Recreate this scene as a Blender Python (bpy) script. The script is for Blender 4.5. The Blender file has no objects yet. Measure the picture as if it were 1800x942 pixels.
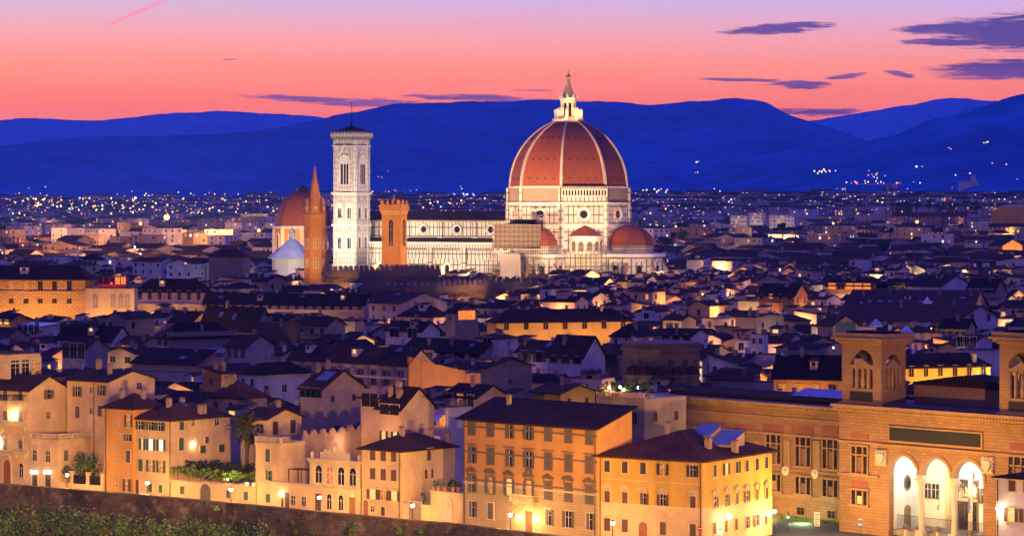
import bpy, math, random
from math import sin, cos, pi, sqrt, radians as RAD
from mathutils import Vector, Matrix
random.seed(11)
rnd = random.random
ru = random.uniform
sc = bpy.context.scene
COL = sc.collection

# ------------------------------------------------------------------ camera
H, F, HY = 54.0, 5200.0, 350.0          # eye height (m), focal length and horizon line in photo pixels (1800 wide)
cam_d = bpy.data.cameras.new('camera')
cam = bpy.data.objects.new('camera', cam_d)
COL.objects.link(cam)
cam.location = (0, 0, H)
cam.rotation_euler = (RAD(90), 0, 0)
cam_d.sensor_width = 36
cam_d.lens = 36 * F / 1800
cam_d.shift_y = -(471 - HY) / 1800
cam_d.clip_start = 1
cam_d.clip_end = 90000
sc.camera = cam

def lin(c):
    return tuple(((x / 255) / 12.92 if x / 255 <= .04045 else ((x / 255 + .055) / 1.055) ** 2.4) for x in c)

# ------------------------------------------------------------------ sky
world = bpy.data.worlds.new('World')
sc.world = world
world.use_nodes = True
nt = world.node_tree
nt.nodes.clear()
def N(t, **k):
    n = nt.nodes.new(t)
    for a, b in k.items():
        setattr(n, a, b)
    return n
def LK(a, b):
    nt.links.new(a, b)
def mth(op, a, b=None, c=None, clamp=False):
    n = N('ShaderNodeMath', operation=op)
    n.use_clamp = clamp
    for i, v in enumerate((a, b, c)):
        if v is None:
            continue
        if isinstance(v, (int, float)):
            n.inputs[i].default_value = v
        else:
            LK(v, n.inputs[i])
    return n.outputs[0]
def ramp(fac, stops, interp='LINEAR'):
    n = N('ShaderNodeValToRGB')
    n.color_ramp.interpolation = interp
    while len(n.color_ramp.elements) < len(stops):
        n.color_ramp.elements.new(1)
    for e, (p, c) in zip(n.color_ramp.elements, stops):
        e.position = p
        e.color = (*c, 1)
    LK(fac, n.inputs[0])
    return n.outputs[0]
def mixc(f, a, b):
    n = N('ShaderNodeMix', data_type='RGBA')
    if isinstance(f, (int, float)):
        n.inputs[0].default_value = f
    else:
        LK(f, n.inputs[0])
    for s, v in ((6, a), (7, b)):
        if isinstance(v, tuple):
            n.inputs[s].default_value = (*v, 1)
        else:
            LK(v, n.inputs[s])
    return n.outputs[2]
tc = N('ShaderNodeTexCoord')
sep = N('ShaderNodeSeparateXYZ')
LK(tc.outputs['Generated'], sep.inputs[0])
dx, dy, dz = sep.outputs
elev = mth('MAXIMUM', dz, 0.0)
es = mth('POWER', elev, 0.5)
def E(v):
    return sqrt(v)
glow = ramp(es, [(0, (.80, .13, .0)), (E(.031), (.80, .14, .01)), (E(.044), (.70, .185, .07)), (E(.055), (.575, .23, .20)),
                 (E(.066), (.385, .26, .36)), (E(.080), (.25, .20, .43)), (E(.16), (.08, .07, .40)), (E(.35), (.055, .042, .36)), (1, (.048, .040, .42))])
back = ramp(es, [(0, (.035, .022, .07)), (E(.10), (.04, .026, .11)), (E(.35), (.068, .046, .24)), (1, (.048, .040, .42))])
azf = N('ShaderNodeMapRange', interpolation_type='SMOOTHSTEP')
azf.inputs[1].default_value = -0.2
azf.inputs[2].default_value = 0.8
LK(dy, azf.inputs[0])
sky = mixc(azf.outputs[0], back, glow)
# warmer towards the sunset on the left, cooler to the right
ysafe = mth('MAXIMUM', dy, 0.2)
U = mth('DIVIDE', dx, ysafe)
V = mth('DIVIDE', dz, ysafe)
warm = N('ShaderNodeMapRange')
warm.inputs[1].default_value = -.17
warm.inputs[2].default_value = .19
LK(U, warm.inputs[0])
tint = mixc(warm.outputs[0], (1.02, 1.0, .90), (.90, .92, 1.12))
mul = N('ShaderNodeMix', data_type='RGBA', blend_type='MULTIPLY')
mul.inputs[0].default_value = 1
LK(sky, mul.inputs[6]); LK(tint, mul.inputs[7])
sky = mul.outputs[2]
# thin streaks of cloud, in the sky's own directions
cmb = N('ShaderNodeCombineXYZ')
LK(mth('MULTIPLY', U, 85), cmb.inputs[0]); LK(mth('MULTIPLY', V, 900), cmb.inputs[1])
nz = N('ShaderNodeTexNoise')
nz.inputs['Scale'].default_value = 1.0
nz.inputs['Detail'].default_value = 9
nz.inputs['Roughness'].default_value = .74
LK(cmb.outputs[0], nz.inputs['Vector'])
nv = mth('SUBTRACT', nz.outputs[0], .5)
def cloud(px, py, rx, ry, slope, amp=4.4, soft=.6):
    u0, v0 = (px - 900) / F, (HY - py) / F
    du = mth('SUBTRACT', U, u0)
    dv = mth('SUBTRACT', mth('SUBTRACT', V, v0), mth('MULTIPLY', du, slope))
    a = mth('POWER', mth('DIVIDE', mth('ABSOLUTE', du), rx / F), 2.0)
    b = mth('POWER', mth('DIVIDE', mth('ABSOLUTE', dv), ry / F), 2.0)
    m = mth('SUBTRACT', 1.0, mth('ADD', a, b))
    m = mth('ADD', m, mth('MULTIPLY', nv, amp))
    return mth('DIVIDE', m, soft, clamp=True)
dark = None
for c in [(1360, 53, 100, 9, .03), (1395, 46, 75, 7, .02), (1700, 50, 135, 14, .02, 3.4), (1810, 58, 190, 36, .0, 2.8), (1700, 75, 125, 8, .0, 4), (1800, 30, 100, 6, .12, 5), (1690, 74, 110, 6, -.02), (1790, 122, 170, 21, .02, 3.0),
          (1300, 141, 85, 3.2, -.02), (1410, 149, 62, 8, 0), (1490, 134, 40, 5, .10), (1580, 130, 30, 5, -.2),
          (560, 176, 150, 6.5, -.06), (640, 181, 120, 8, -.02), (830, 172, 130, 6, -.03), (960, 180, 140, 6, -.03), (940, 159, 45, 1.2, 0), (1440, 197, 90, 7, 0), (405, 105, 16, 1.3, 0), (1600, 196, 60, 4, 0)]:
    m = cloud(*c)
    dark = m if dark is None else mth('MAXIMUM', dark, m)
dcol = mixc(warm.outputs[0], (.13, .055, .14), (.018, .017, .12))
sky = mixc(mth('MULTIPLY', dark, .92), sky, dcol)
# two rosy vapour trails and soft rosy veils
trail = mth('MAXIMUM', cloud(250, 18, 95, 4.0, .44, 1.2, 1.0), mth('MULTIPLY', cloud(860, 36, 260, 3.4, .135, 1.0, 1.6), .6))
sky = mixc(mth('MULTIPLY', trail, .9), sky, (.60, .15, .19))
veil = cloud(300, 110, 700, 90, .02, 1.3, 3.0)
sky = mixc(mth('MULTIPLY', veil, .28), sky, (.68, .17, .12))
cmb2 = N('ShaderNodeCombineXYZ')
LK(mth('MULTIPLY', U, 9), cmb2.inputs[0]); LK(mth('MULTIPLY', V, 130), cmb2.inputs[1])
nz2 = N('ShaderNodeTexNoise')
nz2.inputs['Scale'].default_value = 1.0
nz2.inputs['Detail'].default_value = 5
LK(cmb2.outputs[0], nz2.inputs['Vector'])
lowf = mth('SUBTRACT', 1.0, mth('MULTIPLY', dz, 16.0), clamp=True)
vf = mth('MULTIPLY', mth('MULTIPLY', mth('SUBTRACT', nz2.outputs[0], .42), 1.6, clamp=True), mth('MULTIPLY', lowf, azf.outputs[0]))
sky = mixc(vf, sky, (.76, .24, .16))
bgA = N('ShaderNodeBackground')
LK(sky, bgA.inputs[0])
bgA.inputs[1].default_value = 2.0
nish = N('ShaderNodeTexSky', sky_type='NISHITA')
nish.sun_disc = False
nish.sun_elevation = RAD(0.5)
nish.sun_rotation = RAD(-40)
bgB = N('ShaderNodeBackground')
LK(nish.outputs[0], bgB.inputs[0])
bgB.inputs[1].default_value = 0.006
addb = N('ShaderNodeAddShader')
LK(bgA.outputs[0], addb.inputs[0]); LK(bgB.outputs[0], addb.inputs[1])
outw = N('ShaderNodeOutputWorld')
LK(addb.outputs[0], outw.inputs[0])

# ------------------------------------------------------------------ last glow of the sun, low in the north-west
sd = bpy.data.lights.new('sun', 'SUN')
sd.energy = 0.10
sd.angle = RAD(14)
sd.color = (1, .5, .5)
so = bpy.data.objects.new('sun', sd)
COL.objects.link(so)
so.rotation_euler = (RAD(84), 0, RAD(218))

sc.view_settings.view_transform = 'Standard'
sc.view_settings.look = 'None'
sc.view_settings.exposure = 0.3
sc.view_settings.gamma = 1
sc.view_settings.use_curve_mapping = False
sc.render.engine = 'CYCLES'
cy = sc.cycles
cy.use_denoising = True
cy.max_bounces = 4
cy.diffuse_bounces = 2
cy.glossy_bounces = 2
cy.transmission_bounces = 2
cy.volume_bounces = 0
cy.sample_clamp_indirect = 3
cy.use_light_tree = True
cy.caustics_reflective = False
cy.caustics_refractive = False

# ------------------------------------------------------------------ materials
def mat(name):
    m = bpy.data.materials.new(name)
    m.use_nodes = True
    t = m.node_tree
    b = t.nodes['Principled BSDF']
    return m, t, b
def nn(t, ty, **k):
    n = t.nodes.new(ty)
    for a, b in k.items():
        setattr(n, a, b)
    return n
def mixn(t, f, a, b, blend='MIX'):
    n = nn(t, 'ShaderNodeMix', data_type='RGBA', blend_type=blend)
    for s, v in ((0, f), (6, a), (7, b)):
        if isinstance(v, (int, float)):
            n.inputs[s].default_value = v
        elif isinstance(v, tuple):
            n.inputs[s].default_value = (*v, 1)
        else:
            t.links.new(v, n.inputs[s])
    return n.outputs[2]
def noise(t, scale, detail=4, rough=.6, src='Object', stretch=(1, 1, 1)):
    c = nn(t, 'ShaderNodeTexCoord')
    mp = nn(t, 'ShaderNodeMapping')
    mp.inputs['Scale'].default_value = stretch
    t.links.new(c.outputs[src], mp.inputs[0])
    n = nn(t, 'ShaderNodeTexNoise')
    n.inputs['Scale'].default_value = scale
    n.inputs['Detail'].default_value = detail
    n.inputs['Roughness'].default_value = rough
    t.links.new(mp.outputs[0], n.inputs['Vector'])
    return n.outputs[0]
def stretchfac(t, o, a, b):
    r = nn(t, 'ShaderNodeMapRange')
    r.inputs[1].default_value = a
    r.inputs[2].default_value = b
    t.links.new(o, r.inputs[0])
    return r.outputs[0]
def mulc(c, k):
    return tuple(min(1, x * k) for x in c)
def bumpn(t, b, h, strength, dist):
    bp = nn(t, 'ShaderNodeBump')
    bp.inputs['Strength'].default_value = strength
    bp.inputs['Distance'].default_value = dist
    t.links.new(h, bp.inputs['Height'])
    t.links.new(bp.outputs[0], b.inputs['Normal'])
MATS = {}
def plaster(name, col, stain=.38, rough=.9):
    if name in MATS: return MATS[name]
    m, t, b = mat(name)
    big = stretchfac(t, noise(t, .16, 5, .65), .35, .68)
    streak = stretchfac(t, noise(t, .9, 4, .6, stretch=(1, 1, .14)), .42, .75)
    fine = noise(t, 5, 3, .7)
    c = mixn(t, big, mulc(col, 1 - stain), mulc(col, 1.08))
    c = mixn(t, mulk(t, streak, .35), c, mulc(col, .55))
    c = mixn(t, mulk(t, fine, .3), c, mulc(col, .8))
    t.links.new(c, b.inputs['Base Color'])
    b.inputs['Roughness'].default_value = rough
    bumpn(t, b, fine, .25, .03)
    MATS[name] = m
    return m
def mulk(t, o, k):
    n = nn(t, 'ShaderNodeMath', operation='MULTIPLY')
    t.links.new(o, n.inputs[0])
    n.inputs[1].default_value = k
    return n.outputs[0]
def bricky(name, c1, c2, mortar, bw, bh, ms, rough=.85, off=.5, bump=.5, stain=.4, extra=None):
    if name in MATS: return MATS[name]
    m, t, b = mat(name)
    c = nn(t, 'ShaderNodeTexCoord')
    br = nn(t, 'ShaderNodeTexBrick')
    br.offset = off
    t.links.new(c.outputs['UV'], br.inputs['Vector'])
    br.inputs['Color1'].default_value = (*c1, 1)
    br.inputs['Color2'].default_value = (*c2, 1)
    br.inputs['Mortar'].default_value = (*mortar, 1)
    br.inputs['Scale'].default_value = 1
    br.inputs['Brick Width'].default_value = bw
    br.inputs['Row Height'].default_value = bh
    br.inputs['Mortar Size'].default_value = ms
    br.inputs['Mortar Smooth'].default_value = .1
    out = br.outputs[0]
    if extra:     # a second, finer set of inlaid lines
        b2 = nn(t, 'ShaderNodeTexBrick')
        b2.offset = 0
        t.links.new(c.outputs['UV'], b2.inputs['Vector'])
        b2.inputs['Color1'].default_value = (1, 1, 1, 1)
        b2.inputs['Color2'].default_value = extra[4] if len(extra) > 4 else (.86, .8, .8, 1)
        b2.inputs['Mortar'].default_value = (*extra[3], 1)
        b2.inputs['Scale'].default_value = 1
        b2.inputs['Brick Width'].default_value = extra[0]
        b2.inputs['Row Height'].default_value = extra[1]
        b2.inputs['Mortar Size'].default_value = extra[2]
        out = mixn(t, 1.0, out, b2.outputs[0], 'MULTIPLY')
    st = stretchfac(t, noise(t, .12, 6, .65), .35, .7)
    out = mixn(t, mulk(t, st, stain), out, mulc(c1, .45))
    t.links.new(out, b.inputs['Base Color'])
    b.inputs['Roughness'].default_value = rough
    if bump:
        inv = nn(t, 'ShaderNodeMath', operation='SUBTRACT')
        inv.inputs[0].default_value = 1
        t.links.new(br.outputs['Fac'], inv.inputs[1])
        bumpn(t, b, inv.outputs[0], bump, .06)
    MATS[name] = m
    return m
def tiles(name, col, rough=.85):
    if name in MATS: return MATS[name]
    m, t, b = mat(name)
    c = nn(t, 'ShaderNodeTexCoord')
    w = nn(t, 'ShaderNodeTexWave', wave_type='BANDS', bands_direction='X')
    w.inputs['Scale'].default_value = .42
    w.inputs['Distortion'].default_value = .25
    t.links.new(c.outputs['UV'], w.inputs['Vector'])
    w2 = nn(t, 'ShaderNodeTexWave', wave_type='BANDS', bands_direction='Y', wave_profile='SAW')
    w2.inputs['Scale'].default_value = .42
    t.links.new(c.outputs['UV'], w2.inputs['Vector'])
    pat = stretchfac(t, noise(t, .25, 6, .7), .3, .7)
    spk = stretchfac(t, noise(t, 2.2, 3, .7), .4, .62)
    b.inputs['Specular IOR Level'].default_value = .12
    cc = mixn(t, pat, mulc(col, .45), mulc(col, 1.9))
    cc = mixn(t, mulk(t, spk, .45), cc, (col[0] * .9, col[1] * 1.25, col[2] * 1.6))
    cc = mixn(t, mulk(t, w.outputs[1], .45), mulc(col, .28), cc) if False else cc
    dk = mixn(t, mulk(t, w.outputs[1], .75), cc, mulc(col, .25))
    t.links.new(dk, b.inputs['Base Color'])
    b.inputs['Roughness'].default_value = rough
    hh = nn(t, 'ShaderNodeMath', operation='ADD')
    t.links.new(mulk(t, w.outputs[1], -1), hh.inputs[0])
    t.links.new(mulk(t, w2.outputs[1], .5), hh.inputs[1])
    bumpn(t, b, hh.outputs[0], .7, .08)
    MATS[name] = m
    return m
def plain(name, col, rough=.7, metal=0, var=.25, scale=1.5):
    if name in MATS: return MATS[name]
    m, t, b = mat(name)
    n = stretchfac(t, noise(t, scale, 4, .65), .35, .7)
    t.links.new(mixn(t, n, mulc(col, 1 - var), mulc(col, 1 + var)), b.inputs['Base Color'])
    b.inputs['Roughness'].default_value = rough
    b.inputs['Metallic'].default_value = metal
    MATS[name] = m
    return m
def emit(name, col, s, sample=False):
    if name in MATS: return MATS[name]
    m, t, b = mat(name)
    b.inputs['Base Color'].default_value = (*mulc(col, .5), 1)
    b.inputs['Emission Color'].default_value = (*col, 1)
    b.inputs['Emission Strength'].default_value = s
    if not sample:
        m.cycles.emission_sampling = 'NONE'
    MATS[name] = m
    return m
def emitvar(name, c1, c2, s):      # a lit room behind a pane: brighter and darker patches
    if name in MATS: return MATS[name]
    m, t, b = mat(name)
    n = stretchfac(t, noise(t, 1.6, 2, .5), .38, .62)
    b.inputs['Base Color'].default_value = (.1, .06, .03, 1)
    t.links.new(mixn(t, n, c1, c2), b.inputs['Emission Color'])
    b.inputs['Emission Strength'].default_value = s
    m.cycles.emission_sampling = 'NONE'
    MATS[name] = m
    return m

P_CREAM = plaster('plaster_cream', (.70, .49, .26))
P_OCHRE = plaster('plaster_ochre', (.62, .37, .10))
P_ORANGE = plaster('plaster_orange', (.64, .32, .085), .25)
P_YELLOW = plaster('plaster_yellow', (.62, .37, .06), .22)
P_TAN = plaster('plaster_tan', (.42, .30, .20))
P_GREY = plaster('plaster_grey', (.40, .36, .33))
P_WHITE = plaster('plaster_white', (.74, .68, .62))
P_PINK = plaster('plaster_pink', (.60, .44, .37))
P_BROWN = plaster('plaster_brown', (.20, .14, .10))
P_SAND = plaster('plaster_sand', (.68, .48, .24), .2)
S_STONE = plaster('grey_stone', (.19, .145, .10))
S_PALE = plaster('pale_stone', (.60, .48, .30), .2)
S_SAND = bricky('sandstone_ashlar', (.30, .16, .075), (.24, .125, .06), (.10, .055, .03), 1.1, .5, .03, stain=.5)
S_SANDP = plaster('sandstone_plain', (.31, .175, .085), .3)
S_RUST = bricky('rusticated_stone', (.46, .27, .10), (.36, .21, .08), (.12, .08, .04), 2.0, .8, .10, bump=1)
S_RUSTF = bricky('coursed_stone', (.50, .36, .18), (.44, .31, .155), (.22, .17, .11), 1.2, .42, .03, stain=.25)
B_BRICK = bricky('brick', (.32, .14, .05), (.25, .105, .04), (.16, .09, .05), 1.2, .4, .05, stain=.6, bump=.3)
B_DARK = bricky('dark_brick', (.15, .09, .06), (.11, .065, .045), (.14, .10, .08), .6, .2, .03, stain=.5, bump=.3)
S_BARG = bricky('palace_stone', (.26, .18, .11), (.20, .14, .09), (.10, .07, .05), .9, .35, .04, stain=.5)
GREEN = (.05, .07, .06)
MARB = (.66, .60, .51)
M_PANEL = bricky('marble_panels', MARB, (.64, .50, .43), GREEN, 2.6, 4.2, .34, .5, off=0, bump=0, stain=.45)
M_TALL = bricky('marble_tall_panels', MARB, (.62, .48, .42), GREEN, 2.2, 4.4, .30, .5, off=0, bump=0, stain=.25)
M_STRIPE = bricky('marble_stripes', MARB, (.58, .40, .33), (.14, .15, .12), 9, 1.5, .26, .5, off=.3, bump=0, stain=.25)
M_BELL = bricky('bell_tower_marble', (.68, .62, .55), (.60, .42, .36), (.20, .22, .19), 1.6, 2.4, .20, .5, off=0, bump=0, stain=.4)
M_PLAIN = plaster('white_marble', (.72, .66, .58), .22, .5)
M_FINE = bricky('marble_corbels', MARB, MARB, (.12, .09, .06), 1.1, 1.6, .34, .5, off=0, bump=0, stain=.2)
T_DOME = bricky('dome_tiles', (.33, .068, .018), (.23, .045, .013), (.12, .03, .012), .9, .42, .05, .75, stain=.55, bump=.3)
T_ROOF = tiles('roof_tiles', (.062, .028, .020))
T_ROOF2 = tiles('roof_tiles_brown', (.085, .036, .022))
T_ROOF3 = tiles('roof_tiles_dark', (.036, .018, .015))
ROUGH_BR = bricky('unfinished_masonry', (.42, .30, .20), (.34, .23, .15), (.16, .10, .07), .9, .5, .06, stain=.5)
G_DARK = plain('window_glass', (.018, .017, .022), .12, 0, .5, 3)
G_BLUE = bricky('skylight_glass', (.10, .16, .30), (.12, .18, .34), (.02, .02, .03), .5, .9, .04, .08, off=0, bump=0, stain=0)
L_WARM = emitvar('lit_room', lin((255, 168, 70)), lin((255, 214, 130)), 1.0)
L_ORANGE = emitvar('lit_room_orange', lin((220, 100, 30)), lin((255, 150, 60)), 1.0)
L_WHITE = emitvar('lit_room_white', lin((250, 240, 205)), lin((255, 250, 230)), 1.1)
L_DIM = emitvar('lit_room_dim', lin((110, 60, 20)), lin((210, 130, 50)), .9)
SH_GREEN = plain('shutter_green', (.035, .085, .055), .7)
SH_BROWN = plain('shutter_brown', (.11, .05, .028), .7)
SH_GREY = plain('shutter_grey', (.11, .09, .07), .7)
SH_DARK = plain('shutter_dark', (.055, .035, .03), .7)
WOOD = plain('door_wood', (.26, .09, .03), .6)
IRON = plain('iron', (.03, .028, .028), .5, .6)
COPPER = plain('green_copper', (.14, .18, .15), .6)
GOLD = plain('gilded_copper', (.9, .55, .18), .3, .9, .1)
WHITE = plain('white_paint', (.75, .73, .70), .5)
TERRA = plain('terracotta', (.36, .15, .07), .8)
LEAF = plain('leaves', (.035, .085, .013), .7, 0, .5, 3)
LEAF_L = plain('leaves_light', (.13, .24, .03), .7, 0, .5, 3)
LEAF_D = plain('leaves_dark', (.02, .035, .016), .8, 0, .5, 3)
BARK = plain('bark', (.10, .07, .05), .9)
GRASSY = plain('dry_grass', (.17, .15, .03), .8, 0, .4, 2)
ASPH = plain('asphalt', (.055, .05, .05), .8, 0, .3, .5)
PAVE = bricky('paving', (.26, .22, .18), (.22, .19, .155), (.12, .10, .08), .8, .5, .03, bump=.2)
WALLS = [P_CREAM, P_WHITE, P_PINK, P_TAN, P_GREY, P_OCHRE, P_SAND]
WNAME = {'plaster_cream': 'cream', 'plaster_white': 'white', 'plaster_pink': 'pinkish', 'plaster_tan': 'tan', 'plaster_grey': 'grey',
         'plaster_ochre': 'ochre', 'plaster_sand': 'sandy', 'plaster_orange': 'orange', 'plaster_yellow': 'yellow', 'plaster_brown': 'brown', 'dark_brick': 'dark brick'}

# ------------------------------------------------------------------ mesh helpers
class MB:
    def __init__(s):
        s.v = []; s.f = []; s.m = []; s.T = None
    def poly(s, pts, mi=0):
        n = len(s.v)
        if s.T is not None:
            pts = [tuple(s.T @ Vector(p)) for p in pts]
        s.v += [tuple(p) for p in pts]
        s.f.append(tuple(range(n, n + len(pts))))
        s.m.append(mi)
    def box(s, x0, x1, y0, y1, z0, z1, mi=0, bottom=True):
        if x0 > x1: x0, x1 = x1, x0
        if y0 > y1: y0, y1 = y1, y0
        s.poly([(x0, y0, z0), (x1, y0, z0), (x1, y0, z1), (x0, y0, z1)], mi)
        s.poly([(x1, y1, z0), (x0, y1, z0), (x0, y1, z1), (x1, y1, z1)], mi)
        s.poly([(x0, y1, z0), (x0, y0, z0), (x0, y0, z1), (x0, y1, z1)], mi)
        s.poly([(x1, y0, z0), (x1, y1, z0), (x1, y1, z1), (x1, y0, z1)], mi)
        s.poly([(x0, y0, z1), (x1, y0, z1), (x1, y1, z1), (x0, y1, z1)], mi)
        if bottom:
            s.poly([(x0, y1, z0), (x1, y1, z0), (x1, y0, z0), (x0, y0, z0)], mi)
        return s
    def prism(s, pts, z0, z1, mi=0, top=None):
        n = len(pts)
        top = top or pts
        for i in range(n):
            j = (i + 1) % n
            s.poly([(*pts[i], z0), (*pts[j], z0), (*top[j], z1), (*top[i], z1)], mi)
        s.poly([(*p, z1) for p in top], mi)
        s.poly([(*p, z0) for p in reversed(pts)], mi)
        return s
    def extr(s, pts, axis, a, b, mi=0):      # polygon in the plane across `axis` ('x': (y,z) / 'y': (x,z)), extruded from a to b
        f = (lambda p, t: (t, p[0], p[1])) if axis == 'x' else (lambda p, t: (p[0], t, p[1]))
        n = len(pts)
        s.poly([f(p, a) for p in pts], mi)
        s.poly([f(p, b) for p in reversed(pts)], mi)
        for i in range(n):
            j = (i + 1) % n
            s.poly([f(pts[j], a), f(pts[i], a), f(pts[i], b), f(pts[j], b)], mi)
        return s
    def lathe(s, prof, n, cx=0, cy=0, ph=0.0, mi=0, a0=0, a1=2 * pi, cap=True):
        full = abs(a1 - a0 - 2 * pi) < 1e-6
        ang = [a0 + ph + (a1 - a0) * i / n for i in range(n + 1)]
        for (r0, z0), (r1, z1) in zip(prof, prof[1:]):
            for i in range(n):
                A, B = ang[i], ang[i + 1]
                q = [(cx + r0 * cos(A), cy + r0 * sin(A), z0), (cx + r0 * cos(B), cy + r0 * sin(B), z0),
                     (cx + r1 * cos(B), cy + r1 * sin(B), z1), (cx + r1 * cos(A), cy + r1 * sin(A), z1)]
                if r1 < 1e-4: q = q[:3]
                elif r0 < 1e-4: q = [q[0], q[2], q[3]]
                s.poly(q, mi)
        if cap and prof[-1][0] > 1e-4:
            r, z = prof[-1]
            s.poly([(cx + r * cos(A), cy + r * sin(A), z) for A in ang[:n if full else n + 1]], mi)
        return s
    def tube(s, p, q, r, n=6, mi=0, r2=None):
        p, q = Vector(p), Vector(q)
        d = (q - p).normalized()
        a = d.orthogonal().normalized()
        b = d.cross(a)
        r2 = r if r2 is None else r2
        P = [p + a * r * cos(2 * pi * i / n) + b * r * sin(2 * pi * i / n) for i in range(n)]
        Q = [q + a * r2 * cos(2 * pi * i / n) + b * r2 * sin(2 * pi * i / n) for i in range(n)]
        for i in range(n):
            j = (i + 1) % n
            s.poly([P[i], P[j], Q[j], Q[i]], mi)
        s.poly(list(reversed(P)), mi)
        s.poly(Q, mi)
        return s
    def slab(s, pts, t, mi=0):
        n = len(pts)
        s.poly([(x, y, z + t) for x, y, z in pts], mi)
        s.poly([(x, y, z) for x, y, z in reversed(pts)], mi)
        for i in range(n):
            a, b = pts[i], pts[(i + 1) % n]
            s.poly([a, b, (b[0], b[1], b[2] + t), (a[0], a[1], a[2] + t)], mi)
        return s
    def ball(s, c, r, mi=0, n=8, m=5, sz=1):
        s.lathe([(r * sin(pi * k / m), c[2] - r * sz * cos(pi * k / m)) for k in range(m + 1)], n, c[0], c[1], mi=mi, cap=False)
        return s
    def mesh(s, name, mats):
        me = bpy.data.meshes.new(name)
        me.from_pydata(s.v, [], s.f)
        for m in mats:
            me.materials.append(m)
        uvl = me.uv_layers.new(name='UVMap')
        co = []
        V3 = s.v
        for f in s.f:
            a, b, c = V3[f[0]], V3[f[1]], V3[f[2]]
            e1 = (b[0] - a[0], b[1] - a[1], b[2] - a[2]); e2 = (c[0] - a[0], c[1] - a[1], c[2] - a[2])
            nx = e1[1] * e2[2] - e1[2] * e2[1]; ny = e1[2] * e2[0] - e1[0] * e2[2]; nzz = e1[0] * e2[1] - e1[1] * e2[0]
            l = sqrt(nx * nx + ny * ny)
            L = sqrt(l * l + nzz * nzz) or 1
            if l / L < .02:
                for i in f: co += [V3[i][0], V3[i][1]]
            else:
                tx, ty = -ny / l, nx / l
                k = L / l
                if nzz < 0 and l / L < .9: k = k
                for i in f:
                    p = V3[i]
                    co += [p[0] * tx + p[1] * ty, p[2] * k]
        uvl.data.foreach_set('uv', co)
        me.polygons.foreach_set('material_index', s.m)
        me.update()
        return me
    def build(s, name, mats, parent=None, loc=(0, 0, 0), rz=0, label=None):
        if not isinstance(mats, (list, tuple)): mats = [mats]
        return put(name, s.mesh(name, mats), parent, loc, rz, label)
def put(name, me, parent=None, loc=(0, 0, 0), rz=0, label=None):
    o = bpy.data.objects.new(name, me)
    COL.objects.link(o)
    o.location = loc
    o.rotation_euler = (0, 0, rz)
    if parent: o.parent = parent
    if label: o['label'] = label
    return o
LABELS = set()
def tag(o, label=None, cat=None, group=None, kind=None):
    if label:
        if label in LABELS and not (group and group.startswith('=')): print('DUP LABEL', label)
        LABELS.add(label)
        if not 4 <= len(label.split()) <= 16: print('LABEL LEN', label)
        o['label'] = label
    if cat: o['category'] = cat
    if group: o['group'] = group.lstrip('=')
    if kind: o['kind'] = kind
    return o
def empty(name, loc, rz=0, label=None, cat=None, group=None):
    o = bpy.data.objects.new(name, None)
    o.empty_display_size = 1
    COL.objects.link(o)
    o.location = loc
    o.rotation_euler = (0, 0, rz)
    tag(o, label, cat, group)
    return o
def light(name, kind, loc, energy, col, radius=.3, parent=None, target=None, size=60, blend=.6):
    d = bpy.data.lights.new(name, kind)
    d.energy = energy
    d.color = col
    d.shadow_soft_size = radius
    o = bpy.data.objects.new(name, d)
    COL.objects.link(o)
    o.location = loc
    if kind == 'SPOT':
        d.spot_size = RAD(size)
        d.spot_blend = blend
        o.rotation_euler = (Vector(target) - Vector(loc)).to_track_quat('-Z', 'Y').to_euler()
    if parent: o.parent = parent
    return o
def at(px, py, Y):
    return Vector(((px - 900) / F * Y, Y, H - (py - HY) / F * Y))
def XZ(px, Y):
    return (px - 900) / F * Y
def zof(py, Y):
    return H - (py - HY) / F * Y
def corner(pxL, pxC, pxR, Y, th):
    Xc = XZ(pxC, Y)
    kL, kR = (pxL - 900) / F, (pxR - 900) / F
    a = (Xc - kL * Y) / (cos(th) + kL * sin(th))
    b = (kR * Y - Xc) / (sin(th) - kR * cos(th))
    return Xc, max(a, .5), max(b, .5)
def posL(px, Xc, Y, th):
    k = (px - 900) / F
    return -(Xc - k * Y) / (cos(th) + k * sin(th))
def posR(px, Xc, Y, th):
    k = (px - 900) / F
    return (k * Y - Xc) / (sin(th) - k * cos(th))

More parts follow.
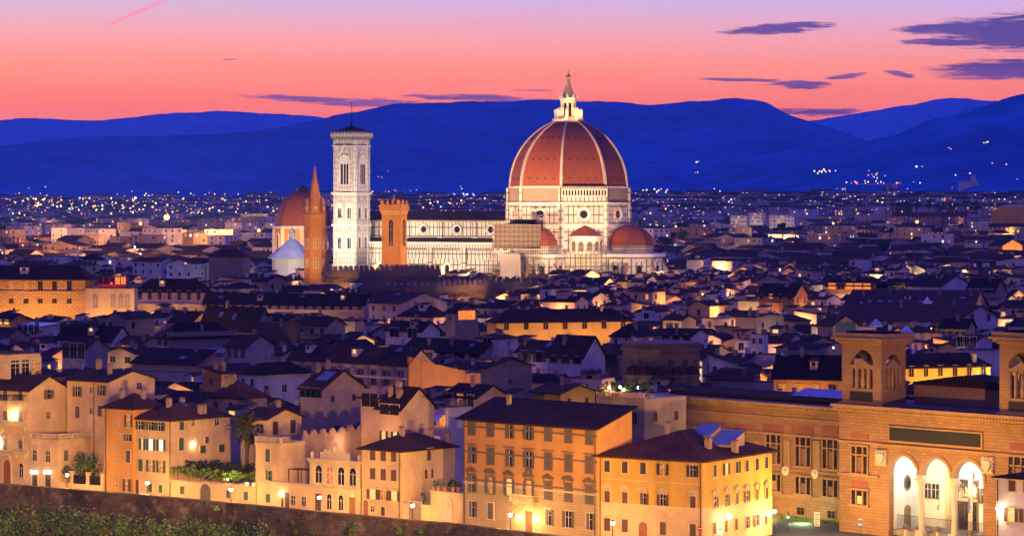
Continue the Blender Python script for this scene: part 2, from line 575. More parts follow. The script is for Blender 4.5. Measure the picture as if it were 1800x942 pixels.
# walls of a house in its own frame: near corner at the origin, x from -a to 0, y from 0 to b
def walls_mb(a, b, h, roof, rise, z0=-1.0, mi=0):
    m = MB()
    if roof == 'gx': tops = {'E': [(b / 2, h + rise)], 'W': [(b / 2, h + rise)]}
    elif roof == 'gy': tops = {'S': [(-a / 2, h + rise)], 'N': [(-a / 2, h + rise)]}
    else: tops = {}
    hF = hB = h; hl = hr = h
    zs = {(0, 0): h, (-1, 0): h, (0, 1): h, (-1, 1): h}
    if roof == 'sy': zs[(0, 1)] = zs[(-1, 1)] = h + rise       # rises away from the front
    if roof == 'sx': zs[(-1, 0)] = zs[(-1, 1)] = h + rise      # rises to the left
    if roof == 'sr': zs[(0, 0)] = zs[(0, 1)] = h + rise        # rises to the right
    z = lambda i, j: zs[(i, j)]
    S = [(-a, 0, z0), (0, 0, z0), (0, 0, z(0, 0))] + [(x, 0, t) for x, t in tops.get('S', [])] + [(-a, 0, z(-1, 0))]
    E_ = [(0, 0, z0), (0, b, z0), (0, b, z(0, 1))] + [(0, y, t) for y, t in tops.get('E', [])] + [(0, 0, z(0, 0))]
    Nn = [(0, b, z0), (-a, b, z0), (-a, b, z(-1, 1))] + [(x, b, t) for x, t in tops.get('N', [])] + [(0, b, z(0, 1))]
    W = [(-a, b, z0), (-a, 0, z0), (-a, 0, z(-1, 0))] + [(-a, y, t) for y, t in tops.get('W', [])] + [(-a, b, z(-1, 1))]
    for p in (S, E_, Nn, W): m.poly(p, mi)
    if roof == 'flat':
        m.poly([(-a, 0, h - .6), (0, 0, h - .6), (0, b, h - .6), (-a, b, h - .6)], mi)
    return m
def roof_mb(kind, a, b, h, rise, o=.6, t=.22, m=None):
    m = m or MB()
    if kind == 'gx':
        k = rise / (b / 2); e = h - k * o
        m.slab([(-a - o, -o, e), (o, -o, e), (o, b / 2, h + rise), (-a - o, b / 2, h + rise)], t)
        m.slab([(-a - o, b / 2, h + rise), (o, b / 2, h + rise), (o, b + o, e), (-a - o, b + o, e)], t)
    elif kind == 'gy':
        k = rise / (a / 2); e = h - k * o
        m.slab([(o, -o, e), (o, b + o, e), (-a / 2, b + o, h + rise), (-a / 2, -o, h + rise)], t)
        m.slab([(-a / 2, -o, h + rise), (-a / 2, b + o, h + rise), (-a - o, b + o, e), (-a - o, -o, e)], t)
    elif kind == 'hip':
        w = min(a, b) / 2; k = rise / w; e = h - k * o
        if a >= b: r0, r1 = (-a + w, b / 2), (-w, b / 2)
        else: r0, r1 = (-a / 2, w), (-a / 2, b - w)
        Z = h + rise
        A, B, C, D = (-a - o, -o, e), (o, -o, e), (o, b + o, e), (-a - o, b + o, e)
        R0, R1 = (*r0, Z), (*r1, Z)
        if a >= b:
            m.slab([A, B, R1, R0], t); m.slab([B, C, R1], t); m.slab([C, D, R0, R1], t); m.slab([D, A, R0], t)
        else:
            m.slab([A, B, R0], t); m.slab([B, C, R1, R0], t); m.slab([C, D, R1], t); m.slab([D, A, R0, R1], t)
    elif kind == 'sy':
        k = rise / b
        m.slab([(-a - o, -o, h - k * o), (o, -o, h - k * o), (o, b + o * .4, h + rise + k * o * .4), (-a - o, b + o * .4, h + rise + k * o * .4)], t)
    elif kind == 'sx':
        k = rise / a
        m.slab([(o, -o, h - k * o), (o, b + o, h - k * o), (-a - o * .4, b + o, h + rise + k * o * .4), (-a - o * .4, -o, h + rise + k * o * .4)], t)
    elif kind == 'sr':
        k = rise / a
        m.slab([(-a - o, b + o, h - k * o), (-a - o, -o, h - k * o), (o * .4, -o, h + rise + k * o * .4), (o * .4, b + o, h + rise + k * o * .4)], t)
    elif kind == 'flat':
        q = .25
        m.box(-a - .1, .1, -.1, q, h - .003, h + .12); m.box(-a - .1, .1, b - q, b + .1, h - .003, h + .12)
        m.box(-a - .1, -a + q, q + .003, b - q - .003, h - .003, h + .12); m.box(-q, .1, q + .003, b - q - .003, h - .003, h + .12)
    return m
def roof_z(kind, a, b, h, rise, x, y):
    if kind == 'gx': return h + rise * (1 - abs(y - b / 2) / (b / 2))
    if kind == 'gy': return h + rise * (1 - abs(x + a / 2) / (a / 2))
    if kind == 'hip':
        w = min(a, b) / 2
        return h + rise * min(1, min(-x, x + a, y, b - y) / w)
    if kind == 'sy': return h + rise * y / b
    if kind == 'sx': return h + rise * (-x) / a
    if kind == 'sr': return h + rise * (x + a) / a
    return h - .6

# ------------------------------------------------------------------ windows (shared meshes, outward is -y, origin at the sill's middle)
WC = {}
def wmesh(key, fn, mats):
    if key not in WC:
        m = MB(); fn(m)
        WC[key] = m.mesh(key[0], mats)
    return WC[key]
def arch_pts(w, h, n=8):
    r = w / 2
    return [(-r, 0), (r, 0), (r, h - r)] + [(r * cos(pi * i / n), h - r + r * sin(pi * i / n)) for i in range(1, n)] + [(-r, h - r)]
def window(parent, loc, rz, w, h, style='plain', frame=None, pane=None, shut=None, simple=False, name='window', label=None, ft=.14):
    frame = frame or S_PALE; pane = pane or G_DARK
    arched = 'arch' in style
    lit = pane.name.startswith('lit')
    if simple:
        def f(m):
            m.box(-w / 2, w / 2, -.05, .0, 0, h, 1)
            if 'closed' in style:
                m.box(-w / 2, w / 2, -.12, -.051, 0, h, 2)
            else:
                m.box(-w / 2 - .12, w / 2 + .12, -.14, .0, -.14, -.003, 0)
                m.box(-w / 2 - .12, w / 2 + .12, -.14, .0, h + .003, h + .14, 0)
            if 'shut' in style:
                m.box(-w - .02, -w / 2, -.12, 0, 0, h, 2); m.box(w / 2, w + .02, -.12, 0, 0, h, 2)
            elif 'closed' not in style:
                m.box(-w / 2 - .12, -w / 2, -.14, 0, 0, h, 0); m.box(w / 2, w / 2 + .12, -.14, 0, 0, h, 0)
                m.box(-.03, .03, -.09, -.051, 0, h, 0)
        me = wmesh((name, 's', round(w, 2), round(h, 2), style, frame.name, pane.name, shut.name if shut else ''), f, [frame, pane, shut or SH_BROWN])
        return put(name, me, parent, loc, rz, label or ('lit window' if lit else None))
    def f(m):
        t = ft
        if arched:
            p = arch_pts(w, h); q = arch_pts(w + 2 * t, h + t)
            n = len(p)
            for i in range(1, n):
                j = (i + 1) % n
                m.extr([p[i], q[i], q[j], p[j]], 'y', -.16, 0)
        else:
            m.box(-w / 2 - t, -w / 2, -.16, 0, 0, h); m.box(w / 2, w / 2 + t, -.16, 0, 0, h)
            m.box(-w / 2 - t, w / 2 + t, -.16, 0, h, h + t)
        m.box(-w / 2 - t - .05, w / 2 + t + .05, -.24, 0, -.14, -.002)
        if 'hood' in style:
            m.box(-w / 2 - t - .25, w / 2 + t + .25, -.45, 0, h + t + .18, h + t + .36)
        if 'ped' in style or 'seg' in style:
            W = w / 2 + t + .28; z = h + t + .3
            m.box(-W, W, -.42, 0, z, z + .14)
            if 'ped' in style:
                m.extr([(-W, z + .15), (W, z + .15), (0, z + .15 + W * .5)], 'y', -.2, 0)
                for s in (-1, 1):
                    m.extr([(s * W, z + .142), (s * W, z + .3), (0, z + .3 + W * .5), (0, z + .142 + W * .5)][::s], 'y', -.45, -.201)
            else:
                pts = [(W * cos(pi - pi * i / 8), z + .15 + W * .48 * sin(pi * i / 8)) for i in range(9)]
                m.extr(pts[::-1], 'y', -.2, 0)
                for i in range(8):
                    (x0, z0), (x1, z1) = pts[i], pts[i + 1]
                    m.extr([(x0, z0), (x1, z1), (x1, z1 + .16), (x0, z0 + .16)][::-1], 'y', -.45, -.201)
            m.box(-w / 2 - t - .02, -w / 2 - t + .14, -.34, -.162, h - .1, z - .002); m.box(w / 2 + t - .14, w / 2 + t + .02, -.34, -.162, h - .1, z - .002)
    key = (name, 'f', round(w, 2), round(h, 2), style.replace('closed', '').replace('shut', ''), frame.name, ft)
    wo = put(name, wmesh(key, f, [frame]), parent, loc, rz, label or ('lit window' if lit else None))
    def fp(m):
        if arched: m.extr(arch_pts(w, h), 'y', -.05, .0, 0)
        else: m.box(-w / 2, w / 2, -.05, 0, 0, h, 0)
        m.box(-.035, .035, -.09, -.051, 0, h - (w / 2 if arched else 0), 1)
        m.box(-w / 2, w / 2, -.09, -.052, h * .62, h * .62 + .05, 1)
    pan = put('pane', wmesh(('pane', round(w, 2), round(h, 2), arched, pane.name), fp, [pane, WHITE if frame is not S_SANDP else SH_BROWN]), wo)
    if shut:
        hh = h - (w / 2 if arched else 0)
        def fs(m):
            m.box(0, w / 2 - .02, -.05, 0, .02, hh)
            for k in range(int(hh / .28)):
                m.box(.06, w / 2 - .08, -.075, -.051, .12 + k * .28, .24 + k * .28)
        sm = wmesh(('shutter', round(w, 2), round(h, 2), arched, shut.name), fs, [shut])
        if 'closed' in style:
            put('shutter', sm, wo, (-w / 2 + .01, -.10, 0)); put('shutter', sm, wo, (.01, -.10, 0))
        elif 'half' in style:
            put('shutter', sm, wo, (-w / 2 + .01, -.10, 0)); put('shutter', sm, wo, (w / 2 + .05, -.17, 0))
        else:
            put('shutter', sm, wo, (-w - .03, -.17, 0)); put('shutter', sm, wo, (w / 2 + .05, -.17, 0))
    return wo
def door(parent, loc, rz, w, h, arched=True, m_=None, frame=None, label=None, lit=False):
    frame = frame or S_PALE
    def f(m):
        t = .3
        if arched:
            p = arch_pts(w, h); q = arch_pts(w + 2 * t, h + t); n = len(p)
            for i in range(1, n):
                j = (i + 1) % n
                m.extr([p[i], q[i], q[j], p[j]], 'y', -.2, 0, 1)
            m.extr(arch_pts(w, h), 'y', -.07, 0, 0)
        else:
            m.box(-w / 2 - .16, -w / 2, -.16, 0, 0, h, 1); m.box(w / 2, w / 2 + .16, -.16, 0, 0, h, 1)
            m.box(-w / 2 - .16, w / 2 + .16, -.16, 0, h, h + .16, 1)
            m.box(-w / 2, w / 2, -.07, 0, 0, h, 0)
        hd = h - (w / 2 if arched else 0)
        for s in (-1, 1):
            for k in range(3):
                m.box(s * w * .25 - w * .17, s * w * .25 + w * .17, -.11, -.071, .15 + k * hd / 3.1, hd / 3.1 - .1 + k * hd / 3.1, 0)
        if lit:
            m.extr([(x * .85, z) for x, z in arch_pts(w, h)[2:]][::1] if False else [(w * .42 * cos(pi * i / 8), h - w / 2 + .05 + w * .42 * sin(pi * i / 8)) for i in range(9)], 'y', -.10, -.071, 2)
    return put('door', wmesh(('door', w, h, arched, (m_ or WOOD).name, frame.name, lit), f, [m_ or WOOD, frame, L_WARM]), parent, loc, rz, label)

def chimney(parent, x, y, z, hgt=1.4, w=.7, m_=None, cap=True):
    def f(m):
        m.box(-w / 2, w / 2, -w / 2, w / 2, -.8, hgt, 0)
        m.box(-w / 2 - .1, w / 2 + .1, -w / 2 - .1, w / 2 + .1, hgt, hgt + .12, 0)
        for sx in (-1, 1):
            m.box(sx * w * .38 - .06, sx * w * .38 + .06, -w * .4, w * .4, hgt + .121, hgt + .4, 0)
        m.poly([(-w / 2 - .12, -w / 2 - .12, hgt + .4), (w / 2 + .12, -w / 2 - .12, hgt + .4), (w / 2 + .12, 0, hgt + .66), (-w / 2 - .12, 0, hgt + .66)], 1)
        m.poly([(-w / 2 - .12, 0, hgt + .66), (w / 2 + .12, 0, hgt + .66), (w / 2 + .12, w / 2 + .12, hgt + .4), (-w / 2 - .12, w / 2 + .12, hgt + .4)], 1)
    mm = m_ or P_TAN
    return put('chimney', wmesh(('chimney', round(hgt, 1), round(w, 1), mm.name), f, [mm, TERRA]), parent, (x, y, z))
def skylight(parent, kind, a, b, h, rise, x, y, w, l):
    # a pane lying 12 cm above the roof slope
    m = MB()
    pts = [(x - w / 2, y - l / 2), (x + w / 2, y - l / 2), (x + w / 2, y + l / 2), (x - w / 2, y + l / 2)]
    m.slab([(px_, py_, roof_z(kind, a, b, h, rise, px_, py_) + .3) for px_, py_ in pts], .08)
    return m.build('skylight', G_BLUE, parent)
# ------------------------------------------------------------------ ground, embankment line, street, river
PARL = [(-120, 840), (0, 850), (180, 865), (240, 869), (440, 887.5), (700, 912.5), (815, 922.6), (960, 940), (1100, 957)]
def ptz(px, py, z):
    Y = (H - z) * F / (py - HY)
    return (XZ(px, Y), Y)
PAR = [ptz(px, py, 1.0) for px, py in PARL]
def ext(p, q, d):
    l = sqrt((p[0] - q[0]) ** 2 + (p[1] - q[1]) ** 2)
    return (p[0] + (p[0] - q[0]) / l * d, p[1] + (p[1] - q[1]) / l * d)
PAR = [ext(PAR[0], PAR[1], 900)] + PAR + [ext(PAR[-1], PAR[-2], 300)]
def offset(line, d):
    out = []
    for i, p in enumerate(line):
        a = line[max(i - 1, 0)]; b = line[min(i + 1, len(line) - 1)]
        l = sqrt((b[0] - a[0]) ** 2 + (b[1] - a[1]) ** 2)
        out.append((p[0] - (b[1] - a[1]) / l * d, p[1] + (b[0] - a[0]) / l * d))
    return out
FLN = offset(PAR, 7.2)          # the line of the waterfront house fronts
def YF(px, line=None):
    k = (px - 900) / F
    line = line or FLN
    for p, q in zip(line, line[1:]):
        d = (q[0] - p[0]) - k * (q[1] - p[1])
        t = (k * p[1] - p[0]) / d
        if -1e-6 <= t <= 1 + 1e-6:
            return p[1] + t * (q[1] - p[1])
    return 480
def YP(px): return YF(px, PAR)

earth = plain('city_ground', (.045, .04, .038), .9, 0, .3, .02)
m = MB()
far = [(-45000 + 90000 * i / (len(PAR) - 1), 70000) for i in range(len(PAR))]
for i in range(len(PAR) - 1):
    m.poly([(*PAR[i], 0), (*PAR[i + 1], 0), (*far[i + 1], 0), (*far[i], 0)])
tag(m.build('ground', earth), kind='structure')
m = MB()
ed = offset(PAR, 5.2)
for i in range(len(PAR) - 1):
    m.poly([(*PAR[i], .004), (*PAR[i + 1], .004), (*ed[i + 1], .004), (*ed[i], .004)])
tag(m.build('road', ASPH), kind='structure')
m = MB()
e2 = offset(PAR, 7.6)
for i in range(len(PAR) - 1):
    a, b, c, d = ed[i], ed[i + 1], e2[i + 1], e2[i]
    m.prism([a, b, c, d], 0.0, .13)
tag(m.build('pavement', PAVE), kind='structure')
EMB = plaster('embankment_stone', (.15, .115, .08), .78)
t_ = EMB.node_tree; b_ = t_.nodes['Principled BSDF']
prev = b_.inputs['Base Color'].links[0].from_socket
blk = nn(t_, 'ShaderNodeTexBrick'); cc_ = nn(t_, 'ShaderNodeTexCoord'); t_.links.new(cc_.outputs['UV'], blk.inputs['Vector'])
for k_, v_ in (('Scale', 1), ('Brick Width', 1.3), ('Row Height', .55), ('Mortar Size', .05)): blk.inputs[k_].default_value = v_
blk.inputs['Color1'].default_value = (1, 1, 1, 1); blk.inputs['Color2'].default_value = (.62, .58, .55, 1); blk.inputs['Mortar'].default_value = (.5, .45, .42, 1)
o_ = mixn(t_, 1.0, prev, blk.outputs[0], 'MULTIPLY')
pt_ = stretchfac(t_, noise(t_, .45, 5, .7), .52, .66)
o_ = mixn(t_, mulk(t_, pt_, .6), o_, (.30, .21, .13))  # paler blotches stand in for patches of lamplight on the wall
t_.links.new(o_, b_.inputs['Base Color'])
m = MB()
in_, out_ = offset(PAR, .5), offset(PAR, -.9)
for i in range(len(PAR) - 1):
    a, b = PAR[i], PAR[i + 1]
    m.poly([(*out_[i], -9), (*out_[i + 1], -9), (*b, 1.0), (*a, 1.0)])
    m.poly([(*a, 1.0), (*b, 1.0), (*in_[i + 1], 1.0), (*in_[i], 1.0)])
    m.poly([(*in_[i], 1.0), (*in_[i + 1], 1.0), (*in_[i + 1], -.5), (*in_[i], -.5)])
w = m.build('embankment_wall', EMB)
tag(w, 'long sloping stone river embankment wall below the lamp-lit street', 'wall')
m = MB()
c0, c1 = offset(PAR, -.22), offset(PAR, .62)
for i in range(len(PAR) - 1):
    m.prism([c0[i], c0[i + 1], c1[i + 1], c1[i]], 1.003, 1.16)
m.build('coping', S_STONE, w)
m = MB()
bk = [offset(PAR, d) for d in (0.4, -6, -14, -24, -34)]
bz = [-4.3, -4.9, -5.8, -7.2, -9.2]
for j in range(4):
    for i in range(len(PAR) - 1):
        m.poly([(*bk[j + 1][i], bz[j + 1]), (*bk[j + 1][i + 1], bz[j + 1]), (*bk[j][i + 1], bz[j]), (*bk[j][i], bz[j])])
tag(m.build('riverbank', plain('bank_soil', (.07, .055, .03), .9, 0, .4, .6)), kind='structure')
m = MB()
m.poly([(-3000, -1500, -8.4), (3000, -1500, -8.4), (3000, 620, -8.4), (-3000, 1300, -8.4)])
wt, t_, b_ = mat('river_water')
b_.inputs['Base Color'].default_value = (.01, .014, .02, 1)
b_.inputs['Roughness'].default_value = .08
bumpn(t_, b_, noise(t_, .5, 3, .6), .3, .1)
tag(m.build('river', wt), kind='structure')

# leaves
def leaf_blob(m, c, r, n, s, mi=(0, 1), flat=.8, shell=.55):
    for _ in range(n):
        while True:
            p = Vector((ru(-1, 1), ru(-1, 1), ru(-1, 1)))
            if shell < p.length < 1: break
        q = Vector((c[0] + p.x * r[0], c[1] + p.y * r[1], c[2] + p.z * r[2]))
        n_ = (p + Vector((ru(-1, 1), ru(-1, 1), ru(-.6, 1.2))) * .8).normalized()
        a = n_.orthogonal().normalized()
        a.rotate(Matrix.Rotation(ru(0, 6.28), 3, n_))
        b = n_.cross(a)
        k = s * ru(.6, 1.3)
        m.poly([q - a * k * .5, q - b * k * .32, q + a * k * .5, q + b * k * .32], random.choice(mi))
def foliage(m, c, R, n_cl, n_leaf, s, mi=(0, 1), sq=.75):
    for k in range(n_cl):
        p = Vector((ru(-1, 1), ru(-1, 1), ru(-1, 1)))
        p = p.normalized() * ru(.35, .8)
        rr = ru(.28, .5)
        leaf_blob(m, (c[0] + p.x * R[0], c[1] + p.y * R[1], c[2] + p.z * R[2]), (R[0] * rr, R[1] * rr, R[2] * rr * sq), n_leaf, s, mi)
# shrubs along the bank: one mass nobody could count
m = MB()
for px in range(-30, 478, 7):
    for j, (dd, zz) in enumerate(((-1.8, -4.3), (-4.5, -4.7), (-8, -5.2), (-11.5, -5.6), (-15, -6.1))):
        q = offset(PAR, dd + ru(-1.2, 1.2))
        p_ = px + ru(-8, 8)
        Y = YF(p_, q)
        hgt = random.choice((.7, 1.0, 1.6, 2.5, 3.0)) * (1.0 if j else .5)
        mi = random.choice([(0, 1), (0, 0, 0, 1), (0, 0, 1), (1, 1, 0), (2, 1), (2, 2, 0), (3, 0)])
        wd = ru(.8, 2.4)
        leaf_blob(m, (XZ(p_, Y), Y, zz + hgt * .4), (wd, wd * .8, hgt), 80, .5, mi, shell=.3)
tag(m.build('riverbank_shrubs', [LEAF, LEAF_L, GRASSY, LEAF_D]), kind='stuff')
m = MB()
q = [offset(PAR, d) for d in (-1.2, -18)]
for _ in range(9000):
    px = ru(-60, 520); t = rnd()
    Y0, Y1 = YF(px, q[0]), YF(px, q[1])
    Y = Y0 + (Y1 - Y0) * t
    X = XZ(px, Y); z = -4.35 - 2.3 * t
    hh = ru(.5, 1.2); a = ru(0, 6.28); w_ = .10
    lx, ly = ru(-.4, .4), ru(-.4, .4)
    m.poly([(X - w_ * cos(a), Y - w_ * sin(a), z), (X + w_ * cos(a), Y + w_ * sin(a), z), (X + lx, Y + ly, z + hh)], random.choice((0, 1, 1)))
tag(m.build('riverbank_grass', [LEAF_L, GRASSY]), kind='stuff')
# single plants growing out of the embankment wall
def wallplant(px, py, w_, h_, mi, label):
    Y = YP(px) - .9
    z = zof(py, Y)
    e = empty('wall_plant', (XZ(px, Y), Y, z), 0, label, 'plant', 'plants growing out of the embankment wall')
    k = Y / F
    m = MB(); foliage(m, (0, -.2, 0), (w_ * k / 2, .5, h_ * k / 2), 8, 34, .32, mi)
    m.build('foliage', [LEAF_D, LEAF_L, LEAF], e)
    m = MB(); m.tube((0, .6, -h_ * k * .3), (0, -.1, h_ * k * .2), .05)
    m.build('stem', BARK, e)
wallplant(381, 893, 15, 9, (1,), 'pale flowering plant at the top of the embankment wall')
wallplant(361, 912, 9, 22, (0, 2), 'dark narrow bush hanging on the wall left of the pale flowering plant')
wallplant(384, 915, 8, 18, (0, 2), 'dark slim bush hanging below the pale flowering plant')
wallplant(256, 912, 10, 8, (0,), 'small dark tuft at the foot of the embankment wall on the left')
wallplant(454, 917, 11, 16, (0, 1), 'small leafy tuft on the wall below the green-shuttered corner house')
wallplant(492, 914, 7, 10, (0, 2), 'tiny dark tuft on the wall right of the small leafy tuft')
wallplant(518, 925, 26, 34, (0, 1, 2), 'broad leafy bush on the wall left of the ornate arched house')
wallplant(548, 938, 12, 12, (0, 1), 'low tuft at the picture edge below the ornate arched house')
wallplant(619, 925, 18, 36, (1, 2), 'tall bright green bush on the wall under the red door')
wallplant(609, 933, 12, 22, (0, 2), 'dark bush touching the tall bright green bush')
wallplant(704, 932, 16, 18, (1, 0), 'yellowish bush on the wall below the stone gate lamp')
wallplant(737, 936, 20, 16, (1, 2), 'spreading yellow green tuft on the wall below the terrace house')

# ------------------------------------------------------------------ hills
def hazed_hill(name, c1, c2):  # hill surface with the blue of the haze put into its colour
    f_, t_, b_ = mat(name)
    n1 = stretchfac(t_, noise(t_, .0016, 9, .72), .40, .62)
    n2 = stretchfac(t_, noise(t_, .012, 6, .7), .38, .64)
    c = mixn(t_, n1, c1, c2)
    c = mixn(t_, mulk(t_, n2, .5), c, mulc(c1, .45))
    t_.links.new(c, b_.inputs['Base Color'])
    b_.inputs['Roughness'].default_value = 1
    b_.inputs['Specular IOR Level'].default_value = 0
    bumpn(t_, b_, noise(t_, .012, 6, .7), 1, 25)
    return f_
hazed_forest = hazed_hill('hazed_forest', (.008, .13, .40), (.02, .24, .64))
hazed_far_hill = hazed_hill('far_hill_haze', (.06, .33, .76), (.10, .42, .88))  # far ridges paler: distance haze put into the colour
HL = {}
def hill(key, pts, Y, front, back, amp):
    xs = [p[0] for p in pts]
    px0, px1, step = xs[0], xs[-1], 7
    cols = []
    px = px0
    hr = random.Random(len(key) * 77 + int(Y))
    ph = [hr.uniform(0, 6.28) for _ in range(8)]
    def crest(px):
        for (a, b), (c, d) in zip(pts, pts[1:]):
            if a <= px <= c:
                t = (px - a) / (c - a); t = t * t * (3 - 2 * t) * .5 + t * .5
                py = b + (d - b) * t
                break
        else: py = pts[-1][1]
        py += amp * sum(sin(px * f + p) / w for f, p, w in ((.05, ph[0], 1), (.11, ph[1], 2), (.23, ph[2], 3.5), (.51, ph[3], 5), (1.1, ph[4], 7)))
        return H + (HY - py) / F * Y
    rows = 14
    def hz(px, t):           # t: 0 foot .. 1 crest
        c = crest(px)
        g = t ** 1.25 * (1 - .12 * sin(t * 9 + px * .02 + ph[5]) * (1 - t)) + .05 * sin(px * .045 + t * 7 + ph[6]) * t * (1 - t) * 3
        return max(-2, c * min(1, max(0, g)))
    m = MB()
    verts = []
    while px <= px1 + .1:
        X = XZ(px, Y)
        col = []
        for r in range(rows + 1):
            t = r / rows
            y = Y - front * (1 - t)
            col.append((X * (y / Y) ** .5, y, hz(px, t) - (3 if r == 0 else 0)))
        for r in range(1, 4):
            col.append((X, Y + back * r / 3, crest(px) * (1 - (r / 3) ** 1.5) - (3 if r == 3 else 0)))
        cols.append(col)
        px += step
    nr = len(cols[0])
    for c in cols: m.v += c
    for i in range(len(cols) - 1):
        for j in range(nr - 1):
            m.f.append((i * nr + j, (i + 1) * nr + j, (i + 1) * nr + j + 1, i * nr + j + 1)); m.m.append(0)
    o = m.build('hills', hazed_far_hill if key.startswith('far') else hazed_forest)
    for p in o.data.polygons: p.use_smooth = True
    tag(o, kind='structure')
    HL[key] = (px0, px1, Y, front, hz)
def groundpt(px, py):
    best = Vector((XZ(px, H * F / (py - HY)), H * F / (py - HY), 0)) if py > HY + 2 else None
    for key in HL:
        if HL[key][0] <= px <= HL[key][1] and not key.startswith('far'):
            p = onhill(key, px, py)
            if p and (best is None or p.y < best.y): best = p
    return best
def onhill(key, px, py):
    px0, px1, Y, front, hz = HL[key]
    for i in range(200):
        t = i / 200
        y = Y - front * (1 - t)
        X = XZ(px, y)
        pxe = 900 + F * (X / (y / Y) ** .5) / Y
        if zof(py, y) <= hz(pxe, t) + .5:
            return Vector((X, y, zof(py, y)))
    return None
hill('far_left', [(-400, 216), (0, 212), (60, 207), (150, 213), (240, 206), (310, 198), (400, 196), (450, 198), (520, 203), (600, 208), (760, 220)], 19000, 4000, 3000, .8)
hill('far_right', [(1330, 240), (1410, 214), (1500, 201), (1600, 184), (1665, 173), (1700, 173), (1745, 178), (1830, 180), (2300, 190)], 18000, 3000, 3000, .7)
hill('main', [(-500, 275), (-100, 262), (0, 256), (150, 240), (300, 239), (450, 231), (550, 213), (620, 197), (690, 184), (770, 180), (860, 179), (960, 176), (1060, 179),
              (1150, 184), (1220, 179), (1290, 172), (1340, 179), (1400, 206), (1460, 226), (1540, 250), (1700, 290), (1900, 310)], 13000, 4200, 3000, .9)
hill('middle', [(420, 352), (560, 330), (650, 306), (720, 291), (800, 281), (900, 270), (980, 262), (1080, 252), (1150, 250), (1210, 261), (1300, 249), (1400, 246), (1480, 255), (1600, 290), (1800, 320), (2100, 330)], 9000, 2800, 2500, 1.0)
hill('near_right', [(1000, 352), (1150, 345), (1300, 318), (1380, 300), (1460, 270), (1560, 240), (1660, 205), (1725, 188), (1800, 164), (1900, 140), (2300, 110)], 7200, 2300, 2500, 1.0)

# ------------------------------------------------------------------ the evening air
air = bpy.data.materials.new('haze')
air.use_nodes = True
t_ = air.node_tree
t_.nodes.clear()
pv = t_.nodes.new('ShaderNodeVolumePrincipled')
pv.inputs['Color'].default_value = (.20, .52, 1, 1)
pv.inputs['Density'].default_value = 3.5e-5
pv.inputs['Anisotropy'].default_value = 0
ov = t_.nodes.new('ShaderNodeOutputMaterial')
t_.links.new(pv.outputs[0], ov.inputs['Volume'])
m = MB(); m.box(-9000, 9000, -900, 22500, -10.2, 700)
hz_o = m.build('haze', air)
tag(hz_o, kind='stuff')

# ------------------------------------------------------------------ the cathedral
DY = 1480.0
DX = XZ(999, DY)
DTH = RAD(30.5)
cath = empty('cathedral', (DX, DY, 0), -DTH, 'floodlit marble cathedral with a huge red tiled dome', 'cathedral')
R0, RD = 29.3, 30.4
AP = RD * cos(RAD(22.5))
OCT = RAD(22.5)
m = MB(); m.lathe([(34.5, 0), (34.5, 27.5), (31, 29.5)], 8, ph=OCT)
m.build('lower_wall', M_PANEL, cath)
m = MB(); m.lathe([(RD, 27), (RD, 51.2)], 8, ph=OCT)
drum = m.build('drum', M_PANEL, cath)
m = MB()
for z0, z1, e in ((39.6, 41.0, .9), (41.001, 41.8, 1.3), (51.2, 51.9, .9), (51.901, 52.4, 1.4)):
    m.lathe([(RD - .5, z0), (RD + e, z0), (RD + e, z1), (RD - .5, z1)], 8, ph=OCT)
m.build('cornice', M_PLAIN, drum)
m = MB(); m.lathe([(RD - .6, 52.4), (RD - .6, 59.6)], 8, ph=OCT)
m.build('unfinished_band', ROUGH_BR, cath)
for k in range(8):
    m = MB()
    a = OCT + k * pi / 4
    m.lathe([(1.5, 27), (1.5, 51.2), (1.3, 51.2), (1.3, 59.6)], 4, (RD - .2) * cos(a), (RD - .2) * sin(a), ph=a)
    m.build('corner_pier', M_TALL, cath)
def facet(deg, ap=AP):
    return Matrix.Rotation(RAD(deg + 90), 4, 'Z') @ Matrix.Translation((0, -ap, 0))
def disc(m, T, z, r, mi=0, y=-.1, n=24, x=0):
    m.T = T
    m.poly([(x + r * cos(2 * pi * i / n), y, z + r * sin(2 * pi * i / n)) for i in range(n)], mi)
    m.T = None
def ring(m, T, z, r0, r1, y0, y1, mi=0, n=24, x=0):
    m.T = T
    for i in range(n):
        a, b = 2 * pi * i / n, 2 * pi * (i + 1) / n
        p = lambda r, t, y: (x + r * cos(t), y, z + r * sin(t))
        m.poly([p(r0, a, y0), p(r1, a, y1), p(r1, b, y1), p(r0, b, y0)], mi)
        m.poly([p(r1, a, y1), p(r1, a, 0), p(r1, b, 0), p(r1, b, y1)], mi)
    m.T = None
for k in range(8):
    T = facet(k * 45)
    m = MB()
    ring(m, T, 46.5, 2.0, 3.4, -.15, -.9)
    ring(m, T, 46.5, 3.4, 4.1, -.9, -.6, 1)
    disc(m, T, 46.5, 2.05, 2, -.12)
    m.build('round_window', [M_PLAIN, M_STRIPE, G_DARK], drum)
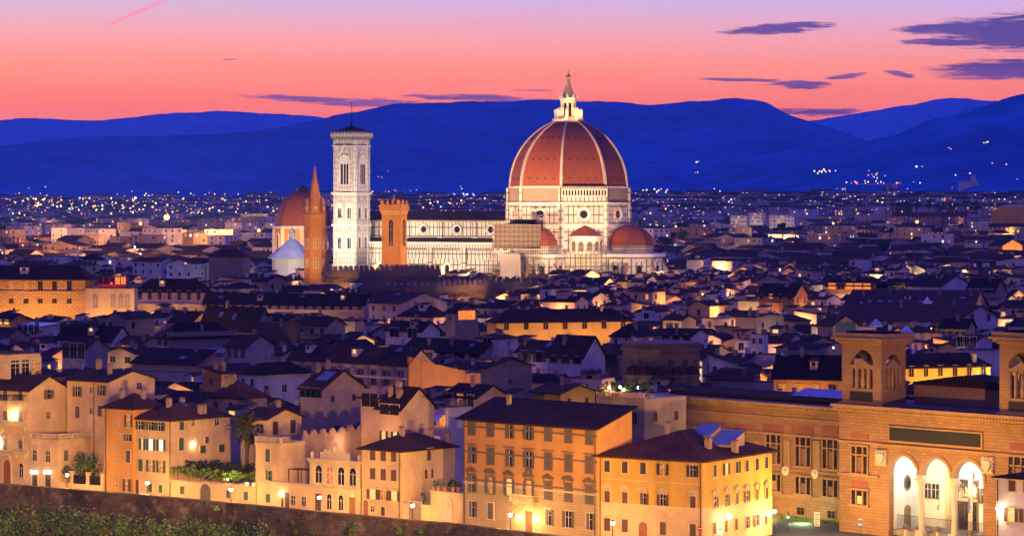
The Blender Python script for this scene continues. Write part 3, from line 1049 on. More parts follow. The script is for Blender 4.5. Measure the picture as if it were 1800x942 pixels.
# gallery on the south-east facet
m = MB(); m.T = facet(-45)
W2 = 11.4
m.box(-W2, W2, -1.5, .6, 52.45, 55.2, 0)
m.box(-W2 - .3, W2 + .3, -2.0, .6, 55.203, 55.7, 1)
n = 15
for i in range(n + 1):
    x = -W2 + 2 * W2 * i / n
    m.box(x - .28, x + .28, -1.6, -1.2, 55.703, 58.4, 1)
for i in range(n):
    x = -W2 + 2 * W2 * (i + .5) / n
    m.box(x - W2 / n + .28, x + W2 / n - .28, -.75, -.6, 55.703, 58.3, 2)
m.box(-W2, W2, -.6, .6, 55.703, 58.4, 0)
m.box(-W2 - .2, W2 + .2, -1.8, .6, 58.403, 59.1, 1)
m.box(-W2 - .4, W2 + .4, -2.2, .6, 59.103, 60.2, 3)
m.T = None
m.build('gallery', [M_TALL, M_PLAIN, G_DARK, M_FINE], cath)
# dome shell
def dome_r(z, c=.219): return (sqrt(max(0, (1 + c) ** 2 - (z / R0) ** 2)) - c) * R0
zt = 33.3
prof = [(dome_r(zt * i / 22), 59.6 + zt * i / 22) for i in range(23)]
m = MB(); m.lathe(prof, 8, ph=OCT)
dome = m.build('dome', T_DOME, cath)
m = MB(); m.lathe([(R0 - .6, 59.5), (R0 + .9, 59.5), (R0 + .9, 60.3), (R0 - .2, 60.4)], 8, ph=OCT, cap=False)
m.build('dome_kerb', M_PLAIN, dome)
for k in range(8):
    a = OCT + k * pi / 4
    m = MB()
    for i in range(22):
        (r0, z0), (r1, z1) = prof[i], prof[i + 1]
        w0, w1 = .66 - .24 * i / 22, .66 - .24 * (i + 1) / 22
        c_, s_ = cos(a), sin(a)
        def P(r, w, z): return (r * c_ - w * s_, r * s_ + w * c_, z)
        e = .75
        m.poly([P(r0 + e, -w0, z0 + .2), P(r0 + e, w0, z0 + .2), P(r1 + e, w1, z1 + .2), P(r1 + e, -w1, z1 + .2)])
        m.poly([P(r0 - .9, -w0, z0), P(r0 + e, -w0, z0 + .2), P(r1 + e, -w1, z1 + .2), P(r1 - .9, -w1, z1)])
        m.poly([P(r0 + e, w0, z0 + .2), P(r0 - .9, w0, z0), P(r1 - .9, w1, z1), P(r1 + e, w1, z1 + .2)])
    m.build('rib', plaster('rib_marble', (.56, .46, .34), .3), dome)
for k in range(8):    # small round openings in the shell
    m = MB()
    for zi, cnt in ((4.5, 4), (14, 4), (24.5, 4)):
        r = dome_r(zi) * cos(OCT)
        sl = (dome_r(zi + .5) - dome_r(zi - .5)) * cos(OCT)
        for j in range(cnt):
            x = (j - (cnt - 1) / 2) * dome_r(zi) * .155
            m.T = Matrix.Rotation(RAD(k * 45 + 90), 4, 'Z') @ Matrix.Translation((x, -r, 59.6 + zi)) @ Matrix.Rotation(-math.atan(-sl), 4, 'X')
            m.box(-.45, .45, -.35, .2, -.5, .5)
            m.T = None
    m.build('dome_openings', SH_DARK, dome)
# lantern
L0 = 59.6 + zt
lan = MB(); lan.lathe([(7.4, L0 - .6), (7.9, L0), (7.9, L0 + 1.21), (7.5, L0 + 1.21)], 8, ph=OCT)
lan.lathe([(3.4, L0 + 1.21), (3.4, L0 + 10.57)], 8, ph=OCT)
lan.lathe([(3.4, L0 + 10.27), (4.4, L0 + 10.72), (4.6, L0 + 11.63), (3.2, L0 + 11.93)], 8, ph=OCT)
for k in range(8):
    a = OCT + k * pi / 4
    lan.T = Matrix.Rotation(a, 4, 'Z')
    lan.extr([(3.2, L0 + 1.21), (7.0, L0 + 1.21), (7.0, L0 + 4.68), (5.8, L0 + 5.29), (5.2, L0 + 6.49), (3.9, L0 + 7.25), (3.9, L0 + 10.27), (3.2, L0 + 10.27)], 'y', -.5, .5)
    lan.lathe([(.6, L0 + 4.68), (.6, L0 + 5.74), (0, L0 + 6.49)], 6, 6.6, 0)
    lan.lathe([(.5, L0 + 11.78), (.55, L0 + 12.68), (0, L0 + 14.04)], 6, 4.1, 0)
    lan.T = None
lo = lan.build('lantern', M_PLAIN, cath)
m = MB()
for k in range(8):
    T = facet(k * 45, 3.4 * cos(OCT))
    m.T = T
    m.extr([(x, z + L0 + 2.27) for x, z in arch_pts(1.3, 6.8)], 'y', -.12, 0)
    m.T = None
m.build('lantern_window', G_DARK, lo)
m = MB(); m.lathe([(3.2, L0 + 11.93), (2.2, L0 + 15.10), (1.2, L0 + 18.12), (.5, L0 + 21.14)], 8, ph=OCT)
m.build('spire', plaster('spire_stone', (.55, .40, .18)), lo)
m = MB(); m.ball((0, 0, L0 + 22.12), 1.35, n=16, m=10); m.box(-.12, .12, -.12, .12, L0 + 22.95, L0 + 25.37); m.box(-.8, .8, -.12, .12, L0 + 24.31, L0 + 24.54)
m.build('gilded_ball', GOLD, lo)
# apses (two outward-facing half octagons with ribs and tiled half domes), and small round exedrae between them
def tribune(deg, dist, dome_=True):
    m = MB(); m.T = Matrix.Rotation(RAD(deg), 4, 'Z') @ Matrix.Translation((dist, 0, 0))
    m.lathe([(17, 0), (17, 13)], 8, ph=OCT, mi=3)
    m.lathe([(16.4, 13), (16.4, 25.6)], 8, ph=OCT, mi=0)
    m.lathe([(17.4, 25.6), (17.4, 27.2), (11, 27.8)], 8, ph=OCT, mi=1)
    m.lathe([(11.6, 27.5), (11.6, 30.2), (12.1, 30.2), (12.1, 31)], 8, ph=OCT, mi=2)
    for k in (-3, -2, -1, 0, 1, 2, 3):     # sloping buttresses
        a = OCT + k * pi / 4 - pi / 4 * .0
        if abs(a) > 2.2: continue
        T0 = m.T.copy()
        m.T = T0 @ Matrix.Rotation(a, 4, 'Z')
        m.extr([(16.4, 0), (26, 0), (26, 9), (17, 22), (16.4, 22)], 'y', -.7, .7, 3)
        m.extr([(16.8, 22.3), (26.3, 9.2), (26.3, 9.7), (16.8, 22.8)], 'y', -.85, .85, 4)
        m.T = T0
    for k in range(-2, 3):
        T0 = m.T.copy()
        m.T = T0 @ Matrix.Rotation(k * pi / 4 + pi / 2, 4, 'Z') @ Matrix.Translation((0, -16.4 * cos(OCT), 0))
        p, q = arch_pts(4.6, 10.5), arch_pts(6.4, 11.6)
        for i in range(1, len(p)):
            j = (i + 1) % len(p)
            m.extr([(p[i][0], p[i][1] + 13.3), (q[i][0], q[i][1] + 13.3), (q[j][0], q[j][1] + 13.3), (p[j][0], p[j][1] + 13.3)], 'y', -.7, 0, 1)
        m.extr([(x, z + 13.6) for x, z in arch_pts(2.0, 8)], 'y', -.25, 0, 5)
        m.T = T0
    m.T = None
    o = m.build('apse', [M_PANEL, M_PLAIN, M_FINE, M_STRIPE, TERRA, G_DARK], cath)
    m = MB(); m.T = Matrix.Rotation(RAD(deg), 4, 'Z') @ Matrix.Translation((dist, 0, 0))
    m.lathe([(11.9 * cos(t * pi / 2 / 10), 30.9 + 10.2 * sin(t * pi / 2 / 10)) for t in range(11)], 8, ph=OCT)
    m.T = None
    m.build('half_dome', T_DOME, o)
tribune(-90, 35)
tribune(0, 35)
tribune(90, 35)
for deg in (-45, -135, 45):
    m = MB(); m.T = Matrix.Rotation(RAD(deg), 4, 'Z') @ Matrix.Translation((30.5, 0, 0))
    m.lathe([(8, 27), (8, 35), (8.6, 35), (8.6, 35.9)], 12, mi=0)
    m.lathe([(8.6, 35.9), (4, 39), (.2, 41)], 12, mi=1)
    for k in range(-2, 3):
        T0 = m.T.copy()
        m.T = T0 @ Matrix.Rotation(k * pi / 6 + pi / 2, 4, 'Z') @ Matrix.Translation((0, -7.9, 0))
        m.extr([(x, z + 28.5) for x, z in arch_pts(2.4, 5)], 'y', -.12, 0, 2)
        m.T = T0
    m.T = None
    m.build('exedra', [M_PLAIN, T_DOME, S_STONE], cath)
# nave and aisle
NL = -122
m = MB(); m.box(NL, -26, -11, 11, 0, 43)
nave = m.build('nave', M_TALL, cath)
m = MB(); m.box(NL - .5, -26, -11.8, 11.8, 42.2, 43.2); m.box(NL - .4, -26, -11.4, 11.4, 34.2, 35)
m.build('nave_cornice', M_FINE, nave)
m = MB()
m.slab([(NL - 1, -12.4, 43.2), (-25, -12.4, 43.2), (-25, 0, 47.6), (NL - 1, 0, 47.6)], .3)
m.slab([(NL - 1, 0, 47.6), (-25, 0, 47.6), (-25, 12.4, 43.2), (NL - 1, 12.4, 43.2)], .3)
m.build('nave_roof', T_ROOF, nave)
m = MB()
m.extr([(-12.4, 36), (12.4, 36), (12.4, 43.9), (0, 49.6), (-12.4, 43.9)], 'x', NL - 2.2, NL - .6)
m.build('facade_gable', M_STRIPE, nave)
m = MB()
m.box(NL, -24, -21, -11.003, 0, 14, 3); m.box(NL, -24, -21, -11.003, 14.003, 23.8, 0); m.box(NL, -24, -21, -11.003, 23.803, 28, 4)
m.box(NL, -24, -21.6, -11.003, 28.003, 29.8, 2); m.box(NL, -24, -21.9, -11.003, 29.803, 31.6, 1)
for i in range(60):
    x = NL + (i + .5) * (98 / 60)
    m.box(x - .22, x + .22, -22.1, -21.903, 29.9, 31.3, 5)
m.box(NL, -24, -21, -11.003, 22.6, 23.79, 1) if False else None
m.box(NL, -24, -22.2, -11.003, 31.603, 32.3, 1)
aisle = m.build('aisle', [M_PANEL, M_PLAIN, M_FINE, M_STRIPE, M_TALL, S_STONE], cath)
m = MB(); m.slab([(NL, -21, 32.0), (-24, -21, 32.0), (-24, -11.003, 34.2), (NL, -11.003, 34.2)], .3)
m.build('aisle_roof', T_ROOF2, aisle)
for i, x in enumerate((-38.5, -58.5, -78.5, -98.5, -114)):
    T = Matrix.Translation((x, -11, 0))
    m = MB(); ring(m, T, 38.6, 1.7, 2.6, -.1, -.8); ring(m, T, 38.6, 2.6, 3.2, -.8, -.5, 1); disc(m, T, 38.6, 1.75, 2, -.08)
    m.build('round_window', [M_PLAIN, M_STRIPE, G_DARK], nave)
for x in (-48, -68, -88, -107):
    m = MB(); m.box(x - 1.1, x + 1.1, -12.3, -11, 32.4, 42.2); m.box(x - 1.4, x + 1.4, -22.6, -21, 0, 29.7)
    m.build('buttress', M_TALL, nave)
for x in (-58, -98):
    m = MB(); T = Matrix.Translation((x, -21, 0)); m.T = T
    m.extr([(x_, z + 9) for x_, z in arch_pts(2.6, 12)], 'y', -.2, 0, 1)
    p, q = arch_pts(2.6, 12), arch_pts(4.2, 13.2)
    for i in range(1, len(p)):
        j = (i + 1) % len(p)
        m.extr([(p[i][0], p[i][1] + 9), (q[i][0], q[i][1] + 9), (q[j][0], q[j][1] + 9), (p[j][0], p[j][1] + 9)], 'y', -.7, 0, 0)
    m.T = None
    m.build('gothic_window', [M_PLAIN, G_DARK], aisle)

# scaffolding round the south apse
def lattice(m, x0, x1, y, z0, z1, dxx=2.4, dzz=2.0, depth=1.6, skip=0):
    nx = max(1, int((x1 - x0) / dxx)); nzz_ = max(1, int((z1 - z0) / dzz))
    for i in range(nx + 1):
        x = x0 + (x1 - x0) * i / nx
        for d in (0, depth):
            m.box(x - .09, x + .09, y - d - .09, y - d + .09, z0, z1, 0)
    for j in range(nzz_ + 1):
        z = z0 + (z1 - z0) * j / nzz_
        for d in (0, depth):
            m.box(x0, x1, y - d - .1, y - d + .1, z - .1, z + .1, 0)
        if j % 1 == 0: m.box(x0, x1, y - depth + .1, y - .1, z + .11, z + .2, 1)
STEEL = plain('scaffold_steel', (.16, .12, .10), .5, .3)
scf = empty('scaffolding', (DX, DY, 0), -DTH, 'metal scaffolding with decks wrapped round the apse left of the dome centre', 'scaffolding')
m = MB()
lattice(m, -14, 16, -54.5, 0, 30)
lattice(m, -13, 13, -50.5, 30, 41.5)
lattice(m, -11, 10, -41, 38, 46)
m.build('frame', [STEEL, plain('planks', (.30, .22, .15), .8)], scf)
m = MB(); m.box(-6, 5.5, -56.6, -56.4, 11, 27.5)
m.build('tarpaulin', plain('tarpaulin', (.40, .31, .26), .8), scf)
m = MB(); m.box(-13, 13, -50.3, -50.2, 30, 42); m.box(-10, 9, -40.8, -40.7, 38, 44)
m.build('safety_net', plain('safety_net', (.075, .05, .04), .9), scf)
m = MB(); m.box(9, 15.5, -56.2, -56.1, 2, 9)
m.build('tarpaulin', plain('tarpaulin', (.62, .50, .44), .8), scf)
scf2 = empty('scaffolding', (DX, DY, 0), -DTH, 'second lower scaffolding between the two apses under the dome', 'scaffolding')
m = MB(); m.T = Matrix.Rotation(RAD(45), 4, 'Z')
lattice(m, -10, 6, -46, 0, 31, 1.8, 1.9)
m.T = None
m.build('frame', [STEEL, MATS['planks']], scf2)

# ------------------------------------------------------------------ the bell tower
def cl(x, y):       # cathedral frame -> world
    c, s = cos(-DTH), sin(-DTH)
    return (DX + x * c - y * s, DY + x * s + y * c)
bx_, by_ = cl(-112, -27)
S = 12.6; hs = S / 2
camp = empty('bell_tower', (bx_, by_, 0), -DTH, 'tall square marble bell tower with dark flat roof and thin mast', 'bell tower')
m = MB()
m.box(-hs, hs, -hs, hs, 0, 84.5)
shaft = m.build('shaft', M_BELL, camp)
for sx in (-1, 1):
    for sy in (-1, 1):
        m = MB()
        m.lathe([(1.45, 0), (1.45, 84.5)], 8, sx * (hs - .55), sy * (hs - .55), ph=OCT)
        m.build('corner_buttress', bricky('buttress_marble', (.68, .62, .55), (.58, .46, .40), (.22, .24, .20), 1.4, 2.9, .22, .5, off=0, bump=0, stain=.18), camp)
for z, e, t in ((20, .5, .6), (28, .5, .6), (40.2, .9, 1.0), (56.3, 1.0, 1.1), (80.8, .7, .5)):
    m = MB(); m.box(-hs - .9 - e * .35, hs + .9 + e * .35, -hs - .9 - e * .35, hs + .9 + e * .35, z, z + t)
    m.build('string_course', M_PLAIN, camp)
m = MB()
m.box(-hs - 1.3, hs + 1.3, -hs - 1.3, hs + 1.3, 84.5, 86.1, 1); m.box(-hs - 1.6, hs + 1.6, -hs - 1.6, hs + 1.6, 86.103, 86.9, 0)
m.box(-hs - 1.5, hs + 1.5, -hs - 1.5, hs + 1.5, 86.903, 88.4, 2)
m.build('parapet', [M_PLAIN, M_FINE, M_TALL], camp)
m = MB(); m.box(-hs - 1.9, hs + 1.9, -hs - 1.9, hs + 1.9, 88.404, 88.8); m.lathe([(hs * 1.3, 88.8), (.5, 91.2), (.4, 92.5)], 4, ph=pi / 4)
m.build('roof', T_ROOF3, camp)
m = MB(); m.tube((0, 0, 91), (0, 0, 104), .22, r2=.12)
m.build('mast', IRON, camp)
def gothic(parent, x, z, w, h, lights, gable, face):
    m = MB(); m.T = Matrix.Rotation(RAD(face), 4, 'Z') @ Matrix.Translation((x, -hs, 0))
    sh = lambda pts: [(a, b + z) for a, b in pts]
    p, q = sh(arch_pts(w, h)), sh(arch_pts(w + 1.3, h + .7))
    for i in range(1, len(p)):
        j = (i + 1) % len(p)
        m.extr([p[i], q[i], q[j], p[j]], 'y', -.7, 0, 0)
    m.extr(p, 'y', -.08, 0, 0)
    lw = w / lights
    for k in range(lights):
        xc = -w / 2 + lw * (k + .5)
        m.extr([(a + xc, b + z) for a, b in arch_pts(lw * .72, h * .72)], 'y', -.16, -.081, 1)
    ww = w / 2 + .9
    m.extr([(-ww, z + h + .2), (-ww + .5, z + h + .2), (0, z + h + gable - .7), (ww - .5, z + h + .2), (ww, z + h + .2), (0, z + h + gable)], 'y', -.75, -.05, 0)
    m.T = None
    return m.build('gothic_window', [M_PLAIN, G_DARK], parent)
for face in (0, 90, 180, 270):
    gothic(camp, 0, 61.5, 5.2, 14.5, 3, 6.5, face)
    for x in (-2.9, 2.9):
        gothic(camp, x, 44, 2.6, 7.6, 2, 3.4, face)
        gothic(camp, x, 28.8, 2.6, 7.8, 2, 3.2, face)

# ------------------------------------------------------------------ palace tower, spired tower, domed chapel, white pyramid roof
def crenel(m, pts, z, w=1.1, gap=1.1, hgt=1.6, t=.7, mi=0):
    for (x0, y0), (x1, y1) in zip(pts, pts[1:]):
        L = sqrt((x1 - x0) ** 2 + (y1 - y0) ** 2)
        n = max(1, int(L / (w + gap)))
        a = math.atan2(y1 - y0, x1 - x0)
        for i in range(n):
            s = (i + .5) * L / n
            T0 = m.T
            M_ = Matrix.Translation((x0 + cos(a) * s, y0 + sin(a) * s, 0)) @ Matrix.Rotation(a, 4, 'Z')
            m.T = M_ if T0 is None else T0 @ M_
            m.box(-w / 2, w / 2, -t / 2, t / 2, z, z + hgt, mi)
            m.T = T0
def corbels(m, x0, x1, y, z0, z1, step=1.3, mi=0, mid=1, out=.9):
    n = max(1, int(abs(x1 - x0) / step))
    for i in range(n + 1):
        x = x0 + (x1 - x0) * i / n
        m.box(x - .18, x + .18, y - out, y, z0, z1, mi)
    for i in range(n):
        x = x0 + (x1 - x0) * (i + .5) / n
        r = abs(x1 - x0) / n / 2 - .18
        m.extr([(x - r, z1)] + [(x - r * cos(pi * k / 6), z1 - .0 + r * sin(pi * k / 6)) for k in range(7)] + [(x + r, z1)], 'y', y - out + .1, y, mid)
TY = 1290
tth = RAD(34)
Xc, ta, tb = corner(671, 704, 715.5, TY, tth)
tw = empty('brick_tower', (Xc, TY, 0), -tth, 'square brick tower with battlements in front of the nave, lit orange', 'tower')
print('tower', ta, tb)
m = MB(); m.box(-ta, 0, 0, tb, 0, 47.5); m.build('shaft', B_BRICK, tw)
m = MB(); m.box(-ta - .7, .7, -.7, tb + .7, 48.6, 51.6, 0)
m.box(-ta - .3, .3, -.3, tb + .3, 47.5, 48.6, 1)
crenel(m, [(-ta - .4, -.4), (.4, -.4), (.4, tb + .4), (-ta - .4, tb + .4), (-ta - .4, -.4)], 51.6, 1.2, 1.1, 2.0)
m.build('battlement', [B_BRICK, M_FINE], tw)
for rz, lx, ly, w_ in ((0, -ta / 2, 0, 2.2), (pi / 2, 0, tb / 2, 1.9)):
    window(tw, (lx, ly, 33.5), rz, w_, 11.5, 'arch', frame=B_BRICK, name='belfry_opening', ft=.4)
for x, y, t in ((-ta + 1, 1.0, 9), (-.8, tb - 1, 7)):
    m = MB(); m.tube((x, y, 51.6), (x, y, 53.6 + t), .09); m.build('flagpole', IRON, tw)
m = MB(); m.tube((-ta * .35, tb * .5, 51.6), (-ta * .35, tb * .5, 59.1), .09)
m.ball((-ta * .35, tb * .5, 57.5), .5); m.box(-ta * .35 - .6, -ta * .35 + .5, tb * .5 - .08, tb * .5 + .08, 58.3, 59.1)
m.build('weather_vane', IRON, tw)

SY = 1300
sx_ = XZ(553.5, SY)
sp = empty('spired_tower', (sx_, SY, 0), RAD(10), 'slender six-sided brick tower with pointed spire, lit orange', 'tower')
rS = 4.75
m = MB(); m.lathe([(rS, 0), (rS, 46.5), (rS + .6, 47), (rS + .6, 48)], 6, mi=0)
m.build('shaft', B_BRICK, sp)
m = MB(); m.lathe([(rS * .78, 48), (.12, 68.5)], 6); m.build('spire', plaster('spire_brick', (.36, .17, .08)), sp)
for k in range(6):
    m = MB()
    m.T = Matrix.Rotation(RAD(k * 60 + 30 + 90), 4, 'Z') @ Matrix.Translation((0, -rS * .866, 0))
    m.extr([(-2.0, 48), (2.0, 48), (0, 54.5)], 'y', -.1, 1.6, 0)
    ring(m, m.T, 50, .35, .7, -.15, -.3, 1, 10)
    m.T = None
    m.build('spire_gable', [MATS['spire_brick'], S_PALE], sp)
m = MB(); m.tube((0, 0, 68.3), (0, 0, 72.5), .09); m.ball((0, 0, 70.6), .45); m.build('finial', IRON, sp)
for k in (3, 4, 5, 0):
    for z in (24, 32.5):
        T = Matrix.Rotation(RAD(k * 60 + 30 + 90), 4, 'Z')
        p = T @ Vector((0, -rS * .866, 0))
        for s in (-.62, .62):
            q = T @ Vector((s, -rS * .866 - .0, 0))
            window(sp, (q.x, q.y, z), RAD(k * 60 + 30 + 90), .8, 4.2, 'arch', frame=S_PALE, name='belfry_opening', simple=False, ft=.15)
for z in (21, 30, 39.5):
    m = MB(); m.lathe([(rS, z), (rS + .35, z), (rS + .35, z + .6), (rS, z + .6)], 6); m.build('string_course', B_BRICK, sp)

CYY = 1760
ch = empty('domed_chapel', (XZ(533, CYY), CYY, 0), RAD(-20), 'large domed chapel with cream arched drum behind the spired tower', 'chapel')
m = MB(); m.lathe([(17.2, 0), (17.2, 36.5)], 8, ph=OCT, mi=0); m.lathe([(18.2, 36.5), (18.2, 38), (17, 38.3)], 8, ph=OCT, mi=1)
for k in range(8):
    a = OCT + k * pi / 4
    m.lathe([(1.5, 20), (1.5, 36.5)], 4, 16.8 * cos(a), 16.8 * sin(a), ph=a, mi=1)
    m.T = facet(k * 45, 17.2 * cos(OCT))
    p, q = [(x, z + 24) for x, z in arch_pts(3.8, 9.5)], [(x, z + 24) for x, z in arch_pts(5.4, 10.6)]
    for i in range(1, len(p)):
        j = (i + 1) % len(p)
        m.extr([p[i], q[i], q[j], p[j]], 'y', -.6, 0, 1)
    m.extr(p, 'y', -.15, 0, 2)
    m.T = None
m.build('drum', [P_ORANGE, M_PLAIN, G_DARK], ch)
m = MB(); m.lathe([(16.6 * cos(t * .153), 38.2 + 21.5 * sin(t * .153)) for t in range(10)] + [(2.5, 59.2)], 8, ph=OCT)
m.build('dome', bricky('chapel_tiles', (.26, .075, .04), (.21, .06, .035), (.10, .035, .02), .9, .42, .05, .75, stain=.5, bump=.3), ch)
m = MB(); m.lathe([(4.2, 58.6), (4.2, 60.2), (3.4, 60.4), (.4, 62), (.1, 64)], 8, ph=OCT)
m.build('lantern', IRON, ch)

BY = 1570
bp = empty('octagonal_baptistery', (XZ(514, BY), BY, 0), RAD(-30), 'white octagonal building with pyramid roof and small lantern', 'baptistery')
m = MB(); m.lathe([(11, 0), (11, 24)], 8, ph=OCT); m.build('wall', M_PLAIN, bp)
m = MB(); m.lathe([(13.2, 22.4), (13.2, 23), (1.5, 33)], 8, ph=OCT); m.build('roof', plaster('white_roof', (.6, .62, .66), .3), bp)
m = MB(); m.lathe([(1.5, 32.6), (1.5, 36), (2, 36.4), (.2, 39)], 8, ph=OCT); m.build('lantern', M_PLAIN, bp)

# crenellated old palace (bargello): two blocks
def fort(pxL, pxC, pxR, Y, th, pyT, label, corb=True, merl=1.5, wallm=S_BARG):
    th = RAD(th)
    Xc, a, b = corner(pxL, pxC, pxR, Y, th)
    zt = zof(pyT, Y)
    e = empty('crenellated_palace', (Xc, Y, 0), -th, label, 'palace', 'crenellated palace blocks')
    m = MB(); m.box(-a, 0, 0, b, 0, zt - 4.5); m.build('wall', wallm, e)
    m = MB(); m.box(-a - .9, .9, -.9, b + .9, zt - 3.2, zt - .8, 0)
    if corb:
        corbels(m, -a, 0, .0, zt - 5.4, zt - 4.1, 1.5, 0, 0)
        m.T = Matrix.Rotation(pi / 2, 4, 'Z'); corbels(m, 0, b, .0, zt - 5.4, zt - 4.1, 1.5, 0, 0); m.T = None
    m.box(-a, 0, 0, b, zt - 4.497, zt - 3.203, 0)
    crenel(m, [(-a - .6, -.6), (.6, -.6), (.6, b + .6), (-a - .6, b + .6), (-a - .6, -.6)], zt - .8, merl, merl, 1.9)
    m.build('battlement', [wallm], e)
    return e
f1_ = fort(570, 631, 770, 1225, 40, 474, 'taller battlemented stone palace block left of the brick tower base')
f2_ = fort(640, 765, 940, 1130, 36, 499, 'long low battlemented palace wing with lit corbels', merl=1.6)

# floodlights of the monuments
for y_, e_ in ((18, 3200), (34, 4200), (50, 4200), (66, 3000)): light('floodlight', 'POINT', (7, y_, 13), e_, (1, .5, .13), .3, f2_)
light('floodlight', 'POINT', (-8, -7, 17), 3600, (1, .5, .13), .3, f1_); light('floodlight', 'POINT', (-14, 8, 30), 1500, (1, .5, .13), .3, f1_)
FL_W = (1, .76, .46)
FL_C = (1, .80, .56)
FL_O = (1, .50, .10)
def flood(loc, tgt, e, col, size=60, r=.6, parent=None):
    return light('floodlight', 'SPOT', loc, e, col, r, None, tgt, size, .8)
K = 0.36
for x in (-40, -70, -100):
    p = cl(x, -95); t = cl(x, -11)
    flood((*p, 25), (*t, 30), 4.6e5 * K, FL_W, 62)
p = cl(-50, -120); t = cl(0, -20)
flood((*p, 25), (*t, 62), 2.3e6 * K, (1, .60, .30), 48)
p = cl(65, -110); t = cl(0, -10)
flood((*p, 25), (*t, 62), 2.2e6 * K, (1, .60, .30), 48)
p = cl(10, -115); t = cl(0, -30)
flood((*p, 25), (*t, 26), 5.5e5 * K, (1, .70, .40), 75)
p = cl(95, -60); t = cl(30, -8)
flood((*p, 25), (*t, 28), 3.4e5 * K, (1, .66, .36), 60)
p = cl(14, -16); 
for dgr in (-100, -30, -65):
    flood((DX + 12 * cos(RAD(dgr - 0)), DY + 12 * sin(RAD(dgr)), 93.5), (DX, DY, 106), 2.2e4 * K, (1, .50, .10), 100)
flood((*cl(-120, -100), 25), (bx_, by_, 50), 8.2e5 * K, FL_C, 62)
flood((*cl(-35, -62), 34), (bx_, by_, 58), 7.5e5 * K, FL_C, 55)
flood((Xc - 32, TY - 48, 24), (Xc - 6, TY, 40), 1.9e5 * 1.6, FL_O, 60)
flood((Xc + 40, TY - 30, 24), (Xc - 4, TY, 38), 2.2e5 * 1.6, (1, .54, .09), 60)
flood((sx_ - 24, SY - 44, 24), (sx_, SY, 45), 1.7e5, FL_O, 75)
flood((sx_ + 30, SY - 40, 24), (sx_, SY, 45), 1.3e5, FL_O, 75)
flood((XZ(500, 1690), 1690, 27), (XZ(531, CYY), CYY, 42), 2.4e5, (1, .52, .18), 75)
flood((XZ(505, 1500), 1500, 26), (XZ(514, BY), BY, 30), 1.2e5, (1, .82, .62), 80)
# ------------------------------------------------------------------ houses measured from the photograph
OCC = []        # (px0, px1, lowest row in view, distance): what nearer houses must leave visible
FOOT = []       # footprints already built on
SIGHT = []      # 'landmark' spots for labels
class Bld:
    h0 = None
    def __init__(s, label, L, C, R, pyE, th=40, Y=None, z=None, roof='gx', rise=2.2, wall=P_CREAM, rf=T_ROOF, over=.6, name='house', cat='house', group=None, pyB=None, base=None, wmats=None):
        th = RAD(th)
        if Y is None: Y = (H - z) * F / (pyE - HY) if z is not None else YF(C)
        s.Y, s.th = Y, th
        s.Xc, s.a, s.b = corner(L, C, R, Y, th)
        if roof in ('gx', 'hip', 'sy', 'gy') and s.h0 is None: s.b = max(s.b, 8.0 if R - C > 0 else s.b)
        if roof in ('hip', 'gy', 'sx'): s.a = max(s.a, 7.0)
        s.h = zof(pyE, Y)
        s.roof, s.rise = roof, rise
        s.e = empty(name, (s.Xc, Y, 0), -th, label, cat, group)
        s.wall = walls_mb(s.a, s.b, s.h, roof, rise).build('wall', wall, s.e)
        s.rf = roof_mb(roof, s.a, s.b, s.h, rise, over).build('roof' if roof != 'flat' else 'parapet', rf if roof != 'flat' else (rf if rf is not T_ROOF else S_STONE), s.e)
        OCC.append((L - 3, R + 3, pyB if pyB else pyE + 22, Y))
        FOOT.append((s.Xc, Y, th, s.a, s.b))
    def wpos(s, face, px):
        if face == 'L': return posL(px, s.Xc, s.Y, s.th)
        return posR(px, s.Xc, s.Y, s.th)
    def P(s, face, px, py):
        if face == 'L':
            x = s.wpos('L', px); return x, 0, zof(py, s.Y - x * sin(s.th))
        y = s.wpos('R', px); return 0, y, zof(py, s.Y + y * cos(s.th))
    def win(s, face, pxs, py, w, h, style='plain', frame=None, pane=None, shut=None, lit={}, simple=False, styles=None, **k):
        z = s.P(face, pxs[0], py)[2] - h / 2
        out = []
        for i, px in enumerate(pxs):
            x, y, _ = s.P(face, px, py)
            out.append(window(s.e, (x, y, z), 0 if face == 'L' else pi / 2, w, h, styles[i] if styles else style, frame, lit.get(i, pane), shut, simple, **k))
        return out
    def door(s, face, px, py, w, h, **k):
        x, y, _ = s.P(face, px, py)
        return door(s.e, (x, y, .13), 0 if face == 'L' else pi / 2, w, h, **k)
    def band(s, py, t=.25, out=.15, m_=None, faces='LR', name='string_course'):
        z = zof(py, s.Y)
        m = MB()
        if 'L' in faces: m.box(-s.a, out if 'R' in faces else 0, -out, 0, z, z + t)
        if 'R' in faces: m.box(0.001, out, 0, s.b, z, z + t)
        return m.build(name, m_ or S_PALE, s.e)
    def base(s, py, m_, out=.03, faces='LR'):
        z = zof(py, s.Y)
        m = MB()
        m.box(-s.a, out, -out, -.001, 0, z)
        if 'R' in faces: m.box(.001, out, 0, s.b, 0, z)
        return m.build('ground_floor_wall', m_, s.e)
    def pipe(s, face, px):
        x, y, _ = s.P(face, px, 800)
        m = MB()
        if face == 'L': m.tube((x, -.16, .2), (x, -.16, s.h - .3), .07)
        else: m.tube((.16, y, .2), (.16, y, s.h - .3), .07)
        return m.build('drainpipe', IRON, s.e)
    def chim(s, *fr, m_=None, hgt=1.3):
        for fx, fy in fr:
            x, y = -s.a * (1 - fx), s.b * fy
            chimney(s.rf, x, y, roof_z(s.roof, s.a, s.b, s.h, s.rise, x, y), hgt * ru(.8, 1.2), ru(.6, .9), m_)
    def sky(s, fx, fy, w, l):
        return skylight(s.rf, s.roof, s.a, s.b, s.h, s.rise, -s.a * (1 - fx), s.b * fy, w, l)
    def gutter(s):
        pass

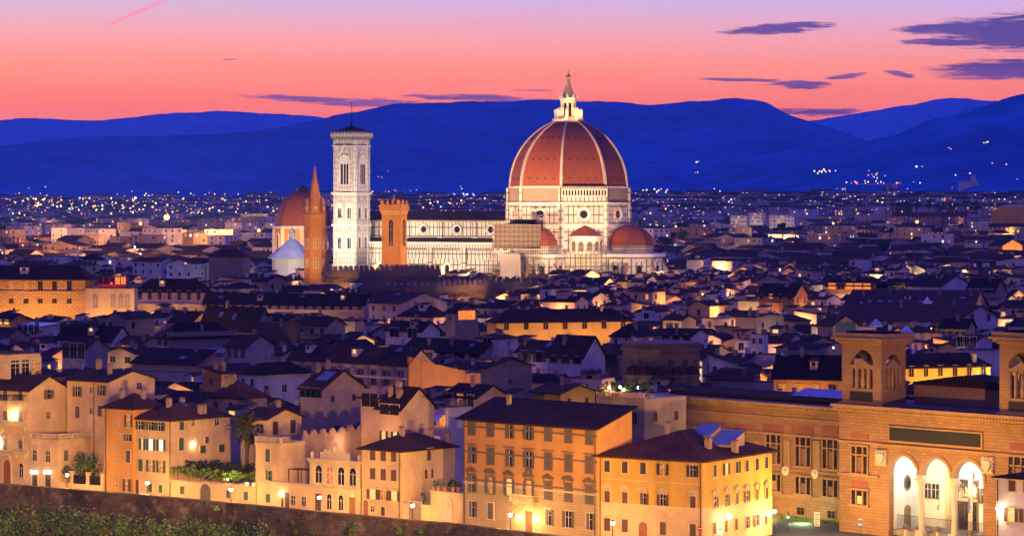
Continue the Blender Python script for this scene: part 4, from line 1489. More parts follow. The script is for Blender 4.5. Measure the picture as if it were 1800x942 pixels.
# far left palace
f1 = Bld('far left cream palace with two iron balconies and an arched brown door', -70, 51, 118, 686, 37, rise=2.4, wall=P_CREAM, name='palace', cat='palace', pyB=800)
f1.win('L', [-36, -13, 10, 37], 692, 1.1, 2.0, frame=S_PALE, shut=SH_GREY, style='closed')
f1.win('L', [-36, -13, 10, 37], 728, 1.1, 2.0, frame=S_PALE, shut=SH_GREY, style='closed')
f1.win('L', [-36, -13, 10, 37], 778, 1.1, 2.2, style='ped closed', frame=S_PALE, shut=SH_GREY)
f1.win('L', [38], 826, 1.1, 2.6, style='arch', frame=S_PALE)
f1.door('L', 13, 829, 2.0, 4.6)
f1.win('R', [83], 693, 1.5, 1.5, frame=S_STONE, shut=SH_GREY, style='half'); f1.win('R', [84], 730, 1.0, 1.3, frame=S_PALE)
f1.band(747, .3, .3, faces='L'); f1.band(796, .3, .25, faces='L')
def balcony(b, px0, px1, py, depth=.9, m_=None, iron=False, hgt=.95):
    x0, x1 = b.wpos('L', px0), b.wpos('L', px1)
    z = b.P('L', (px0 + px1) / 2, py)[2]
    m = MB()
    m.box(x0, x1, -depth, -.001, z - .22, z, 0)
    n = max(3, int((x1 - x0) / (.22 if iron else .38)))
    for i in range(n + 1):
        x = x0 + .08 + (x1 - x0 - .16) * i / n
        if iron: m.box(x - .025, x + .025, -depth + .02, -depth + .07, z, z + hgt, 1)
        else: m.lathe([(.07, z), (.13, z + .25), (.06, z + .6), (.10, z + hgt - .1)], 6, x, -depth + .12, mi=0)
    m.box(x0, x1, -depth, -depth + (.09 if iron else .24), z + hgt - (.04 if iron else .1), z + hgt + .06, 1 if iron else 0)
    for xx in (x0, x1 - .1):
        m.box(xx, xx + .1, -depth + .1, -.002, z + hgt - .1, z + hgt + .05, 1 if iron else 0)
    for xx in (x0 + .5, x1 - .5): m.box(xx - .12, xx + .12, -depth * .7, -.003, z - .7, z - .221, 0)
    return m.build('balcony', [m_ or S_PALE, IRON], b.e)
balcony(f1, -3, 20, 703, iron=True); balcony(f1, 27, 47, 703, iron=True)
balcony(f1, -50, 49, 746); balcony(f1, 27, 49, 797, .8); balcony(f1, -50, 22, 797, .8)
f1.chim((.3, .6), (.75, .7))
wl = []
def wall_lamp(b, face, px, py, e=60, col=(1, .62, .28), label=None, r=.16, out=.55, cat='lamp', dz=0):
    x, y, z = b.P(face, px, py)
    T = Matrix.Translation(b.e.location) @ Matrix.Rotation(b.e.rotation_euler.z, 4, 'Z')
    p = T @ Vector((x, -out, z)) if face == 'L' else T @ Vector((out, y, z))
    q = T @ Vector((x, -.01, z)) if face == 'L' else T @ Vector((.01, y, z))
    o = empty('wall_lamp', p, 0, label, 'lamp', 'lamps fixed to house walls')
    m = MB(); m.tube(q - p + Vector((0, 0, -.2)), (0, 0, -.22), .03); m.lathe([(.03, -.3), (.14, -.16), (.17, .1), (.05, .28)], 6); m.build('bracket_lantern', IRON, o)
    m = MB(); m.ball((0, 0, -.02), r); m.build('globe', emit('lamp_globe_%d' % int(col[2] * 100), col, 30), o)
    light('wall_lamp_light', 'POINT', (0, 0, -.45), e * 2.2, col, .15, o)
    return o
wall_lamp(f1, 'L', 25, 724, 260, (1, .72, .42), 'bright lamp between two windows of the far left palace', out=.6)
wall_lamp(f1, 'L', -2, 772, 260, (1, .72, .42), 'bright lamp cut by the left picture edge on the palace front', out=.6)
lg = Bld('pillared roof loggia with tall openings above the far left palace', -60, 16, 71, 624, 37, Y=f1.Y + 7.5, roof='flat', wall=P_CREAM, name='roof_loggia', cat='loggia', pyB=670)
lg.win('L', [-34, -12], 650, 2.2, 3.6, frame=S_PALE, ft=.3); lg.win('R', [27, 44, 61], 650, 2.6, 3.6, frame=S_PALE, ft=.3, lit={2: L_DIM})
lg.band(640, .3, .2); lg.band(632, .25, .3)
f1b = Bld('pale house with grey shutters behind the walled garden', 118, 190, 272, 671, 38, Y=YF(190) + 12, rise=1.7, wall=P_CREAM, pyB=765)
f1b.win('L', [137], 688, 1.2, 1.9, 'shut', P_CREAM, shut=SH_GREY); f1b.win('L', [161], 686, .8, 1.0); f1b.win('L', [180], 686, 1.1, 1.9, 'shut', P_CREAM, shut=SH_GREY)
f1b.win('L', [137], 724, 1.2, 2.2, shut=SH_GREY, style='closed'); f1b.win('L', [161], 722, .8, 1.0); f1b.win('L', [176], 722, 1.1, 2.0, shut=SH_GREY, style='closed')
f1b.win('R', [244], 678, 1.3, 1.2); f1b.pipe('L', 166); f1b.chim((.2, .5), (.7, .3))
f2 = Bld('low cream two-storey house with white balustrade and two lit doorways', 52, 102, 184, 773, 37, roof='flat', wall=P_CREAM, rf=S_PALE, pyB=850)
f2.win('L', [62, 85], 800, 1.1, 2.0, 'ped', S_PALE)
f2.win('R', [115], 800, 1.2, 2.0, 'closed', S_PALE, shut=SH_GREY)
for px in (62, 85):
    f2.door('L', px, 845, 1.5, 3.2, arched=False, m_=SH_DARK)
    x, y, z = f2.P('L', px, 829)
    m = MB(); m.box(x - .9, x + .9, -.45, -.06, z - .3, z + .3); m.build('light_box', emit('door_light', (1, .85, .6), 6), f2.e)
    light('light_box_lamp', 'POINT', (x, -1.1, z - .6), 60, (1, .7, .4), .2, f2.e)
def balustrade(b, face, l, out=-.1, m_=None, z=None, hgt=1.0, name='balustrade', start=0):
    z = b.h if z is None else z
    m = MB()
    if face == 'R': m.T = Matrix.Rotation(pi / 2, 4, 'Z') @ Matrix.Translation((l, 0, 0))
    m.box(-l, 0, out, out + .3, z, z + .12); m.box(-l, 0, out - .04, out + .34, z + hgt - .12, z + hgt + .05)
    n = int(l / .42)
    for i in range(n + 1):
        x = -l + .1 + (l - .2) * i / max(n, 1)
        if i % 9 == 0: m.box(x - .22, x + .22, out - .02, out + .32, z + .121, z + hgt - .121)
        else: m.lathe([(.07, z + .12), (.12, z + .35), (.06, z + .7), (.09, z + hgt - .12)], 6, x, out + .15)
    m.T = None
    return m.build(name, m_ or S_PALE, b.e)
balustrade(f2, 'L', f2.a); balustrade(f2, 'R', f2.b)
f2.band(823, .25, .12)
# garden beside it
def frontwall(name, label, cat, px0, px1, h, off=0., t=.4, m_=P_SAND, z0=0):
    # straight piece of wall on the house line, returned with a frame: x to the right from its left end
    Y0, Y1 = YF(px0), YF(px1)
    p, q = Vector((XZ(px0, Y0), Y0, 0)), Vector((XZ(px1, Y1), Y1, 0))
    d = q - p
    a = math.atan2(d.y, d.x)
    e = empty(name, p, a, label, cat)
    m = MB(); m.box(0, d.length, -off, -off + t, z0, h); m.box(-.02, d.length + .02, -off - .08, -off + t + .08, h + .003, h + .14)
    m.build('wall', m_, e)
    return e, d.length
gw, gl = frontwall('garden_wall', 'low lit garden wall with square pillars and iron fence beside the bush', 'wall', 103, 181, 1.1)
m = MB()
for i in range(60):
    x = gl * (.32 + .66 * i / 59); m.box(x - .03, x + .03, .1, .16, 1.14, 2.9)
m.box(gl * .32, gl * .98, .09, .17, 2.7, 2.78); m.build('iron_fence', IRON, gw)
for f_ in (.3, .66, .99):
    m = MB(); m.box(gl * f_ - .35, gl * f_ + .35, -.15, .55, 0, 3.3); m.box(gl * f_ - .45, gl * f_ + .45, -.25, .65, 3.303, 3.5); m.build('pillar', P_SAND, gw)
def tree(px, py, w, h, Y, label, trunk=2.0, mats=None, n=16, leaf=50, s=.5, name='tree', cat='tree', zb=0.0, group=None):
    c = at(px, py, Y)
    k = Y / F
    e = empty(name, (c.x, Y, zb), 0, label, cat, group)
    m = MB(); foliage(m, (0, 0, c.z - zb), (w * k / 2, w * k / 2, h * k / 2), n, leaf, s, (0, 1, 2), .9)
    m.build('crown', mats or [LEAF, LEAF_L, LEAF_D], e)
    m = MB(); m.tube((0, 0, -.2), (.1, 0, c.z - zb), .16, r2=.06)
    for a in range(5):
        t = 1.25 * a
        m.tube((0, 0, (c.z - zb) * .55), (cos(t) * w * k * .3, sin(t) * w * k * .3, c.z - zb + h * k * .15), .07, r2=.02)
    m.build('trunk', BARK, e)
    return e
tree(152, 815, 52, 62, YF(150) + 4, 'round dark green tree in the walled garden behind the fence')
tree(122, 828, 34, 36, YF(118) + 3, 'pinkish flowering bush left of the garden tree', mats=[LEAF, plain('blossom', (.34, .17, .13), .8), LEAF_D], n=12)
tree(106, 838, 20, 26, YF(108) + 2.5, 'small bush beside the street lamp at the garden corner', n=8)
f3 = Bld('narrow tall orange house with few small windows left of green shuttered house', 183, 234, 262, 717, 38, rise=2.2, roof='hip', wall=P_ORANGE, pyB=865)
f3.win('L', [227], 740, 1.0, 2.2, 'shut', S_PALE, L_DIM, SH_BROWN); f3.win('L', [226], 769, 1.0, 1.2, 'shut', S_PALE, None, SH_BROWN)
f3.win('L', [226], 802, 1.1, 2.2, 'closed', S_PALE, None, SH_BROWN); f3.win('L', [221], 852, 1.5, 2.3, 'half', S_PALE, L_DIM, SH_BROWN)
for px, py in ((206, 746), (211, 765), (206, 788), (206, 809), (206, 852)): f3.win('L', [px], py, .45, .7)
f3.pipe('L', 187); f3.band(822, .15, .08, P_ORANGE, 'L'); f3.chim((.3, .3), (.7, .6))
f4 = Bld('cream corner house with bright green shutters and dark hipped roof', 234, 301, 405, 738, 38, roof='hip', rise=2.3, wall=P_CREAM, rf=T_ROOF2, pyB=840)
f4.win('L', [248, 266, 283], 747, 1.15, 1.5, 'shut', S_PALE, G_DARK, SH_GREEN)
f4.win('L', [249, 266, 284], 780, 1.1, 2.1, styles=['half', 'shut', 'shut'], frame=S_PALE, shut=SH_GREEN, lit={0: L_WARM, 1: L_WHITE, 2: L_WHITE})
f4.win('L', [248, 266, 284], 817, 1.1, 2.2, styles=['closed', 'shut', 'shut'], frame=S_PALE, shut=SH_GREEN, lit={2: L_DIM, 1: L_DIM})
f4.door('L', 241, 858, 1.1, 2.6, arched=False, m_=SH_BROWN); f4.win('L', [265, 283], 857, .9, 1.4, 'closed', S_PALE, None, SH_GREEN)
f4.win('R', [318.5], 748, 1.2, 1.5, 'closed', S_PALE, None, SH_GREEN); f4.win('R', [318], 780, 1.2, 2.3, 'closed', S_PALE, None, SH_GREEN)
f4.win('R', [338.5], 743, .8, 1.0); f4.win('R', [356], 789, 1.4, 1.4, 'closed', S_PALE, None, SH_GREEN)
f4.win('R', [380], 741, 1.1, 1.1); f4.win('R', [363], 773, .9, 1.2, 'closed', S_PALE, None, SH_BROWN); f4.win('R', [389], 787, 1.4, 1.4, 'closed', S_PALE, None, SH_GREEN)
f4.pipe('L', 300); f4.chim((.55, .25), (.9, .55), (.9, .62), (.35, .6)); f4.sky(.55, .5, 1.5, .8)
wall_lamp(f4, 'R', 338.5, 777, 60, (1, .8, .55), 'small lit lamp in the middle of the green shuttered house side', out=.4)
# long wall with garden terrace
f5 = Bld('long cream terrace wall with arched double gate and green vines on top', 300, 450, 466, 856, 38, roof='flat', wall=P_SAND, rf=S_PALE, name='terrace_house', cat='terrace', pyB=890)
f5.win('L', [321], 861, 1.0, 1.4, 'closed', S_PALE, None, SH_BROWN); f5.win('L', [402], 868, .9, 1.4, 'closed', S_PALE, None, SH_GREEN); f5.win('L', [433], 871, 1.0, 1.5, 'closed', S_PALE, None, SH_GREEN)
f5.door('L', 362, 866, 2.6, 3.0, m_=SH_GREY)
def terrace_floor(b, m_=None):
    pass
vp = empty('vine_pergola', (0, 0, 0), 0, 'bright green vines over the terrace rail left of the palm', 'vines')
m = MB(); fr = MB()
for px in range(292, 452, 5):
    Y = YF(px) + ru(.6, 2.6)
    c = at(px, 0, Y)
    zt = zof(856, f5.Y)
    foliage(m, (c.x, Y, zt + 1.7 + ru(-.5, .5)), (ru(.9, 1.4), 1.0, ru(.6, 1.1)), 5, 34, .42, (0, 1))
    if px % 20 == 12: fr.tube((c.x, Y, zt - .6), (c.x, Y, zt + 2.4), .07)
m.build('foliage', [LEAF, plain('vine_leaves', (.22, .36, .04), .7, 0, .4, 3)], vp); fr.build('frame', BARK, vp)
hd = empty('hedge', (0, 0, 0), 0, 'dark clipped hedge behind the bright vines on the terrace', 'hedge')
m = MB()
for px in range(310, 448, 6):
    Y = YF(px) + 5.5
    c = at(px, 0, Y)
    foliage(m, (c.x, Y, zof(856, f5.Y) + 2.3), (1.2, 1, 1.5), 5, 40, .4, (0,))
m.build('foliage', [LEAF_D], hd)
def pot(px, py, Y, label, r=.4, col=None):
    c = at(px, py, Y)
    o = empty('plant_pot', (c.x, Y, c.z), 0, label, 'plant pot', 'potted plants')
    m = MB(); m.lathe([(r * .6, -.35), (r, .35), (r * 1.1, .35), (r * 1.1, .45)], 10); m.build('pot', col or TERRA, o)
    m = MB(); foliage(m, (0, 0, .9), (r * 1.2, r * 1.2, .6), 5, 24, .28, (0, 1)); m.build('foliage', [LEAF, LEAF_L], o)
pot(434, 851, YF(434) + .4, 'white flower pot at the right end of the terrace, the left one of two', .45, WHITE)
pot(446, 852, YF(446) + .4, 'white flower pot at the right end of the terrace, touching the corner house', .45, WHITE)
o = empty('garden_lamp', at(400, 842, YF(400) - .2), 0, 'small yellow garden lamp glowing among the terrace vines', 'lamp')
m = MB(); m.ball((0, 0, 0), .16); m.build('globe', emit('garden_globe', (1, .8, .2), 12), o); m = MB(); m.tube((0, 0, -.9), (0, 0, -.1), .03); m.build('post', IRON, o)
light('lamp_light', 'POINT', (0, -.3, .2), 350, (1, .75, .25), .15, o)
# palm
PY_ = YF(432) + 9
pl = empty('palm_tree', (XZ(433, PY_), PY_, 0), 0, 'tall dark palm tree rising behind the terrace', 'palm tree')
zc = zof(748, PY_)
m = MB(); m.tube((0, 0, 0), (.1, 0, zc - 4), .42, 9, r2=.36); m.tube((.1, 0, zc - 4), (0, 0, zc), .46, 9, r2=.6); m.build('trunk', BARK, pl)
m = MB()
pr = random.Random(3)
for i in range(110):
    a = pr.uniform(0, 6.28); el = pr.uniform(-1.15, 1.25); L_ = pr.uniform(3.0, 4.0)
    prev = Vector((0, 0, zc)); d = Vector((cos(a) * cos(el), sin(a) * cos(el), sin(el)))
    side = Vector((-sin(a), cos(a), 0))
    for k in range(8):
        d2 = (d + Vector((0, 0, -.20 * k * .55))).normalized()
        q = prev + d2 * L_ / 8
        wd = .42 * sin(pi * (k + .8) / 8.6) + .05
        up = Vector((0, 0, -wd * .55))
        m.poly([prev, q, q + side * wd + up, prev + side * wd + up], pr.choice((0, 0, 1)))
        m.poly([prev, prev - side * wd + up, q - side * wd + up, q], pr.choice((0, 0, 1)))
        prev = q
m.build('fronds', [plain('palm_leaf', (.05, .06, .03), .6, 0, .4, 3), plain('palm_leaf_dry', (.10, .09, .045), .7)], pl)
# slim pale corner house with quoins, its low wing and the wavy-topped wall
f6 = Bld('slim cream house with green shutter, corner blocks and balustrade right of the palm', 449, 493, 536, 779, 38, Y=YF(493) + .5, roof='flat', wall=P_CREAM, rf=S_PALE, pyB=850)
f6.win('L', [471.5], 800, 1.0, 2.2, 'closed', S_PALE, None, SH_GREEN); f6.win('L', [471.5], 838, 1.0, 2.4, 'ped half', S_PALE, None, SH_GREEN)
balustrade(f6, 'L', f6.a); balustrade(f6, 'R', min(f6.b, 2.5))
m = MB()
z = .4
while z < f6.h - .6:
    m.box(-.7, .06, -.06, .7, z, z + .42); z += .72
m.build('quoins', S_PALE, f6.e); f6.band(783, .25, .35)
balcony(f6, 466, 477, 851, .5, hgt=.8)
f6b = Bld('long wall with scalloped wavy top behind the slim cream house', 531, 535, 650, 768, 38, Y=f6.Y + f6.b * cos(RAD(38)) * .98, roof='flat', wall=P_TAN, rf=P_TAN, name='wavy_wall', cat='wall', pyB=800)
m = MB(); m.T = Matrix.Rotation(pi / 2, 4, 'Z') @ Matrix.Translation((f6b.b, 0, 0))
n = 7
for i in range(n):
    x0, x1 = -f6b.b * (i + 1) / n, -f6b.b * i / n
    pts = [(x0, f6b.h + .13)] + [(x1, f6b.h + .13)] + [(x1 - (x1 - x0) * t, f6b.h + .15 + 1.1 * abs(cos(pi * t)) ** 1.5) for t in [k / 8 for k in range(9)]]
    m.extr(pts, 'y', -.1, .3)
m.T = None
m.build('scalloped_top', P_TAN, f6b.e)
f6b.chim((.5, .3), (.5, .7))
f6c = Bld('low cream ground floor with small doors below the slim house terrace', 452, 545, 549, 852, 39, Y=YF(545) - .15, roof='flat', wall=P_SAND, rf=S_PALE, name='low_house', pyB=895)
f6c.win('L', [472], 875, 1.0, 1.5, 'closed', S_PALE, None, SH_GREEN); f6c.door('L', 497, 886, .7, 1.8, arched=False, m_=SH_BROWN); f6c.door('L', 505.5, 882, 1.1, 2.7, arched=False, m_=SH_BROWN)
f6c.win('L', [516, 535], 879, 1.0, 1.6, 'plain', S_PALE)
wall_lamp(f6c, 'L', 496, 862, 90, (1, .75, .45), 'small wall lamp above the little door of the low cream house', out=.5)
pg = empty('roof_terrace_awning', (XZ(530, f6c.Y + 5), f6c.Y + 5, zof(853, f6c.Y)), -RAD(38), 'dark little pergola on the terrace right of the slim cream house', 'pergola')
m = MB()
for x in (-3, 0, 3): m.box(x - .06, x + .06, -.06, .06, -.5, 2.2); m.box(x - .06, x + .06, 2.4, 2.52, -.5, 2.2)
for y in (0, .5, 1, 1.5, 2, 2.5): m.box(-3.4, 3.4, y - .04, y + .04, 2.2, 2.3)
m.build('frame', SH_DARK, pg)
# ornate little palace
f7 = Bld('small ornate cream palace with four arched windows and carved crest', 544, 635, 640, 812, 40, roof='flat', wall=P_CREAM, rf=S_PALE, name='palace', cat='palace', pyB=900)
f7.win('L', [561, 580.5, 600.5, 621], 833, 1.5, 3.1, 'arch', S_PALE, G_DARK, lit={1: L_DIM}, shut=None, ft=.3)
f7.win('L', [579.5, 600], 881, 1.1, 2.6, 'arch', S_PALE, ft=.3)
f7.door('L', 620, 888, 1.5, 3.6, lit=True); f7.door('L', 560, 880, 1.5, 3.0, arched=False, m_=SH_BROWN)
for px in (548, 551, 570.5, 590.5, 610.5, 630, 633):
    m = MB(); x = f7.wpos('L', px); m.box(x - .2, x + .2, -.28, 0, 0.2 + f7.h * .50, f7.h - .9); m.box(x - .3, x + .3, -.36, 0, f7.h - .9, f7.h - .6)
    m.build('pilaster', S_PALE, f7.e)
m = MB()
z0 = f7.h * .47
m.box(-f7.a, .2, -.4, 0, z0 - .3, z0); m.box(-f7.a, .25, -.5, 0, f7.h - .5, f7.h - .2); m.box(-f7.a - .1, .4, -.7, 0, f7.h - .197, f7.h + .1)
for px in (561, 580.5, 600.5, 621):
    x = f7.wpos('L', px)
    for k in range(5): m.lathe([(.08, z0 + .1), (.12, z0 + .4), (.06, z0 + .8)], 6, x - .6 + k * .3, -.3)
m.build('cornice', S_PALE, f7.e)
m = MB(); xc = f7.wpos('L', 588)
m.box(xc - 3.3, xc + 3.3, -.1, .4, f7.h + .12, f7.h + 1.3); m.extr([(xc - 2.2, f7.h + 1.303), (xc + 2.2, f7.h + 1.303), (xc + 1.2, f7.h + 1.7), (xc + .5, f7.h + 2.8), (xc, f7.h + 3.1), (xc - .5, f7.h + 2.8), (xc - 1.2, f7.h + 1.7)], 'y', 0, .3)
m.ball((xc, -.05, f7.h + 1.9), .5, sz=1.2); 
for s in (-1, 1): m.ball((xc + s * 2.2, .1, f7.h + 1.5), .32); m.lathe([(.2, f7.h + .1), (.4, f7.h + .8), (.2, f7.h + 1.2)], 8, xc + s * 5.6, .2)
m.build('crest', S_PALE, f7.e)
# cream three-storey house
f8 = Bld('cream house with dark brown shutters, wide dark roof and blank side wall', 634, 706, 800, 792, 40, roof='hip', rise=2.1, wall=P_CREAM, pyB=895)
PX8 = [656, 674.6, 693]
f8.win('L', PX8, 800, 1.25, 1.6, 'closed', S_PALE, None, SH_BROWN); f8.win('L', PX8, 832, 1.25, 1.9, 'closed', S_PALE, None, SH_BROWN)
f8.win('L', [656, 675, 694], 868, 1.3, 1.7, 'shut hood', S_PALE, None, SH_BROWN, lit={0: L_WARM, 1: L_DIM, 2: L_WARM})
f8.door('L', 644, 896, 1.2, 2.7); f8.win('L', [655.6], 894, .8, .9); f8.win('L', [674], 898, .9, 1.5, 'closed', S_PALE, None, SH_DARK)
f8.win('R', [753], 800, 1.0, 1.7, 'closed hood', S_PALE, None, SH_BROWN); f8.win('R', [753], 832, 1.0, 1.5, 'shut', S_PALE, L_DIM, SH_DARK)
f8.pipe('L', 703); f8.pipe('L', 636); f8.chim((.55, .35), (.6, .85), (.9, .95)); f8.band(808, .12, .08, P_CREAM, 'L')
f9 = Bld('low gate wall with double wooden gate and small green roof garden', 707, 757, 762, 889, 40, Y=YF(757) - .1, roof='flat', wall=P_SAND, rf=S_PALE, name='low_house', pyB=915)
f9.door('L', 730, 905, 2.8, 3.0, arched=False, m_=plain('grey_wood', (.28, .20, .13), .8))
tree(744, 873, 14, 22, YF(744) + 1.5, 'small leafy bush on the low gate wall', n=7, zb=3, leaf=40, s=.3)
f10 = Bld('small cream terrace block with arched niche door and flower pots on top', 757, 815, 820, 868, 40, Y=YF(815) - .1, roof='flat', wall=P_CREAM, rf=S_PALE, name='low_house', pyB=920)
f10.door('L', 786, 901, 1.9, 4.2, m_=plain('poster_door', (.42, .34, .28), .8)); f10.band(874, .2, .12)
for i, (px, lb) in enumerate(((762, 'leftmost'), (771, 'second from left'), (782, 'third from left'), (797, 'fourth from left'), (806, 'rightmost'))):
    pot(px, 860, YF(px) + .5, lb + ' terracotta flower pot on the terrace block left of the orange palace', .38)
tree(800, 850, 30, 22, YF(795) + 2.5, 'shadowy shrub behind the flower pots on the terrace block', n=10, zb=5, leaf=40, s=.35, mats=[LEAF, LEAF_D, LEAF_D])

# the big orange palace
f11 = Bld('large orange palace with seven columns of windows and a white balcony', 815, 1050.5, 1091, 751, 45, Y=467.5, roof='sy', rise=2.7, wall=P_ORANGE, rf=T_ROOF3, over=1.0, name='palace', cat='palace', pyB=940)
PX = [830, 863, 896, 930.5, 964.5, 1000, 1036.6]
f11.win('L', PX, 753, 1.2, 1.95, frame=S_STONE, ft=.28, shut=SH_GREY, styles=['closed', 'closed', 'half', 'plain', 'closed', 'closed', 'closed'], lit={3: G_DARK})
for o in f11.e.children:
    pass
f11.win('L', PX, 799, 1.25, 2.5, frame=S_STONE, ft=.3, shut=SH_GREY, styles=['hood half', 'hood closed', 'hood half', 'hood', 'hood closed', 'hood closed', 'hood closed'])
f11.win('L', PX, 849, 1.25, 2.7, frame=S_STONE, ft=.3, shut=SH_GREY, styles=['ped half', 'seg', 'ped', 'seg', 'ped closed', 'seg closed', 'ped closed'], lit={1: L_DIM, 2: L_WARM, 3: L_ORANGE})
f11.win('L', [830, 863, 964.5, 1000, 1036.6], 894, 1.25, 2.6, frame=S_PALE, ft=.22, shut=SH_GREY, styles=['half', 'closed', 'half', 'plain', 'half'])
f11.door('L', 931, 915, 1.7, 4.3, lit=True)
f11.base(871, S_RUSTF, .04)
for py in (766, 811.5, 862.5): f11.band(py + 2, .28, .16, S_STONE, 'L')
f11.band(871, .3, .2, S_PALE, 'L'); f11.pipe('L', 1047); f11.pipe('L', 817)
balcony(f11, 905, 946, 879.5, 1.3); 
m = MB(); xc = f11.wpos('L', 930.5); zc = f11.P('L', 930.5, 829)[2]
m.extr([(xc - .7, zc - .2), (xc - .3, zc - .7), (xc + .3, zc - .7), (xc + .7, zc - .2), (xc + .6, zc + .5), (xc, zc + 1), (xc - .6, zc + .5)], 'y', -.3, 0); m.ball((xc, -.3, zc), .4)
m.build('carved_crest', S_STONE, f11.e)
m = MB()      # rafters under the deep eave
for i in range(48):
    x = -f11.a * (i + .5) / 48; m.box(x - .1, x + .1, -.85, 0, f11.h - .52, f11.h - .30)
m.build('rafters', SH_DARK, f11.e)
f11.chim((.16, .72)); 
for px, s in ((913, 'left'), (943, 'right')):
    Yb = YF(px) - 1.4; c = at(px, 868, Yb)
    o = empty('balcony_plant', c, 0, 'leafy potted bush on the %s end of the white balcony' % s, 'potted plant', 'potted bushes on the white balcony')
    m = MB(); m.lathe([(.22, -.7), (.32, -.3)], 8); m.build('pot', TERRA, o)
    m = MB(); foliage(m, (0, 0, .5), (.8, .5, .85), 9, 34, .3, (0, 1)); m.build('foliage', [LEAF, LEAF_L], o)
wall_lamp(f11, 'L', 914, 903.5, 130, (1, .7, .35), 'lit lantern left of the orange palace door', out=.7)
wall_lamp(f11, 'L', 943.5, 906, 130, (1, .7, .35), 'lit lantern right of the orange palace door', out=.7)

# yellow corner house
f12 = Bld('bright yellow corner house with white ground floor and dark hipped roof', 1053, 1235, 1357, 808, 33, Y=457.8, roof='hip', rise=3.4, wall=P_YELLOW, rf=T_ROOF2, over=.9, pyB=942)
PA = [1068, 1099, 1131, 1166, 1218.5]; PB = [1255.5, 1276, 1294.7, 1312, 1329.7, 1346.6]
f12.win('L', PA, 819, 1.0, 1.8, frame=S_PALE, shut=SH_DARK, styles=['closed', 'closed', 'closed', 'shut', 'shut'], lit={3: L_DIM})
f12.win('L', PA, 872, 1.0, 1.8, frame=S_PALE, shut=SH_BROWN, styles=['ped closed', 'ped closed', 'ped half', 'ped shut', 'ped closed'])
f12.win('L', [1068, 1099, 1166, 1218.5], 921, 1.1, 2.0, frame=S_PALE, shut=SH_BROWN, style='hood closed')
f12.door('L', 1131, 930, 1.6, 3.4)
f12.win('R', PB, 827, 1.0, 1.8, frame=S_PALE, shut=SH_DARK, styles=['closed', 'shut', 'half', 'closed', 'closed', 'closed'], lit={1: L_WARM})
f12.win('R', PB, 882, 1.0, 1.8, frame=S_PALE, shut=SH_BROWN, styles=['ped half', 'ped half', 'ped closed', 'ped shut', 'ped closed', 'ped closed'])
f12.win('R', [1255, 1275, 1293, 1312, 1329, 1345], 928, 1.0, 1.8, frame=S_PALE, shut=SH_BROWN, styles=['closed', 'closed', 'closed', 'half', 'shut', 'closed'])
f12.base(894.6, P_CREAM, .04); f12.band(894.6, .18, .12); f12.band(852, .14, .09, S_PALE, 'L'); f12.pipe('L', 1232); f12.pipe('L', 1056)
m = MB(); n = 60
for i in range(n):
    x = -f12.a * (i + .5) / n; m.box(x - .08, x + .08, -.75, 0, f12.h - .42, f12.h - .2)
for i in range(46):
    y = f12.b * (i + .5) / 46; m.box(0, .75, y - .08, y + .08, f12.h - .42, f12.h - .2)
m.build('rafters', SH_DARK, f12.e)
f12.chim((.42, .35), (.97, .5), (.85, .3))
def glassroof(b, fx, fy, w, l, h=1.0, lab=None):
    x, y = -b.a * (1 - fx), b.b * fy
    z = roof_z(b.roof, b.a, b.b, b.h, b.rise, x, y) - .2
    m = MB()
    m.extr([(y, z), (y + l, z), (y + l, z + .3 + h), (y, z + .3)], 'x', x - w / 2, x + w / 2, 0)
    o = m.build('dormer', P_TAN, b.rf)
    m = MB(); m.slab([(x - w / 2 - .1, y - .1, z + .32), (x + w / 2 + .1, y - .1, z + .32), (x + w / 2 + .1, y + l + .1, z + .36 + h), (x - w / 2 - .1, y + l + .1, z + .36 + h)], .08)
    m.build('glass', G_BLUE, o)
glassroof(f12, .62, .52, 3.6, 3.6, 1.5); glassroof(f12, .80, .46, 5.4, 5.0, 1.9)
m = MB(); x, y, z = f12.P('L', 1231.5, 928)
m.T = Matrix.Translation((x, -.2, z))
m.poly([(.42 * cos(t * pi / 8), -.03, .42 * sin(t * pi / 8)) for t in range(16)], 0); m.box(-.3, .3, -.06, -.035, -.08, .08, 1); m.box(-.03, .03, -.02, .2, -.03, .03, 2)
m.T = None
tag(m.build('no_entry_sign', [plain('sign_red', (.5, .02, .02), .5), WHITE, IRON], None, (f12.Xc, f12.Y, 0), -f12.th), 'round red no entry sign on the corner of the yellow house', 'road sign')
wall_lamp(f12, 'R', 1266, 905, 420, (1, .66, .30), 'large glaring lamp on the right side of the yellow house', .42, 1.6)
wall_lamp(f12, 'R', 1335, 901, 420, (1, .66, .30), 'large glaring lamp near the far corner of the yellow house', .42, 1.6)

# street lamps on the embankment
def street_lamp(px, pyh, label, Y=None, hgt=4.4, e=21000, col=(1, .53, .14), r=.30, group='street lamps on the embankment'):
    Y = Y or (YP(px) + .95)
    z = zof(pyh, Y)
    zb = z - hgt if hgt else 0
    o = empty('street_lamp', (XZ(px, Y), Y, max(zb, 0)), 0, label, 'street lamp', group)
    zr = z - max(zb, 0)
    m = MB(); m.lathe([(.18, 0), (.2, .3), (.09, .5), (.06, zr - .5), (.12, zr - .42)], 8); m.build('post', IRON, o)
    m = MB(); m.lathe([(.12, zr - .42), (.16, zr - .36), (.16, zr - .32), (.02, zr - .3)], 8); m.lathe([(.34, zr + r * .8), (.12, zr + r + .15), (.02, zr + r + .3)], 8); m.build('lamp_cap', IRON, o)
    m = MB(); m.ball((0, 0, zr), r, n=12, m=8); m.build('globe', emit('street_globe', (1, .74, .42), 40), o)
    L = light('lamp_light', 'POINT', (0, 0, zr), e, col, r + .02, o)
    o.children[-1].visible_camera = True
    return o
